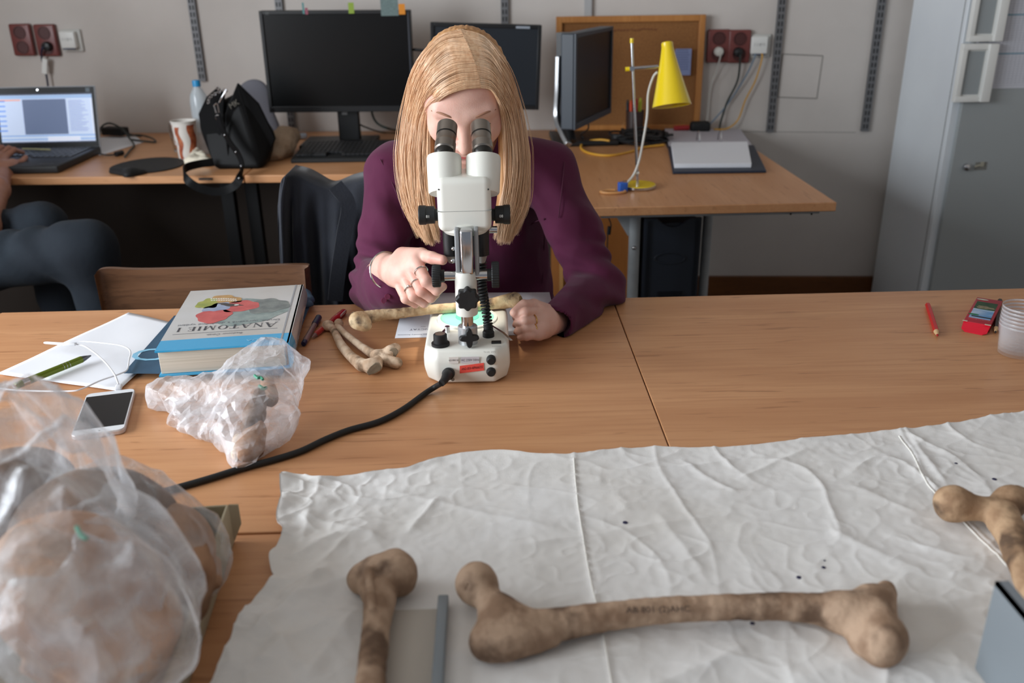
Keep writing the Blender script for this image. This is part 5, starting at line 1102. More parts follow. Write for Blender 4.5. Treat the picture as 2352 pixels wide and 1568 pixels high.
# pens
def pen(name, label, A, B, parts, cat='pen', n=20, group=None):
    A = np.array(A); B = np.array(B); L = np.linalg.norm(B-A); T = Thing(name, label, cat, (A+B)/2*np.array((1, 1, 0))+np.array((0, 0, min(A[2], B[2])-.004)), group=group)
    for nm, prof, m in parts: T.part(nm, G().lathe([(r, h*L) for r, h in prof], A, B-A, n), m)
    return T, A, B
M_gp = mat('olive_green_metal', (104, 122, 30), .3, .35); 
T, A, B = pen('ballpoint_pen', 'olive green metal ballpoint pen lying on the white paper', at(36, 886, ZT+.013), at(210, 816, ZT+.015),
  [('barrel', [(.0, .0), (.0056, .0), (.0058, .02), (.0058, .86)], M_gp), ('tip', [(.0056, .86), (.0042, .91), (.0012, .99), (0, 1)], mat('gunmetal', (96, 98, 104), .3, .8)), ('clip_band', [(.0060, .08), (.0060, .16)], M_chrome), ('button', [(0, -.03), (.0028, -.028), (.003, 0), (.0056, .002)], M_chrome), ('grip_ring', [(.00605, .60), (.00605, .605)], M_chrome), ('grip_ring', [(.00605, .64), (.00605, .645)], M_chrome), ('grip_ring', [(.00605, .68), (.00605, .685)], M_chrome)])
T.part('clip', G().ribbon([A+(B-A)*.02+np.array((-.002, -.0075, .002)), A+(B-A)*.12+np.array((-.002, -.009, .002)), A+(B-A)*.30+np.array((-.001, -.0075, .0))], .003, .001, (0, 0, 1)), M_chrome)
M_cl = mat('smoky_clear_barrel', (150, 120, 116), .2, alpha=.75); M_nb = mat('navy_plastic', (26, 32, 66), .4)
pen('gel_pen', 'clear gel pen with navy cap end lying right of the book', at(697, 790, ZT+.005), at(733, 727, ZT+.006), [('grip', [(0, 0), (.004, .0), (.0048, .02), (.0048, .09)], M_nb), ('barrel', [(.0045, .09), (.0052, .12), (.0052, .68)], M_cl), ('cap', [(.0058, .68), (.0062, .72), (.006, .97), (.003, 1.0), (0, 1)], M_nb)])
M_rc = mat('clear_red_barrel', (196, 60, 52), .2, alpha=.7); M_rd = mat('red_gel', (176, 24, 30), .3)
T, A, B = pen('gel_pen', 'clear red gel pen lying partly under the pair of small bones', at(716, 775, ZT+.005), at(792, 714, ZT+.006), [('tip', [(0, .0), (.0012, .01), (.004, .10)], M_cl), ('barrel', [(.0045, .10), (.0052, .14), (.0052, .62)], M_rc), ('cap', [(.0054, .62), (.0062, .66), (.006, .96), (.004, 1.0), (0, 1)], M_rd)])
T.part('ink_tube', G().cyl(A+(B-A)*.1, A+(B-A)*.6, .0026, n=10), M_rd); T.part('number', G().text('07', .006, A+(B-A)*.76+np.array((0, -.004, .0055)), B-A, (-.6, .8, .2)), M_white)
T.part('pocket_clip', G().ribbon([A+(B-A)*.97+np.array((.004, -.004, .003)), A+(B-A)*.80+np.array((.005, -.006, .002))], .004, .0015, (0, 0, 1)), mat('clear_clip', (216, 190, 190), .2, alpha=.8))
M_pw = mat('pencil_bare_wood', (214, 178, 132), .8)
def pencil(label, A, B, m, core, L0=.0045):
    A = np.array(A); B = np.array(B); T = Thing('colouring_pencil', label, 'pencil', (A+B)/2*np.array((1, 1, 0))+np.array((0, 0, ZT))); L = np.linalg.norm(B-A)
    T.part('shaft', G().cyl(A, A+(B-A)*.86, L0, n=6), m, ang=20); T.part('sharpened_wood', G().cyl(A+(B-A)*.86, A+(B-A)*.96, L0*.95, L0*.45, n=12), M_pw); T.part('lead', G().cyl(A+(B-A)*.96, B, L0*.42, .0006, n=10), core)
pencil('short red colouring pencil lying near the right end of the table', at(2131, 700, ZT+.0052), at(2154, 772, ZT+.004), mat('pencil_red', (196, 34, 36), .35), mat('lead_red', (170, 26, 30), .6), .0050)
pencil('dark brown colouring pencil lying between the red box and the plastic cups', at(2297, 690, ZT+.0046), at(2286, 765, ZT+.004), mat('pencil_brown', (52, 38, 30), .4), mat('lead_brown', (40, 30, 26), .6))
# red crayon box
A = at(2209, 748, ZT+.002); B = at(2272, 756, ZT+.002); Cc = at(2303, 690, ZT+.014); bl = at(2248, 680, ZT+.014)
zbx = ZT+.014; nl = at(2213, 737, zbx); nr_ = at(2276, 745, zbx); d = nrm((Cc-nr_)*np.array((1, 1, 0))); Lb = np.linalg.norm((Cc-nr_)[:2]); ang = math.atan2(d[1], d[0])-math.pi/2; wbx = np.linalg.norm((nr_-nl)[:2])
cc_ = (nl+nr_)/2+d*Lb/2; cc_[2] = ZT
T = Thing('pencil_box', 'red cardboard pencil box with a castle landscape picture on its front', 'box', cc_, rz=ang)
M_rb = mat('carmine_card', (170, 22, 44), .4); M_rbb = mat('bright_red_card', (224, 26, 52), .35)
T.part('carton', G().rbox((0, 0, .0072), (wbx, Lb, .0135), .0008), M_rb, w=0)
T.part('end_flap', G().add([(-wbx/2, -Lb/2, .013), (wbx/2, -Lb/2, .013), (wbx/2-.002, -Lb/2-.016, .003), (wbx*.3, -Lb/2-.021, .001), (-wbx*.34, -Lb/2-.019, .001), (-wbx/2, -Lb/2-.013, .004)]+[(-wbx/2, -Lb/2, .012), (wbx/2, -Lb/2, .012), (wbx/2-.002, -Lb/2-.016, .002), (wbx*.3, -Lb/2-.021, .0), (-wbx*.34, -Lb/2-.019, .0), (-wbx/2, -Lb/2-.013, .003)], [(0, 5, 4, 3, 2, 1), (6, 7, 8, 9, 10, 11)]+[(i, (i+1) % 6, 6+(i+1) % 6, 6+i) for i in range(6)]), M_rbb, w=0, smooth=False)
z_ = .0141; iw = wbx*.80
pic = [(G().box((0, -.004, z_), (iw, Lb*.62, .0003)), mat('pic_sky', (196, 214, 232), .4, rgb2=(86, 146, 200), nscale=30, stretch=(1, 3, 1))), (G().box((0, Lb*.18, z_+.0002), (iw, Lb*.30, .0003)), mat('pic_grass', (44, 82, 44), .5, rgb2=(30, 60, 36), nscale=90)),
   (blob(-.0, Lb*.11, iw*.42, .008, None, z_+.0003, am=.18, sd=2), mat('pic_castle', (150, 140, 108), .5, rgb2=(112, 100, 78), nscale=200)), (G().box((.002, -Lb*.275, z_+.0003), (iw*.94, .005, .0003)), mat('pic_black', (22, 20, 22), .5)),
   (blob(-iw*.35, -Lb*.215, .009, .004, None, z_+.0004, am=0), mat('pic_green', (30, 120, 70), .5)), (blob(-iw*.30, Lb*.42, .010, .0035, None, z_+.0004, am=0), mat('pic_cream', (196, 196, 176), .5))]
T.part('picture', pic, w=0)
T.part('lettering', G().text('PASTELKY ŠKOLNÍ', .0042, (0, -Lb*.38, z_), (-1, 0, 0), (0, -1, 0), .0003).text('6', .004, (iw*.4, -Lb*.33, z_), (-1, 0, 0), (0, -1, 0), .0003), mat('lettering_pink', (206, 150, 140), .5), w=0)
T.part('corner_tape', G().box((wbx*.4, -Lb/2-.002, .0142), (.010, .004, .0006)).box((-wbx*.45, -Lb/2-.0, .0142), (.008, .004, .0006)), mat('bare_card', (200, 190, 170), .8), w=0)
# stack of clear plastic cups
M_cup = mat('cloudy_clear_plastic', (222, 222, 226), .12, alpha=.1, spec=.9)
_n = M_cup.node_tree; _lw = _n.nodes.new('ShaderNodeLayerWeight'); _lw.inputs[0].default_value = .3; _mu = _n.nodes.new('ShaderNodeMath'); _mu.operation = 'MULTIPLY_ADD'; _mu.inputs[1].default_value = .22; _mu.inputs[2].default_value = .02; _n.links.new(_lw.outputs['Facing'], _mu.inputs[0]); _n.links.new(_mu.outputs[0], _n.nodes['Principled BSDF'].inputs['Alpha'])
p = at(2350, 822, ZT); r0 = at(2350, 822)[0]-at(2297, 815)[0]; hc = q(2350, 705, p[1])[2]-ZT
def cup(k, label):
    z = k*.0062; T = Thing('plastic_cup', label, 'cup', (p[0], p[1]+.02, ZT+z), group='clear plastic cups stacked together')
    h = hc-.0062*6
    T.part('cup_wall', G().lathe([(0, .001), (r0*.94, .001), (r0*.96, .004), (r0*1.06, h-.018), (r0*1.11, h-.016), (r0*1.14, h), (r0*1.12, h), (r0*1.09, h-.015), (r0*1.04, h-.018), (r0*.94, .006), (0, .003)], (0, 0, 0), n=48), M_cup, w=0)
    T.part('rim', G().lathe([(r0*1.14, h), (r0*1.155, h-.0015), (r0*1.14, h-.003), (r0*1.125, h-.0015)], (0, 0, 0), n=48, close=True), mat('cup_rim_plastic', (214, 214, 218), .12, alpha=.45, spec=.9), w=0)
lbl = ['clear plastic cup at the bottom of the stack by the right edge', 'clear plastic cup second from the bottom of the stack', 'clear plastic cup third from the bottom of the stack', 'clear plastic cup fourth from the bottom of the stack', 'clear plastic cup second from the top of the stack', 'topmost clear plastic cup of the stack by the right edge']
for k in range(6): cup(k, lbl[k])
# ================================================================ the woman
M_skin = mat('fair_skin', (230, 188, 172), .46, rgb2=(220, 170, 154), nscale=26, sss=.18, spec=.35, rgb3=(226, 158, 144), n3=9, lo3=.55, hi3=.8, bump=.12, bscale=500)
M_bl = mat('plum_fabric', (90, 33, 64), .82, rgb2=(80, 28, 56), nscale=9, bump=1.0, bscale=13, bstretch=(1, 1, .55), sheen=.1, spec=.2)
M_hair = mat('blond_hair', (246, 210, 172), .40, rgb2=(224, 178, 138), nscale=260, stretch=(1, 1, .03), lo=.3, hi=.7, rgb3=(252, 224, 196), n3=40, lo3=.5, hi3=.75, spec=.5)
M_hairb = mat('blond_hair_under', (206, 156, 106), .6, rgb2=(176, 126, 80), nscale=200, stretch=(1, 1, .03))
M_brow = mat('brow_hair', (160, 116, 92), .7); M_lash = mat('lash', (44, 28, 24), .7)
M_lip = mat('lips', (196, 96, 96), .35, sss=.1); M_teeth = mat('teeth', (236, 226, 192), .25)
M_gold = mat('gold', (206, 160, 92), .25, 1); M_silver = mat('silver_metal', (206, 204, 200), .2, 1)
T = Thing('person', 'blonde woman in a plum blouse bending over the microscope eyepieces', 'person', (-.03, 1.95, 0))
ph = math.radians(35); HF = np.array((0, -math.cos(ph), -math.sin(ph))); HU = np.array((0, -math.sin(ph), math.cos(ph))); HX = np.array((1., 0, 0))
ey = q(1066, 284, 1.487); HO = ey-.083*HF
HR = np.column_stack([HX, HF, HU])
def hl(x, f, u): return HO+HX*x+HF*f+HU*u
sk = [ell(hl(0, -.014, .008), (.0725, .088, .076), HR, k=.02),
  ell(hl(0, .028, .012), (.066, .054, .060), HR, k=.025), ell(hl(0, .036, -.040), (.056, .050, .066), HR, k=.03), ell(hl(0, .056, -.086), (.030, .028, .028), HR, k=.03),
  cone(hl(-.045, .0, -.065), hl(-.016, .062, -.098), .020, .016, k=.03), cone(hl(.045, .0, -.065), hl(.016, .062, -.098), .020, .016, k=.03),
  ell(hl(-.036, .062, -.030), (.022, .020, .022), HR, k=.022), ell(hl(.036, .062, -.030), (.022, .020, .022), HR, k=.022),
  cone(hl(-.040, .070, .017), hl(-.010, .082, .012), .010, .009, k=.014), cone(hl(.040, .070, .017), hl(.010, .082, .012), .010, .009, k=.014),
  ell(hl(-.030, .094, -.004), (.017, .014, .013), HR, k=.012, sub=True), ell(hl(.030, .094, -.004), (.017, .014, .013), HR, k=.012, sub=True),
  ell(hl(-.030, .073, -.004), (.0125, .0125, .0115), HR, k=.006), ell(hl(.030, .073, -.004), (.0125, .0125, .0115), HR, k=.006),
  cone(hl(0, .083, .006), hl(0, .105, -.036), .0075, .0105, k=.012), ell(hl(-.012, .094, -.040), (.0075, .009, .0065), HR, k=.006), ell(hl(.012, .094, -.040), (.0075, .009, .0065), HR, k=.006),
  cone(hl(-.022, .080, -.066), hl(.022, .080, -.066), .013, .013, k=.02), cone(hl(0, .078, -.078), hl(0, .078, -.100), .015, .012, k=.02)]
sk += [rbx(hl(0, .097, -.0690), (.017, .012, .0035), HR, .003, k=.004, sub=True)]
for s in (-1, 1): sk += [ell(hl(s*.074, -.004, -.012), (.007, .020, .030), HR, k=.006)]
nb = q(1070, 345, 1.80)
sk += [cone(hl(0, -.030, -.045), nb, .050, .052, k=.03), cone(nb, q(1070, 420, 1.84), .052, .08, k=.03)]
V1, Q1 = sdf(sk, .0022, .012)
parts_body = [(V1, Q1)]
# arms: joints
A1, A2, A3 = q(908, 398, 1.80), q(868, 650, 1.69), q(885, 616, 1.475)
B1, B2, B3 = q(1256, 392, 1.80), q(1374, 660, 1.66), q(1268, 738, 1.50)
V2, Q2 = sdf([cone(A1, A2, .04, .036), cone(A2, A3, .036, .024), cone(B1, B2, .04, .036), cone(B2, B3, .036, .024), cone(nb, q(1075, 640, 1.84), .07, .10, flat=.6, w=(0, 1, 0)), cone(A1, B1, .04, .04)], .006, .03)
parts_body.append((V2, Q2))
# ---- her right hand (left in the picture) turning the focus wheel
def handprims(W, mcp, pip, dip, tip, th, rr=(.0088, .0086, .0082, .0074), wr=.023, nrml=(0, -1, .6)):
    P = []; n = len(mcp)
    for i in range(n):
        P += [cone(W+(mcp[i]-W)*.05, mcp[i], wr*.60, .0108, k=.014), cone(mcp[i], pip[i], rr[i]+.0018, rr[i]+.0004, k=.0025), cone(pip[i], dip[i], rr[i]+.0006, rr[i]-.0008, k=.002), cone(dip[i], tip[i], rr[i]-.0006, rr[i]-.0019, k=.002)]
        P += [ell(pip[i]+nrm(nrml)*.0012, rr[i]*1.06, k=.003)]
    for i in range(n-1): P.append(cone((W*.3+mcp[i]*.7), (W*.3+mcp[i+1]*.7), .0125, .0125, k=.012)); P.append(cone(mcp[i]*.9+W*.1, mcp[i+1]*.9+W*.1, .0098, .0098, k=.008))
    P += [cone(th[0], th[1], .0155, .0122, k=.013), cone(th[1], th[2], .0112, .0098, k=.004), cone(th[2], th[3], .0098, .0078, k=.003)]
    return P
W = A3
mcp = [q(955, 598, 1.385), q(943, 617, 1.385), q(929, 634, 1.392), q(914, 646, 1.402)]
pip = [q(979, 646, 1.345), q(968, 668, 1.352), q(950, 680, 1.362), q(932, 686, 1.375)]
dip = [q(1003, 667, 1.342), q(990, 684, 1.355), q(974, 696, 1.368), q(954, 698, 1.385)]
tip = [q(1017, 658, 1.350), q(1001, 676, 1.372), q(988, 688, 1.385), q(966, 690, 1.398)]
th = [q(925, 588, 1.43), q(968, 586, 1.395), q(993, 592, 1.368), q(1017, 597, 1.352)]
hp = handprims(W, mcp, pip, dip, tip, th)+[cone(q(872, 628, 1.52), W, .026, .0235, k=.01, flat=.85, w=(.2, .3, 1)), cone(W, q(925, 622, 1.42), .0235, .024, k=.014)]
R_pip, R_mcp = pip, mcp
parts_body.append(sdf(hp, .0013, .008))
nails = []
def nail(t, d, nv, r=.0050):
    d = nrm(t-d); nv = nrm(np.array(nv)-d*np.dot(nv, d)); a = np.cross(d, nv); R = np.column_stack([a, d, nv]); g = G().sph((0, 0, 0), (r, r*1.35, .0013), 14, 8); g.v = [tuple(t-d*.003+nv*(.0052)+R @ np.array(v)) for v in g.v]; return g
# ---- her left hand (right in the picture) gripping the bone end
W = B3
mcp = [q(1243, 716, 1.445), q(1249, 735, 1.432), q(1246, 754, 1.42), q(1236, 768, 1.412)]
pip = [q(1208, 716, 1.420), q(1206, 737, 1.412), q(1207, 757, 1.405), q(1210, 772, 1.400)]
dip = [q(1188, 724, 1.425), q(1188, 742, 1.420), q(1190, 760, 1.412), q(1196, 774, 1.408)]
tip = [q(1184, 730, 1.447), q(1184, 746, 1.443), q(1186, 762, 1.432), q(1192, 772, 1.425)]
th2 = [q(1250, 712, 1.48), q(1228, 697, 1.465), q(1203, 700, 1.44), q(1184, 719, 1.428)]
th2 = [q(1250, 716, 1.48), q(1226, 702, 1.462), q(1202, 701, 1.440), q(1181, 718, 1.423)]
hp = handprims(W, mcp, pip, dip, tip, th2, rr=(.0076, .0076, .0073, .0067))+[cone(q(1290, 752, 1.54), W, .026, .0235, k=.01), cone(W, q(1252, 738, 1.45), .0235, .022, k=.014)]
parts_body.append(sdf(hp, .0013, .007, zmin=ZT+.001))
L_mcp, L_pip = mcp, pip
VV = []; QQ = []; o = 0
for v, f in parts_body: VV.append(v); QQ.append(f+o); o += len(v)
body = T.apart('body', np.vstack(VV), np.vstack(QQ), M_skin)
# lips, teeth, brows, lashes
lp = [(-.024, .088, -.0665), (-.012, .0935, -.0640), (0, .095, -.0650), (.012, .0935, -.0640), (.024, .088, -.0665)]
T.part('upper_lip', G().tube(curve([hl(*p) for p in lp], 20), [.0010+.0024*math.sin(math.pi*i/19) for i in range(20)], 10), M_lip)
lp = [(-.024, .087, -.0700), (-.012, .0915, -.0755), (0, .093, -.0775), (.012, .0915, -.0755), (.024, .087, -.0700)]
T.part('lower_lip', G().tube(curve([hl(*p) for p in lp], 20), [.0010+.0036*math.sin(math.pi*i/19) for i in range(20)], 10), M_lip)
g = G()
for i in range(-3, 4): g.rbox(hl(i*.0058, .0885-.0009*i*i*.4, -.0690), (.0056, .004, .0072), .0012, HR)
T.part('teeth', g, M_teeth)
for s in (-1, 1):
    e = curve([hl(s*.013, .0875, .0155), hl(s*.026, .0870, .0212), hl(s*.040, .0805, .0228), hl(s*.053, .0710, .0185)], 16)
    T.part('eyebrow', G().tube(e, [.0005+.0009*math.sin(math.pi*(i+2)/18) for i in range(16)], 8, flat=1.3), M_brow)
    e = curve([hl(s*.018, .0815, -.004), hl(s*.030, .0862, -.007), hl(s*.043, .0790, -.004)], 14)
    T.part('eyelashes', G().tube(e, .0011, 6), M_lash)
# ---- blouse
def fold(P):
    x, y, z = P[:, 0], P[:, 1], P[:, 2]; n = pn(P, 5, 1)
    d = .0042*np.sin(z*60+x*34+8*n)*np.clip(pn(P, 7, 5)*2+.4, 0, 1)+.0036*(np.abs(pn(P*np.array((1, 1, .6)), 16, 6))*2-.4)
    da = np.linalg.norm(P-A2, axis=1); db = np.linalg.norm(P-B2, axis=1)
    for dd, c0 in ((da, A2), (db, B2)):
        wgt = np.exp(-(dd/.085)**2); d = d+wgt*.0075*np.sin((z-c0[2])*150+(x-c0[0])*60+(y-c0[1])*50+5*pn(P, 9, 2))
    return d+.0014*pn(P, 22, 8)
C3 = q(893, 655, 1.49); D3 = q(1272, 742, 1.475)
bl = [cone(q(1072, 440, 1.88), q(1086, 640, 1.86), .165, .150, flat=.62, w=(0, 1, 0), k=.05), cone(q(1086, 640, 1.86), (-.005, 1.90, .56), .150, .16, flat=.65, w=(0, 1, 0), k=.05),
  ell(q(1020, 545, 1.80), (.065, .055, .06), k=.05), ell(q(1130, 545, 1.80), (.065, .055, .06), k=.05),
  cone(q(1060, 352, 1.80), A1, .050, .054, k=.04), cone(q(1075, 350, 1.80), B1, .052, .054, k=.04), cone(nb, q(1072, 420, 1.86), .06, .12, k=.05),
  cone(A1, A2*.5+A1*.5, .056, .050, k=.03), cone(A2*.5+A1*.5, A2, .050, .052, k=.02), cone(A2, C3, .053, .045, k=.015), cone(C3, q(905, 662, 1.47), .043, .040, k=.01), cone(A2+np.array((0, -.03, -.02)), q(885, 682, 1.52), .042, .030, k=.02),
  cone(B1, B2*.5+B1*.5, .056, .052, k=.03), cone(B2*.5+B1*.5, B2, .052, .050, k=.02), cone(B2, D3, .050, .034, k=.02)]
dC = nrm(C3-A2); dD = nrm(D3-B2)
bl += [cone(q(912, 622, 1.455), q(985, 590, 1.38), .034, .055, k=.003, sub=True), cone(D3-dD*.012, D3+dD*.08, .0265, .052, k=.003, sub=True)]
bl += [ell(q(1066, 400, 1.66), (.045, .10, .075), k=.01, sub=True)]
V, Q = sdf(bl, .0038, .03, zmin=.50, disp=fold)
keep = ~((V[:, 1] < 1.668) & (V[:, 2] < ZT+.0012)); V[~keep, 2] = ZT+.0012
BLO = T.apart('blouse', V, Q, M_bl)
# surface probe on the blouse front: nearest vertex along a pixel ray
BV = V
def onblouse(px, py, off=.001):
    d = ray(px, py); r = BV-CC; t = r @ d; e = np.linalg.norm(r-t[:, None]*d, axis=1); m = e < .005
    if not m.any(): return q(px, py, 1.74)
    return CC+d*(t[m].min()-off)
M_seam = mat('plum_seam', (80, 27, 55), .85)
pk = [(1282, 505), (1262, 512), (1215, 528), (1192, 540)]
T.part('pocket_edge', G().tube(curve([onblouse(a, b) for a, b in ((1250, 502), (1225, 512), (1192, 540))], 20), .0012, 6).tube(curve([onblouse(a, b) for a, b in ((1250, 502), (1250, 560), (1247, 650))], 24), .0012, 6), M_seam, parent=BLO)
T.part('armhole_seam', G().tube(curve([onblouse(a, b) for a, b in ((1297, 372), (1290, 440), (1283, 500))], 20), .0012, 6).tube(curve([onblouse(a, b) for a, b in ((873, 365), (905, 430), (930, 500))], 20), .0012, 6), M_seam, parent=BLO)
for a, b in ((890, 681), (882, 690)): 
    p = onblouse(a, b); T.part('cuff_button', G().lathe([(0, .001), (.0045, .0012), (.0052, -.001)], p, ray(a, b)*-1, 20), mat('plum_button', (104, 40, 66), .3), parent=BLO)
# bracelet, rings, necklace
bc = q(887, 620, 1.452); ax = nrm((.62, -.60, .22)); a, b, d = frame(ax); 
T.part('bracelet', G().tube([bc+.0335*(math.cos(t)*a+math.sin(t)*b*.92) for t in np.linspace(0, 2*math.pi, 64)], .0016, 8, caps=False), M_silver)
def fring(A, B, t, r, m, nm, w=.0011, gem=False):
    c = A+(B-A)*t; a, b, d = frame(B-A); g = G().tube([c+r*(math.cos(x)*a+math.sin(x)*b) for x in np.linspace(0, 2*math.pi, 40)], w, 8, caps=False)
    if gem: f = nrm(-ray(944, 673)-d*np.dot(-ray(944, 673), d)); g.sph(c+f*(r+.0012)+np.array((-.001, 0, 0)), .0026, 8, 5)
    T.part(nm, g, m)
fring(R_mcp[0], R_pip[0], .52, .0104, M_silver, 'ring', .0014); fring(R_mcp[1], R_pip[1], .62, .0100, M_silver, 'ring'); fring(R_mcp[2], R_pip[2], .66, .0098, M_silver, 'ring', .0012, True)
fring(L_mcp[1], L_pip[1], .55, .0102, M_gold, 'ring'); fring(L_mcp[2], L_pip[2], .50, .0098, M_gold, 'ring', .0011)
nc = curve([q(1128, 520, 1.70), q(1120, 548, 1.70), q(1115, 575, 1.70), q(1110, 600, 1.705), q(1104, 640, 1.715)], 60); g = G()
for i in range(0, 59): g.sph(nc[i], (.0011, .0011, .0017), 6, 4)
T.part('necklace', g, M_gold, kind='stuff')
# nails
ng = nail(th[3], th[2], (.2, -1, .3)); T.part('fingernail', ng, mat('nail', (240, 204, 190), .2, coat=.4))
T.part('fingernail', nail(tip[0]*0+R_pip[0]*0+q(1017, 658, 1.350), q(1003, 667, 1.342), (.7, -.5, -.3)), MATS['nail'])
T.part('fingernail', nail(th2[3], th2[2], (-.5, -1, -.1)), MATS['nail'])
# ---- hair
SC, SR = hl(0, -.014, .008), np.array((.0735, .090, .078))
def hs(px, py, inf, Yf=1.60, dy=0):
    """point where the pixel ray meets the skull inflated by inf, else the closest silhouette point"""
    d = ray(px, py); r = SR+inf; o_ = (HR.T @ (CC-SC))/r; dd = (HR.T @ d)/r; A = dd @ dd; B = o_ @ dd; C_ = o_ @ o_-1; D = B*B-A*C_
    t = (-B-math.sqrt(D))/A if D > 0 else -B/A
    return CC+d*t+np.array((0, dy, 0))
def guide(pts, inf):
    out = []
    for (px, py, Y) in pts: out.append(hs(px, py, inf) if Y is None else q(px, py, Y))
    return curve(out, 30)
Nn = None
GL = [[(1106, 202, Nn), (1062, 206, Nn), (1018, 224, Nn), (992, 258, 1.512), (986, 320, 1.525), (985, 400, 1.53), (986, 470, 1.53), (1002, 552, 1.53)],
      [(1094, 150, Nn), (1040, 158, Nn), (990, 196, Nn), (972, 262, 1.535), (968, 330, 1.54), (966, 400, 1.54), (968, 480, 1.54), (988, 556, 1.535)],
      [(1078, 108, Nn), (1022, 110, Nn), (972, 168, Nn), (953, 250, 1.56), (947, 330, 1.56), (945, 410, 1.555), (952, 490, 1.55), (976, 550, 1.54)],
      [(1058, 66, Nn), (1008, 84, Nn), (962, 142, Nn), (943, 230, 1.59), (936, 320, 1.585), (934, 400, 1.575), (941, 480, 1.565), (966, 536, 1.56)],
      [(1060, 66, 1.66), (1014, 86, 1.67), (972, 150, 1.67), (955, 240, 1.66), (950, 330, 1.64), (946, 410, 1.62), (950, 480, 1.60), (968, 525, 1.59)]]
GR = [[(1103, 202, Nn), (1128, 208, Nn), (1146, 236, Nn), (1155, 275, 1.512), (1158, 340, 1.525), (1158, 420, 1.53), (1150, 490, 1.53), (1140, 552, 1.53)],
      [(1092, 150, Nn), (1130, 162, Nn), (1158, 210, Nn), (1170, 275, 1.535), (1173, 350, 1.54), (1175, 420, 1.54), (1172, 490, 1.54), (1158, 556, 1.535)],
      [(1076, 108, Nn), (1122, 118, Nn), (1160, 180, Nn), (1179, 255, 1.56), (1186, 340, 1.56), (1190, 420, 1.555), (1188, 490, 1.55), (1172, 548, 1.54)],
      [(1056, 66, Nn), (1112, 84, Nn), (1156, 146, Nn), (1177, 225, 1.59), (1190, 310, 1.585), (1200, 400, 1.575), (1204, 480, 1.565), (1184, 532, 1.56)],
      [(1064, 66, 1.66), (1108, 86, 1.67), (1148, 150, 1.67), (1168, 240, 1.66), (1182, 330, 1.64), (1192, 410, 1.62), (1196, 480, 1.60), (1180, 522, 1.59)]]
rh = np.random.default_rng(5)
def hairmass(GG, sgn):
    gi = np.array([guide(g_, .011) for g_ in GG]); go = np.array([guide(g_, .018) for g_ in GG])   # 5 x 30 x 3
    def interp(Gd, u):
        i = np.minimum(u.astype(int), 3); f = u-i; f = f*f*(3-2*f)*.4+f*.6; return Gd[i]*(1-f)[:, None, None]+Gd[i+1]*f[:, None, None]
    ns = 5400; u = rh.random(ns)**.9*4; lay = rh.random(ns); S = interp(gi, u)*(1-lay)[:, None, None]+interp(go, u)*lay[:, None, None]
    t = np.linspace(0, 1, 30)
    # lock structure: neighbouring strands share offsets
    cl_ = np.floor(u*9+rh.random(ns)*.35); r1 = np.sin(cl_*12.9898+sgn)*43758.5453; r1 = r1-np.floor(r1)-.5; r2 = np.sin(cl_*78.233+sgn)*12543.123; r2 = r2-np.floor(r2)-.5
    env = np.clip(t*1.6, 0, 1)[None, :]
    S[:, :, 0] += (r1[:, None]*.0048+.0022*np.sin(5*t[None]+6*r2[:, None]*3))*env+rh.normal(size=(ns, 1))*.0011*env
    S[:, :, 1] += r2[:, None]*.012*env+rh.normal(size=(ns, 1))*.0016*env
    S[:, :, 0] += (rh.normal(size=(ns, 1))*.0035+r1[:, None]*.012)*np.clip(t-.75, 0, 1)[None]*2
    S[:, :, 2] -= ((rh.random((ns, 1))-.85)*.060+r2[:, None]*.030)*np.clip(t-.45, 0, 1)[None]**1.2
    fl = rh.random(ns) < .045
    S[fl, :, 0] += (sgn*(.004+rh.random((fl.sum(), 1))*.018)*np.sin(t[None]*3.0))*env
    return S, gi
def tubes(S, r, n=3):
    ns, m, _ = S.shape; d = np.gradient(S, axis=1); d /= np.linalg.norm(d, axis=2, keepdims=True)+1e-9
    a = np.cross(d, np.array((.3, 1, .1))); a /= np.linalg.norm(a, axis=2, keepdims=True)+1e-9; b = np.cross(d, a)
    tt = np.linspace(0, 1, m); rad = r*(1-.75*np.clip((tt-.8)/.2, 0, 1))
    V = np.stack([S+rad[None, :, None]*(math.cos(2*math.pi*k/n)*a+math.sin(2*math.pi*k/n)*b) for k in range(n)], 2)
    I = (np.arange(ns)[:, None, None]*m*n+np.arange(m-1)[None, :, None]*n+np.arange(n)[None, None, :]); J = I-np.arange(n)+(np.arange(n)+1) % n
    return V.reshape(-1, 3), np.stack([I, J, J+n, I+n], -1).reshape(-1, 4)
SL, gl = hairmass(GL, -1); SR_, gr = hairmass(GR, 1)
V, Q = tubes(np.vstack([SL, SR_]), .00043)
H = T.apart('hair', V, Q, M_hair)
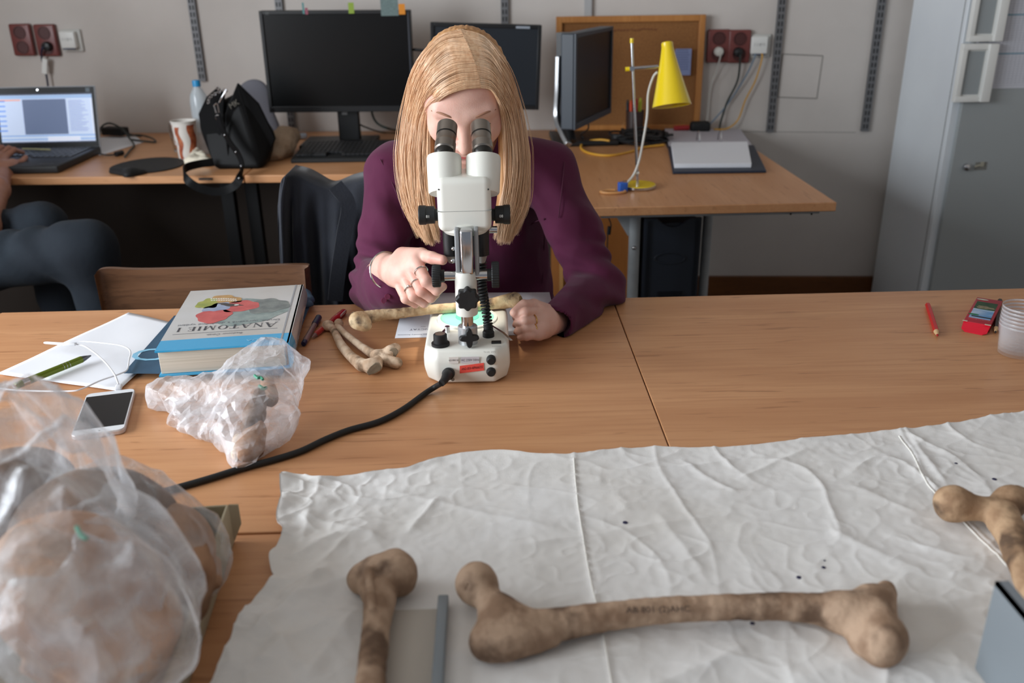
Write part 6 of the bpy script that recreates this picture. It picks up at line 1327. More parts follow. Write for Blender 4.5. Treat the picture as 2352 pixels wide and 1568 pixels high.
# under-layer: smooth sheet a little inside the strands, thickened
VV = []; QQ = []; o = 0
for gi, sg in ((gl, -1), (gr, 1)):
    m = 60; u = np.linspace(0, 3.999, m); i = u.astype(int); f = (u-i)[:, None, None]; S = gi[i]*(1-f)+gi[i+1]*f
    S = S[:, :28]; c = np.array((SC[0], 1.62, 0)); inn = S.copy(); w_ = np.clip(np.linspace(0, 1, 28)*2, 0, 1)[None, :]
    S[:, :, 0] -= sg*.002; inn[:, :, 0] -= sg*(.006+.004*w_); inn[:, :, 1] += .008
    mm = 28; V = np.concatenate([S.reshape(-1, 3), inn.reshape(-1, 3)]); N2 = m*mm
    I = (np.arange(m-1)[:, None]*mm+np.arange(mm-1)[None]).ravel(); a = np.stack([I, I+mm, I+mm+1, I+1], 1); b = a[:, ::-1]+N2
    e = np.concatenate([np.arange(mm), np.arange(1, m)*mm+mm-1, (m-1)*mm+np.arange(mm-2, -1, -1), np.arange(m-2, -1, -1)*mm]); c4 = np.stack([e[:-1], e[1:], e[1:]+N2, e[:-1]+N2], 1)
    VV.append(V); QQ.append(np.concatenate([a, b, c4])+o); o += len(V)
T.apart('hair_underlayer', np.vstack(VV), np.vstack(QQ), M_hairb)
V, Q = sdf([ell(hl(0, -.020, .006), (.077, .090, .082), HR), ell(hl(0, -.045, -.03), (.074, .068, .07), HR), ell(hl(0, .072, -.025), (.068, .075, .078), HR, sub=True, k=.006)], .004, .02, disp=lambda P: .0012*np.sin(P[:, 0]*900))
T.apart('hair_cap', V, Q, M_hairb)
# legs and seat under the table
V, Q = sdf([cone((-.10, 1.95, .52), (-.13, 1.62, .50), .09, .07), cone((-.13, 1.62, .50), (-.13, 1.66, .08), .065, .045), cone((.07, 1.95, .52), (.10, 1.62, .50), .09, .07), cone((.10, 1.62, .50), (.10, 1.66, .08), .065, .045), cone((-.08, 1.97, .54), (.06, 1.97, .54), .11, .11)], .009, .04)
T.apart('trousers', V, Q, mat('dark_trousers', (30, 30, 36), .9))
for x in (-.13, .10):
    V, Q = sdf([cone((x, 1.68, .04), (x, 1.50, .035), .035, .03)], .006, .01, zmin=.001); T.apart('shoe', V, Q, M_blackm)
T = Thing('chair', 'chair the woman sits on, hidden behind the table', 'chair', (-.01, 2.0, 0))
T.part('seat', G().rbox((-.01, 1.97, .40), (.42, .40, .04), .01), M_chairw)
for x in (-.19, .17):
    for y in (1.80, 2.14): T.part('leg', G().cyl((x, y, 0), (x, y, .38), .012, n=12), M_steel)
# ================================================================ bones
def bonemat(nm, c1, c2, c3, sc_=18): return mat(nm, c1, .72, rgb2=c2, nscale=sc_*1.5, lo=.42, hi=.60, rgb3=c3, n3=sc_*1.1, lo3=.54, hi3=.68, bump=.6, bscale=150, spec=.25, detail=10)
M_b1 = bonemat('pale_bone', (222, 198, 172), (196, 166, 138), (128, 106, 84), 30)
M_b2 = bonemat('brown_bone', (182, 154, 130), (144, 116, 94), (104, 82, 66), 22)
M_b3 = bonemat('honey_bone', (206, 182, 146), (176, 146, 110), (92, 76, 62), 34)
M_sp = mat('spongy_bone', (150, 124, 92), .95, rgb2=(70, 54, 40), nscale=220, bump=.9, bscale=260)
def bd(amp=.0012, f=45, s=0): return lambda P: amp*pn(P, f, s)+amp*.5*pn(P, f*3.1, s+2)
def bone(name, label, prims, res, m, k=.012, zmin=None, amp=.0014, cat='bone', group=None, extra=None, s=0):
    V, Q = sdf(prims, res, k, zmin=zmin, disp=bd(amp, 45, s)); loc = np.array([V[:, 0].mean(), V[:, 1].mean(), V[:, 2].min()])
    T = Thing(name, label, cat, loc, group=group); T.apart('bone_surface', V, Q, m); return T
zs = ZT+.005   # sheet level
def b_(px, py, h): return at(px, py, zs+h)
# long femur in the foreground
F = [cone(b_(1096, 1338, .030), b_(1094, 1340, .030), .0212, .0212, k=.006),
  cone(b_(1103, 1352, .028), b_(1150, 1412, .025), .0125, .0150, k=.012),
  ell(b_(1150, 1462, .022), (.027, .021, .020), k=.016), ell(b_(1116, 1478, .018), (.013, .013, .014), k=.014), cone(b_(1152, 1420, .024), b_(1215, 1440, .021), .0175, .0180, k=.018), cone(b_(1160, 1470, .021), b_(1260, 1458, .019), .016, .013, k=.012),
  ell(b_(1150, 1445, .047), (.010, .014, .006), k=.012, sub=True), ell(b_(1078, 1352, .034), (.003, .003, .006), k=.004, sub=True)]
sh = [(1200, 1445, .022, .0180), (1270, 1436, .020, .0158), (1360, 1420, .020, .0140), (1480, 1405, .021, .0128), (1600, 1397, .022, .0124), (1720, 1393, .022, .0126), (1810, 1392, .021, .0134), (1880, 1398, .020, .0150), (1940, 1408, .020, .0180)]
F += chain([b_(a, b, h) for a, b, h, r in sh], [r for *_, r in sh], k=.010)
F += [ell(b_(2006, 1380, .021), (.022, .017, .018), k=.014), ell(b_(2030, 1458, .021), (.021, .026, .021), k=.012), cone(b_(1940, 1408, .020), b_(2010, 1420, .020), .018, .022, k=.014), ell(b_(2066, 1404, .034), (.010, .008, .012), k=.010, sub=True),
  ell(b_(2036, 1362, .018), (.010, .010, .014), k=.010), cone(b_(1985, 1475, .012), b_(2020, 1490, .016), .014, .016, k=.012)]
T = bone('femur', 'long brown femur lying across the foreground of the cotton sheet', F, .0021, M_b2, zmin=zs+.0005, s=1)
c = b_(1515, 1396, .0355); c2_ = b_(1573, 1400, .034); d = nrm(c2_-b_(1460, 1402, .034))
T.part('inked_number', G().text('AB 801 (2)AHC', .0085, b_(1512, 1400, .0332), d, np.cross(nrm((0, -.55, .83)), d)*1.0, .0006, xs=1.1), mat('bone_ink', (52, 40, 36), .8))
# humerus at the bottom, pointing at the viewer
F = [ell(b_(915, 1322, .026), (.020, .021, .022), k=.010), ell(b_(858, 1322, .022), (.021, .019, .018), k=.012), ell(b_(824, 1330, .017), (.012, .016, .013), k=.010), cone(b_(880, 1318, .026), b_(905, 1300, .026), .020, .018, k=.012), cone(b_(845, 1310, .042), b_(856, 1400, .036), .005, .004, k=.008)]
sh = [(868, 1345, .022, .0200), (872, 1380, .022, .0160), (866, 1430, .021, .0135), (858, 1500, .020, .0130), (846, 1600, .019, .0130), (835, 1720, .019, .0132), (828, 1900, .019, .014), (824, 2100, .020, .017)]
F += chain([b_(a, b, h) for a, b, h, r in sh], [r for *_, r in sh], k=.010)+[ell(b_(815, 2180, .02), (.028, .018, .016), k=.012)]
bone('humerus', 'brown humerus pointing toward the viewer at the left of the sheet', F, .0022, M_b2, zmin=zs+.0005, s=3)
# third long bone at the right edge
F = [ell(b_(2188, 1156, .028), (.0212, .0212, .0212), k=.006), cone(b_(2205, 1160, .027), b_(2275, 1172, .026), .0135, .0150, k=.012), ell(b_(2318, 1152, .028), (.020, .018, .020), k=.014), ell(b_(2338, 1142, .028), (.012, .012, .014), k=.01)]
sh = [(2300, 1185, .025, .0190), (2322, 1225, .023, .0165), (2345, 1290, .021, .0140), (2380, 1370, .020, .0135), (2440, 1470, .02, .0132), (2560, 1640, .02, .014), (2640, 1740, .02, .020)]
F += chain([b_(a, b, h) for a, b, h, r in sh], [r for *_, r in sh], k=.012)
bone('femur', 'brown femur running off the right edge with its round head on the sheet', F, .0022, bonemat('brown_bone_warm', (188, 156, 124), (152, 120, 92), (98, 78, 62), 20), zmin=zs+.0005, s=6)
# the pair of small forearm bones near the microscope
z0 = ZT+.0005
def c_(px, py, h): return at(px, py, z0+h)
F = [ell(c_(753, 747, .010), (.0105, .0105, .0095), k=.004), cone(c_(757, 748, .010), c_(766, 757, .010), .0075, .0062, k=.006)]
sh = [(764, 754, .0105, .0062), (775, 775, .011, .0068), (786, 795, .011, .0078), (800, 812, .011, .0082), (815, 826, .011, .0090), (832, 838, .0115, .0110)]
F += chain([c_(a, b, h) for a, b, h, r in sh], [r for *_, r in sh], k=.006)+[ell(c_(855, 840, .0135), (.0165, .014, .0135), k=.008), ell(c_(868, 832, .014), (.0085, .009, .012), k=.006)]
T = bone('radius_bone', 'small pale forearm bone lying in front of its pair, beside the gel pens', F, .0013, M_b1, zmin=z0, k=.006, amp=.0006, s=2)
pe = [c_(843, 862, .004), c_(836, 853, .010), c_(848, 838, .021), c_(862, 826, .024), c_(872, 826, .024), c_(880, 840, .018), c_(876, 848, .010), c_(862, 856, .004)]
ce = sum(pe)/8; pe = [ce+(p-ce)*.82+np.array((.0015, -.0085, .001)) for p in pe]
T.part('joint_face', G().poly3(pe, .004, (0, 1, -.2)), mat('grey_joint_face', (146, 130, 108), .85, rgb2=(130, 114, 94), nscale=60), bev=.0015)
F = [ell(c_(778, 743, .010), (.0085, .0085, .009), k=.005)]
sh = [(775, 750, .010, .0064), (792, 766, .0105, .0060), (812, 782, .0105, .0062), (832, 797, .0105, .0066), (852, 810, .011, .0076), (868, 818, .012, .0092)]
F += chain([c_(a, b, h) for a, b, h, r in sh], [r for *_, r in sh], k=.006)+[cone(c_(868, 816, .013), c_(898, 806, .019), .0088, .0075, k=.006), cone(c_(868, 820, .012), c_(905, 832, .010), .0105, .0095, k=.006), ell(c_(913, 833, .0095), (.0085, .0085, .009), k=.004), cone(c_(898, 806, .020), c_(908, 800, .021), .0105, .0092, k=.005), ell(c_(893, 824, .022), (.006, .006, .007), k=.003, sub=True)]
T = bone('ulna_bone', 'small pale forearm bone behind its pair, with a broken forked end', F, .0013, M_b1, zmin=z0, k=.006, amp=.0008, s=4)
ce = c_(904, 804, .020); T.part('joint_face', G().poly3([ce+np.array((.0085*math.cos(a)*(1+.25*math.sin(2*a)), -.0130, .0095*math.sin(a))) for a in np.linspace(0, 2*math.pi, 14)[:-1]], .003, (0, 1, 0)), MATS['grey_joint_face'], bev=.001)
# the bone held over the microscope stage
zb = zt+.0115
pts = [(835, 731, .0100, .0125), (870, 724, .0112, .0098), (920, 719, .0112, .0086), (985, 711, .0112, .0083), (1045, 706, .0112, .0083), (1095, 702, .0112, .0082), (1135, 698, .0112, .0092), (1160, 693, .0120, .0105)]
F = chain([at(a, b, zt+h) for a, b, h, r in pts], [r for *_, r in pts], k=.006)
F += [ell(at(822, 736, zt+.010), (.015, .014, .0155), k=.008), ell(at(838, 745, zt+.005), (.012, .010, .012), k=.008), cone(at(1160, 692, zt+.014), at(1182, 690, zt+.018), .0110, .0125, k=.007), ell(at(1182, 688, zt+.020), (.0120, .013, .0125), k=.006), cone(at(1130, 690, zt+.018), at(1170, 682, zt+.024), .004, .006, k=.006),
  ell(at(800, 728, zt+.012), (.0110, .012, .011), k=.003, sub=True)]
T = bone('leg_bone', 'honey-coloured long bone held across the microscope stage, its left end broken', F, .0014, M_b3, k=.006, amp=.0008, s=5)
V, Q = sdf([ell(at(816, 732, zt+.011), (.0105, .0125, .0115))], .0012, .002, disp=lambda P: .0016*pn(P, 160)+.001*pn(P, 330, 2)); T.apart('spongy_end', V, Q, M_sp)
V, Q = sdf([ell(at(1188, 688, zt+.0195)+np.array((.001, -.004, 0)), (.0085, .0085, .0105))], .0012, .002, disp=lambda P: .0010*pn(P, 160)); T.apart('worn_end', V, Q, mat('worn_bone_end', (140, 118, 78), .9, rgb2=(104, 84, 54), nscale=120, bump=.6))
# ================================================================ cotton sheet
UP = [(650, 1112), (690, 1108), (735, 1117), (790, 1106), (840, 1101), (890, 1092), (935, 1087), (975, 1072), (1030, 1058), (1085, 1050), (1150, 1047), (1230, 1055), (1310, 1056), (1400, 1046), (1500, 1038), (1600, 1038), (1700, 1034), (1850, 1020), (2000, 1004), (2070, 999), (2150, 990), (2260, 972), (2352, 957), (2500, 930), (2700, 895)]
LE = [(650, 1112), (646, 1140), (648, 1170), (638, 1200), (640, 1222), (652, 1238), (640, 1262), (622, 1295), (624, 1320), (632, 1350), (616, 1375), (590, 1395), (572, 1430), (545, 1470), (528, 1515), (500, 1568), (470, 1640), (430, 1760), (400, 1900)]
up = np.array([at(*p) for p in UP])[:, :2]; le = np.array([at(*p) for p in LE])[:, :2]
NU, NV = 620, 400
def resamp(P, n):
    s = np.concatenate([[0], np.cumsum(np.linalg.norm(np.diff(P, axis=0), axis=1))]); t = np.linspace(0, s[-1], n); return np.stack([np.interp(t, s, P[:, i]) for i in range(2)], 1)
u_ = resamp(curve(up, 300), NU); l_ = resamp(curve(le, 200), NV)
u = np.linspace(0, 1, NU)[:, None]; v = np.linspace(0, 1, NV)[None]
off = u_[:, None, :]-u_[0]; P2 = l_[None]+off*(1-.0*v[..., None]); P2[:, :, 1] = l_[None, :, 1]+off[:, :, 1]*(1-v)**1.2+ -0*u
X, Y = P2[..., 0], P2[..., 1]; P3 = np.stack([X, Y, np.zeros_like(X)], -1)
def ridge(f, s, p=1.0): return 1-np.abs(pn(P3+.02*np.stack([pn(P3, 5, s+3), pn(P3, 5, s+5), X*0], -1), f, s))*2
def crease(f, s, wd, st=(1, 1, 1), wp=.03): 
    W_ = (P3+wp*np.stack([pn(P3, 4, s+3), pn(P3, 4, s+5), X*0], -1))*np.array(st); return np.exp(-np.abs(pn(W_, f, s))/wd)
msk = lambda f, s: np.clip(pn(P3, f, s)*2.2+.55, 0, 1)
wr = .0050*pn(P3, 6, 1)+.0040*crease(5, 2, .045)*msk(4, 31)+.0032*crease(10, 4, .05, (1, .6, 1))*msk(5, 33)+.0022*crease(19, 6, .07, (.6, 1, 1))*msk(6, 35)+.0014*crease(36, 8, .10)*msk(8, 37)+.0022*pn(P3, 15, 14)+.0015*pn(P3, 45, 15)+.0008*pn(P3, 100, 9)
wr = wr*(1+1.3*np.exp(-(u*1.3/.16)**2))
str_ = np.clip(pn(P3, 3, 12)+.35, 0, 1); wr = wr*(.7+1.1*str_)
# crossing folds radiating across the cloth
def foldline(x0, y0_, x1, y1_, amp, wd, sharp=1):
    a = at(x0, y0_)[:2]; b = at(x1, y1_)[:2]; d = nrm(b-a); n_ = np.array((-d[1], d[0])); L = np.linalg.norm(b-a)
    t = (X-a[0])*d[0]+(Y-a[1])*d[1]; s_ = (X-a[0])*n_[0]+(Y-a[1])*n_[1]+.006*pn(P3, 9, int(abs(x0)) % 7); e = np.clip(t/(.15*L), 0, 1)*np.clip((L-t)/(.2*L), 0, 1); return amp*np.exp(-np.abs(s_/wd)**1.4)*e
for a in ((560, 1510, 770, 1310, .010, .009), (600, 1440, 720, 1580, .008, .010), (700, 1590, 830, 1400, .009, .012), (640, 1400, 760, 1330, .008, .007), (690, 1200, 900, 1260, .006, .008), (940, 1240, 1010, 1150, .005, .007), (720, 1130, 2200, 1150, .0045, .010), (850, 1130, 1330, 1240, .0035, .008), (1150, 1270, 1700, 1190, .0035, .008), (1330, 1180, 2000, 1130, .003, .012), (1500, 1180, 1640, 1370, .003, .009), (1700, 1150, 1560, 1060, .0035, .006), (1690, 1110, 1860, 1040, .004, .007), (1440, 1620, 1740, 1480, .007, .012), (1150, 1560, 1500, 1480, .004, .012), (650, 1300, 800, 1230, .007, .010), (690, 1280, 720, 1180, .006, .008), (640, 1420, 860, 1320, .006, .012), (560, 1560, 820, 1400, .006, .012), (1900, 1230, 2120, 1330, .004, .012), (2080, 1420, 2350, 1360, .004, .012), (2090, 1010, 2180, 1140, .004, .006), (2120, 1200, 1930, 1120, .003, .008), (2150, 1520, 2300, 1440, .005, .014), (1800, 1580, 2050, 1500, .006, .016)): wr = wr+foldline(*a)
du = u*NU; edge = np.minimum(u*1.2, v*.9+0*u)
wr = wr+.010*np.exp(-(u*1.3/.018)**2)*(1+.5*np.sin(v*60))+.006*np.exp(-((u*1.3-.05)/.02)**2)*np.clip(pn(P3, 20, 3)+.3, 0, 1)*2
wr = wr+.004*np.exp(-(v*.9/.012)**2)
seamd = []
def seam(pts, amp):
    c = curve([at(*p)[:2] for p in pts], 200); out = np.full(X.shape, 9.)
    for i in range(0, 200, 2): out = np.minimum(out, (X-c[i, 0])**2+(Y-c[i, 1])**2)
    return amp*np.exp(-out/(.0028**2))
wr = wr+seam([(1318, 1055), (1326, 1150), (1340, 1240), (1358, 1340), (1378, 1420), (1392, 1500), (1410, 1600), (1425, 1700)], .0022)+seam([(2065, 1000), (2098, 1050), (2120, 1100), (2160, 1150), (2230, 1220), (2300, 1290), (2380, 1370), (2500, 1500)], .0022)
wr -= wr.min(); flat_ = np.ones_like(wr)
Z = ZT+.0012+wr*.66
# press the sheet down under the bones
TH = .0016; A_ = np.stack([X, Y, Z+TH], -1).reshape(-1, 3); B_ = np.stack([X, Y, Z], -1).reshape(-1, 3)
V = np.vstack([A_, B_]); N2 = NU*NV; I = (np.arange(NU-1)[:, None]*NV+np.arange(NV-1)[None]).ravel()
a = np.stack([I, I+1, I+NV+1, I+NV], 1)
e = np.concatenate([np.arange(NV), np.arange(1, NU)*NV+NV-1, (NU-1)*NV+np.arange(NV-2, -1, -1), np.arange(NU-2, -1, -1)*NV]); c4 = np.stack([e[:-1], e[:-1]+N2, e[1:]+N2, e[1:]], 1)
M_sheet = mat('cotton_sheet', (236, 234, 232), .92, rgb2=(228, 225, 221), nscale=7, bump=.25, bscale=900, sheen=.2, spec=.2, rgb3=(222, 216, 208), n3=4, lo3=.55, hi3=.8)
SH = Thing('cotton_sheet', 'crumpled off-white cotton sheet spread under the large bones', 'cloth', (float(X.mean()), float(Y.mean()), ZT))
SH.apart('cloth', V, np.vstack([a[:, ::-1], a+N2, c4]), M_sheet)
def zs_at(x, y):
    i = np.argmin((X-x)**2+(Y-y)**2); return Z.ravel()[i]+TH
for px, py, r in ((1436, 1204, .0032), (1891, 1307, .0024), (1835, 1329, .0030), (1728, 1435, .0026), (2195, 1069, .0022), (2283, 1105, .0030), (2343, 1127, .0028), (1893, 1292, .0012)):
    p = at(px, py, ZT+.004); z = zs_at(p[0], p[1]); SH.part('ink_dot', G().lathe([(0, .0006), (r*.8, .0005), (r, 0)], (p[0], p[1], z), n=14), mat('ink_navy', (40, 38, 72), .9))
def stitch(pts):
    c = curve([at(*p, ZT+.006) for p in pts], 120)
    for p in c: p[2] = zs_at(p[0], p[1])+.0002
    return c
SH.part('hem_cord', G().tube(stitch([(2065, 1002), (2098, 1050), (2120, 1100), (2160, 1150), (2230, 1220), (2300, 1290), (2380, 1370)]), .0011, 6), mat('hem_thread', (232, 229, 222), .9))
SH.part('hem_cord', G().tube(stitch([(1318, 1058), (1326, 1150), (1340, 1240), (1358, 1340), (1378, 1420), (1392, 1500), (1410, 1600)]), .0009, 6), MATS['hem_thread'])
# ---- upright metal plates and a small ruler
M_plate = mat('grey_metal_sheet', (134, 142, 148), .5, .25)
ztop = ZT+.105; p = at(2286, 1334, ztop); pf = q(2234, 1568, p[1])
xp = p[0]
T = Thing('metal_plate', 'upright grey metal plate standing on the sheet at the right foreground', 'metal plate', (xp, p[1]-.14, zs+.0))
T.part('plate', G().box((xp+.0015, p[1]-.14, (ztop+ZT+.008)/2), (.003, .28, ztop-ZT-.008)), M_plate); T.part('folded_rim', G().box((xp+.006, p[1]-.14, ztop-.002), (.012, .28, .004)), mat('plate_rim', (128, 134, 140), .6))
a = at(1025, 1362, ZT+.022); 
T = Thing('metal_bar', 'narrow grey metal bar lying on the sheet between the humerus and the femur', 'metal bar', (a[0], a[1]-.13, ZT+.01))
T.part('bar', G().rbox((a[0]-.003, a[1]-.13, ZT+.0155), (.0105, .26, .011), .0015), M_plate)
single('grey_rectangle', 'pale grey rectangle lying on the sheet between the humerus and the metal bar', 'card', G().box((a[0]-.043, a[1]-.135, ZT+.0106), (.068, .25, .0009)), mat('dull_grey', (188, 180, 170), .85))  # thin flat rectangle, greyer than the sheet around it
# ================================================================ box of skulls in plastic at the lower left
M_box = mat('cream_cardboard', (176, 164, 138), .85, rgb2=(166, 153, 127), nscale=12); M_boxi = mat('box_inside', (122, 112, 88), .9)
hb = .050; zr = ZT+hb
cR = at(522, 1160, zr); dirf = at(430, 1420, zr)-cR; dirf[2] = 0; dirf = nrm(dirf); sd = np.array((dirf[1], -dirf[0], 0)); 
if sd[0] > 0: sd = -sd
BL_, BW = .40, .33
T = Thing('cardboard_box', 'open cream cardboard box holding bagged skulls at the lower left', 'box', (cR+dirf*BL_/2+sd*BW/2)*np.array((1, 1, 0))+np.array((0, 0, ZT+.0003)))
def wallp(A, B, nm, m=M_box, inn=None):
    A = np.array((A[0], A[1], 0)); B = np.array((B[0], B[1], 0)); d = nrm(B-A); n_ = np.array((-d[1], d[0], 0)); R = np.column_stack([d, n_, (0, 0, 1)]); c = (A+B)/2; T.part(nm, G().box((c[0], c[1], ZT+hb/2+.0004), (np.linalg.norm(B-A), .003, hb), R), m, bev=.001)
P0 = cR; P1 = cR+dirf*BL_; P2_ = P1+sd*BW; P3_ = cR+sd*BW
wallp(P0, P1, 'side_wall'); wallp(P1, P2_, 'side_wall'); wallp(P2_, P3_, 'side_wall'); wallp(P3_, P0, 'side_wall')
T.part('box_floor', G().prism([(p[0], p[1]) for p in (P0, P1, P2_, P3_)], ZT+.0006, ZT+.0026), M_boxi)
e = cR; T.part('corner_tab', G().poly3([e+np.array((.001, .0, -.0)), e+np.array((.010, .006, -.004)), e+np.array((.010, .006, -.030)), e+np.array((.001, 0, -.05))], .002, (0, 1, 0)), M_box)
def film(name, base, a_lo, tint, rough=.22):
    m = bpy.data.materials.new(name); m.use_nodes = True; nt = m.node_tree; N = nt.nodes; L = nt.links; b = N['Principled BSDF']
    b.inputs['Base Color'].default_value = s2l(tint)+(1,); b.inputs['Roughness'].default_value = rough; b.inputs['Specular IOR Level'].default_value = .9
    tc = N.new('ShaderNodeTexCoord'); n = N.new('ShaderNodeTexNoise'); n.inputs['Scale'].default_value = 26; n.inputs['Detail'].default_value = 6; n.inputs['Distortion'].default_value = 1.2; L.new(tc.outputs['Object'], n.inputs['Vector'])
    r = N.new('ShaderNodeMapRange'); r.inputs[1].default_value = .35; r.inputs[2].default_value = .7; r.inputs[3].default_value = a_lo; r.inputs[4].default_value = base; L.new(n.outputs['Fac'], r.inputs[0]); L.new(r.outputs[0], b.inputs['Alpha'])
    n2 = N.new('ShaderNodeTexNoise'); n2.inputs['Scale'].default_value = 34; n2.inputs['Detail'].default_value = 7; n2.inputs['Distortion'].default_value = 1.8; L.new(tc.outputs['Object'], n2.inputs['Vector'])
    bp = N.new('ShaderNodeBump'); bp.inputs['Strength'].default_value = .35; bp.inputs['Distance'].default_value = .004; L.new(n2.outputs['Fac'], bp.inputs['Height']); L.new(bp.outputs[0], b.inputs['Normal'])
    lw = N.new('ShaderNodeLayerWeight'); lw.inputs[0].default_value = .25; mu = N.new('ShaderNodeMath'); mu.operation = 'MULTIPLY_ADD'; mu.inputs[1].default_value = .5; L.new(lw.outputs['Facing'], mu.inputs[0]); L.new(r.outputs[0], mu.inputs[2]); L.new(mu.outputs[0], b.inputs['Alpha']); return m
M_film = film('cloudy_plastic_film', .40, .10, (236, 236, 240), .16); M_film2 = film('clear_plastic_film', .26, .04, (226, 232, 238), .14)
def crum(a, f, s=0, st=(1, 1, 1)): 
    def d_(P):
        P = P*np.array(st)
        W_ = P+.012*np.stack([pn(P, 14, s+1), pn(P, 14, s+2), pn(P, 14, s+3)], -1); return a*(np.abs(pn(W_, f, s))*2-.6)+a*.45*(np.abs(pn(W_, f*2.3, s+4))*2-.5)
    return d_
# skulls
def skull(c, yaw, pitch, label, m, sc_=1.0):
    R = np.array(Matrix.Rotation(yaw, 3, 'Z') @ Matrix.Rotation(pitch, 3, 'X')); L_ = lambda x, y, z: np.array(c)+R @ (np.array((x, y, z))*sc_)
    P = [ell(L_(0, .01, .01), np.array((.068, .086, .066))*sc_, R, k=.02), ell(L_(0, -.05, -.01), np.array((.052, .04, .05))*sc_, R, k=.02), ell(L_(0, -.068, -.045), np.array((.034, .03, .03))*sc_, R, k=.015),
      ell(L_(-.03, -.088, -.012), .017*sc_, k=.006, sub=True), ell(L_(.03, -.088, -.012), .017*sc_, k=.006, sub=True), ell(L_(0, -.1, -.038), np.array((.009, .016, .013))*sc_, R, k=.004, sub=True), cone(L_(-.05, -.06, -.03), L_(-.062, .0, -.025), .006, .006, k=.004), cone(L_(.05, -.06, -.03), L_(.062, .0, -.025), .006, .006, k=.004)]
    V, Q = sdf(P, .0032, .01, disp=bd(.0012, 30, 3)); return asingle('skull', label, 'skull', V, Q, m, 'skulls in the cardboard box')
M_sk = bonemat('skull_bone', (176, 136, 106), (156, 116, 88), (110, 86, 66), 12); M_sk2 = bonemat('skull_bone_grey', (132, 104, 84), (112, 86, 68), (84, 66, 54), 12)
skull(at(235, 1235, ZT+.085), 2.6, .3, 'brown skull nearest the far corner of the cardboard box', M_sk2, .95)
skull(at(385, 1285, ZT+.055), .5, -.2, 'orange-brown skull against the right wall of the box', M_sk, .72)
skull(at(200, 1390, ZT+.100), 1.2, .5, 'orange-brown skull in front, wrapped in creased film', M_sk, .95)
skull(at(10, 1190, ZT+.09), -.6, .2, 'dark skull behind the large bag at the left edge', M_sk2, .85)
def bag(name, label, prims, res, m, amp, f, s, zmin=ZT+.001, k=.03, extra=None, fac=2600, st=(1, 1, 1)):
    V, Q = sdf(prims, res, k, zmin=zmin, disp=crum(amp, f, s, st)); loc = np.array([V[:, 0].mean(), V[:, 1].mean(), V[:, 2].min()]); T = Thing(name, label, 'plastic bag', loc); f_ = T.apart('film', V, Q, m); f_.data.polygons.foreach_set('use_smooth', np.zeros(len(f_.data.polygons), bool)); dm_ = f_.modifiers.new('facets', 'DECIMATE'); dm_.ratio = fac/len(Q)/2; return T
# far bag in the box (rounded, over the brown skulls)
bag('plastic_bag', 'clear plastic bag stretched over the skulls by the box corner', [ell(at(238, 1232, ZT+.085), (.074, .082, .072)), ell(at(390, 1282, ZT+.055), (.055, .060, .050)), ell(at(205, 1388, ZT+.100), (.073, .080, .070))], .0038, M_film2, .010, 15, 3, zmin=ZT+.003, fac=5000)
# big near bag rising to a twisted neck
big = [ell(at(100, 1430, ZT+.12), (.115, .12, .09)), cone(at(190, 1290, ZT+.15), at(190, 1480, ZT+.13), .040, .05), ell(at(70, 1250, ZT+.16), (.08, .07, .06)), cone(at(80, 1210, ZT+.18), at(85, 1080, ZT+.195), .045, .040, flat=.5, w=(.3, 1, .2)), cone(at(85, 1080, ZT+.195), at(40, 990, ZT+.205), .042, .022, flat=.35, w=(.3, 1, .2)), cone(at(85, 1080, ZT+.195), at(145, 1010, ZT+.198), .034, .020, flat=.4, w=(.3, 1, .2)), ell(at(-60, 1200, ZT+.16), (.10, .1, .09))]
T = bag('plastic_bag', 'large crumpled clear plastic bag with its loose neck standing up, lower left', big, .0040, film('milky_plastic_film', .46, .10, (236, 238, 242), .16), .020, 12, 7, fac=7000, st=(1, 1, .35))
g = G().tube(curve([at(176, 1210, ZT+.205), at(188, 1232, ZT+.205), at(200, 1236, ZT+.205)], 10), .0018, 6).tube(curve([at(182, 1232, ZT+.205), at(192, 1226, ZT+.205)], 6), .0016, 6)
T.part('green_print', g, mat('green_print', (64, 140, 112), .6))
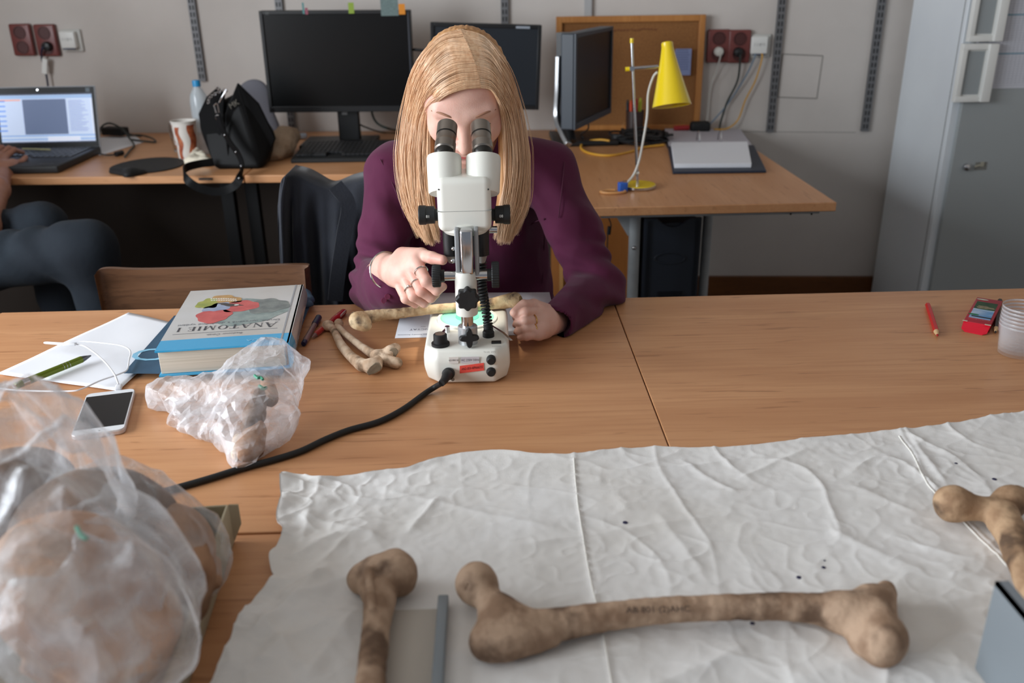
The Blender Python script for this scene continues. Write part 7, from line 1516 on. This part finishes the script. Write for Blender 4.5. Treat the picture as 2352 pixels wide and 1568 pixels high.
# smaller bag with bone fragments on the table
T2b = [cone(at(385, 905, ZT+.020), at(540, 905, ZT+.032), .028, .040, flat=.75, w=(0, 0, 1)), cone(at(430, 955, ZT+.016), at(540, 985, ZT+.020), .022, .028, flat=.7, w=(0, 0, 1)), cone(at(600, 860, ZT+.045), at(590, 960, ZT+.034), .046, .044, flat=.75, w=(0, 0, 1)), cone(at(590, 960, ZT+.034), at(556, 1045, ZT+.016), .042, .016, flat=.8, w=(0, 0, 1)), cone(at(605, 850, ZT+.045), at(620, 808, ZT+.070), .036, .020), cone(at(650, 850, ZT+.045), at(694, 846, ZT+.045), .028, .010), cone(at(655, 860, ZT+.03), at(625, 1000, ZT+.014), .024, .012)]
T = bag('plastic_bag', 'knotted clear plastic bag of bone fragments in front of the anatomy book', T2b, .0032, M_film, .0085, 22, 2, zmin=ZT+.0008, k=.025)
gp = [at(585, 862, ZT+.078), at(592, 868, ZT+.078), at(598, 866, ZT+.078), at(604, 872, ZT+.077)]
T.part('green_print', G().tube(curve(gp, 12), .0022, 6).tube(curve([at(596, 886, ZT+.074), at(604, 892, ZT+.074), at(612, 890, ZT+.072)], 8), .0026, 6), MATS['green_print'])
def frag(label, P, r, m, s): 
    V, Q = sdf(chain(P, r, k=.006), .0024, .006, disp=bd(.002, 60, s)); asingle('bone_fragment', label, 'bone', V, Q, m, 'bone fragments inside the knotted bag')
frag('dark bone fragment along the right side of the knotted plastic bag', [at(598, 905, ZT+.044), at(585, 950, ZT+.036), at(575, 985, ZT+.03)], [.010, .015, .012], M_sk2, 1)
frag('brown bone fragment lowest in the knotted plastic bag', [at(588, 985, ZT+.026), at(575, 1025, ZT+.020), at(562, 1045, ZT+.014)], [.014, .018, .010], M_sk, 2)
frag('small brown bone fragment near the green print of the knotted bag', [at(615, 880, ZT+.05), at(622, 915, ZT+.04)], [.010, .012], M_sk, 3)
frag('pale bone fragment beside the table edge of the knotted bag', [at(548, 1010, ZT+.016), at(545, 1045, ZT+.012)], [.009, .008], M_b1, 4)
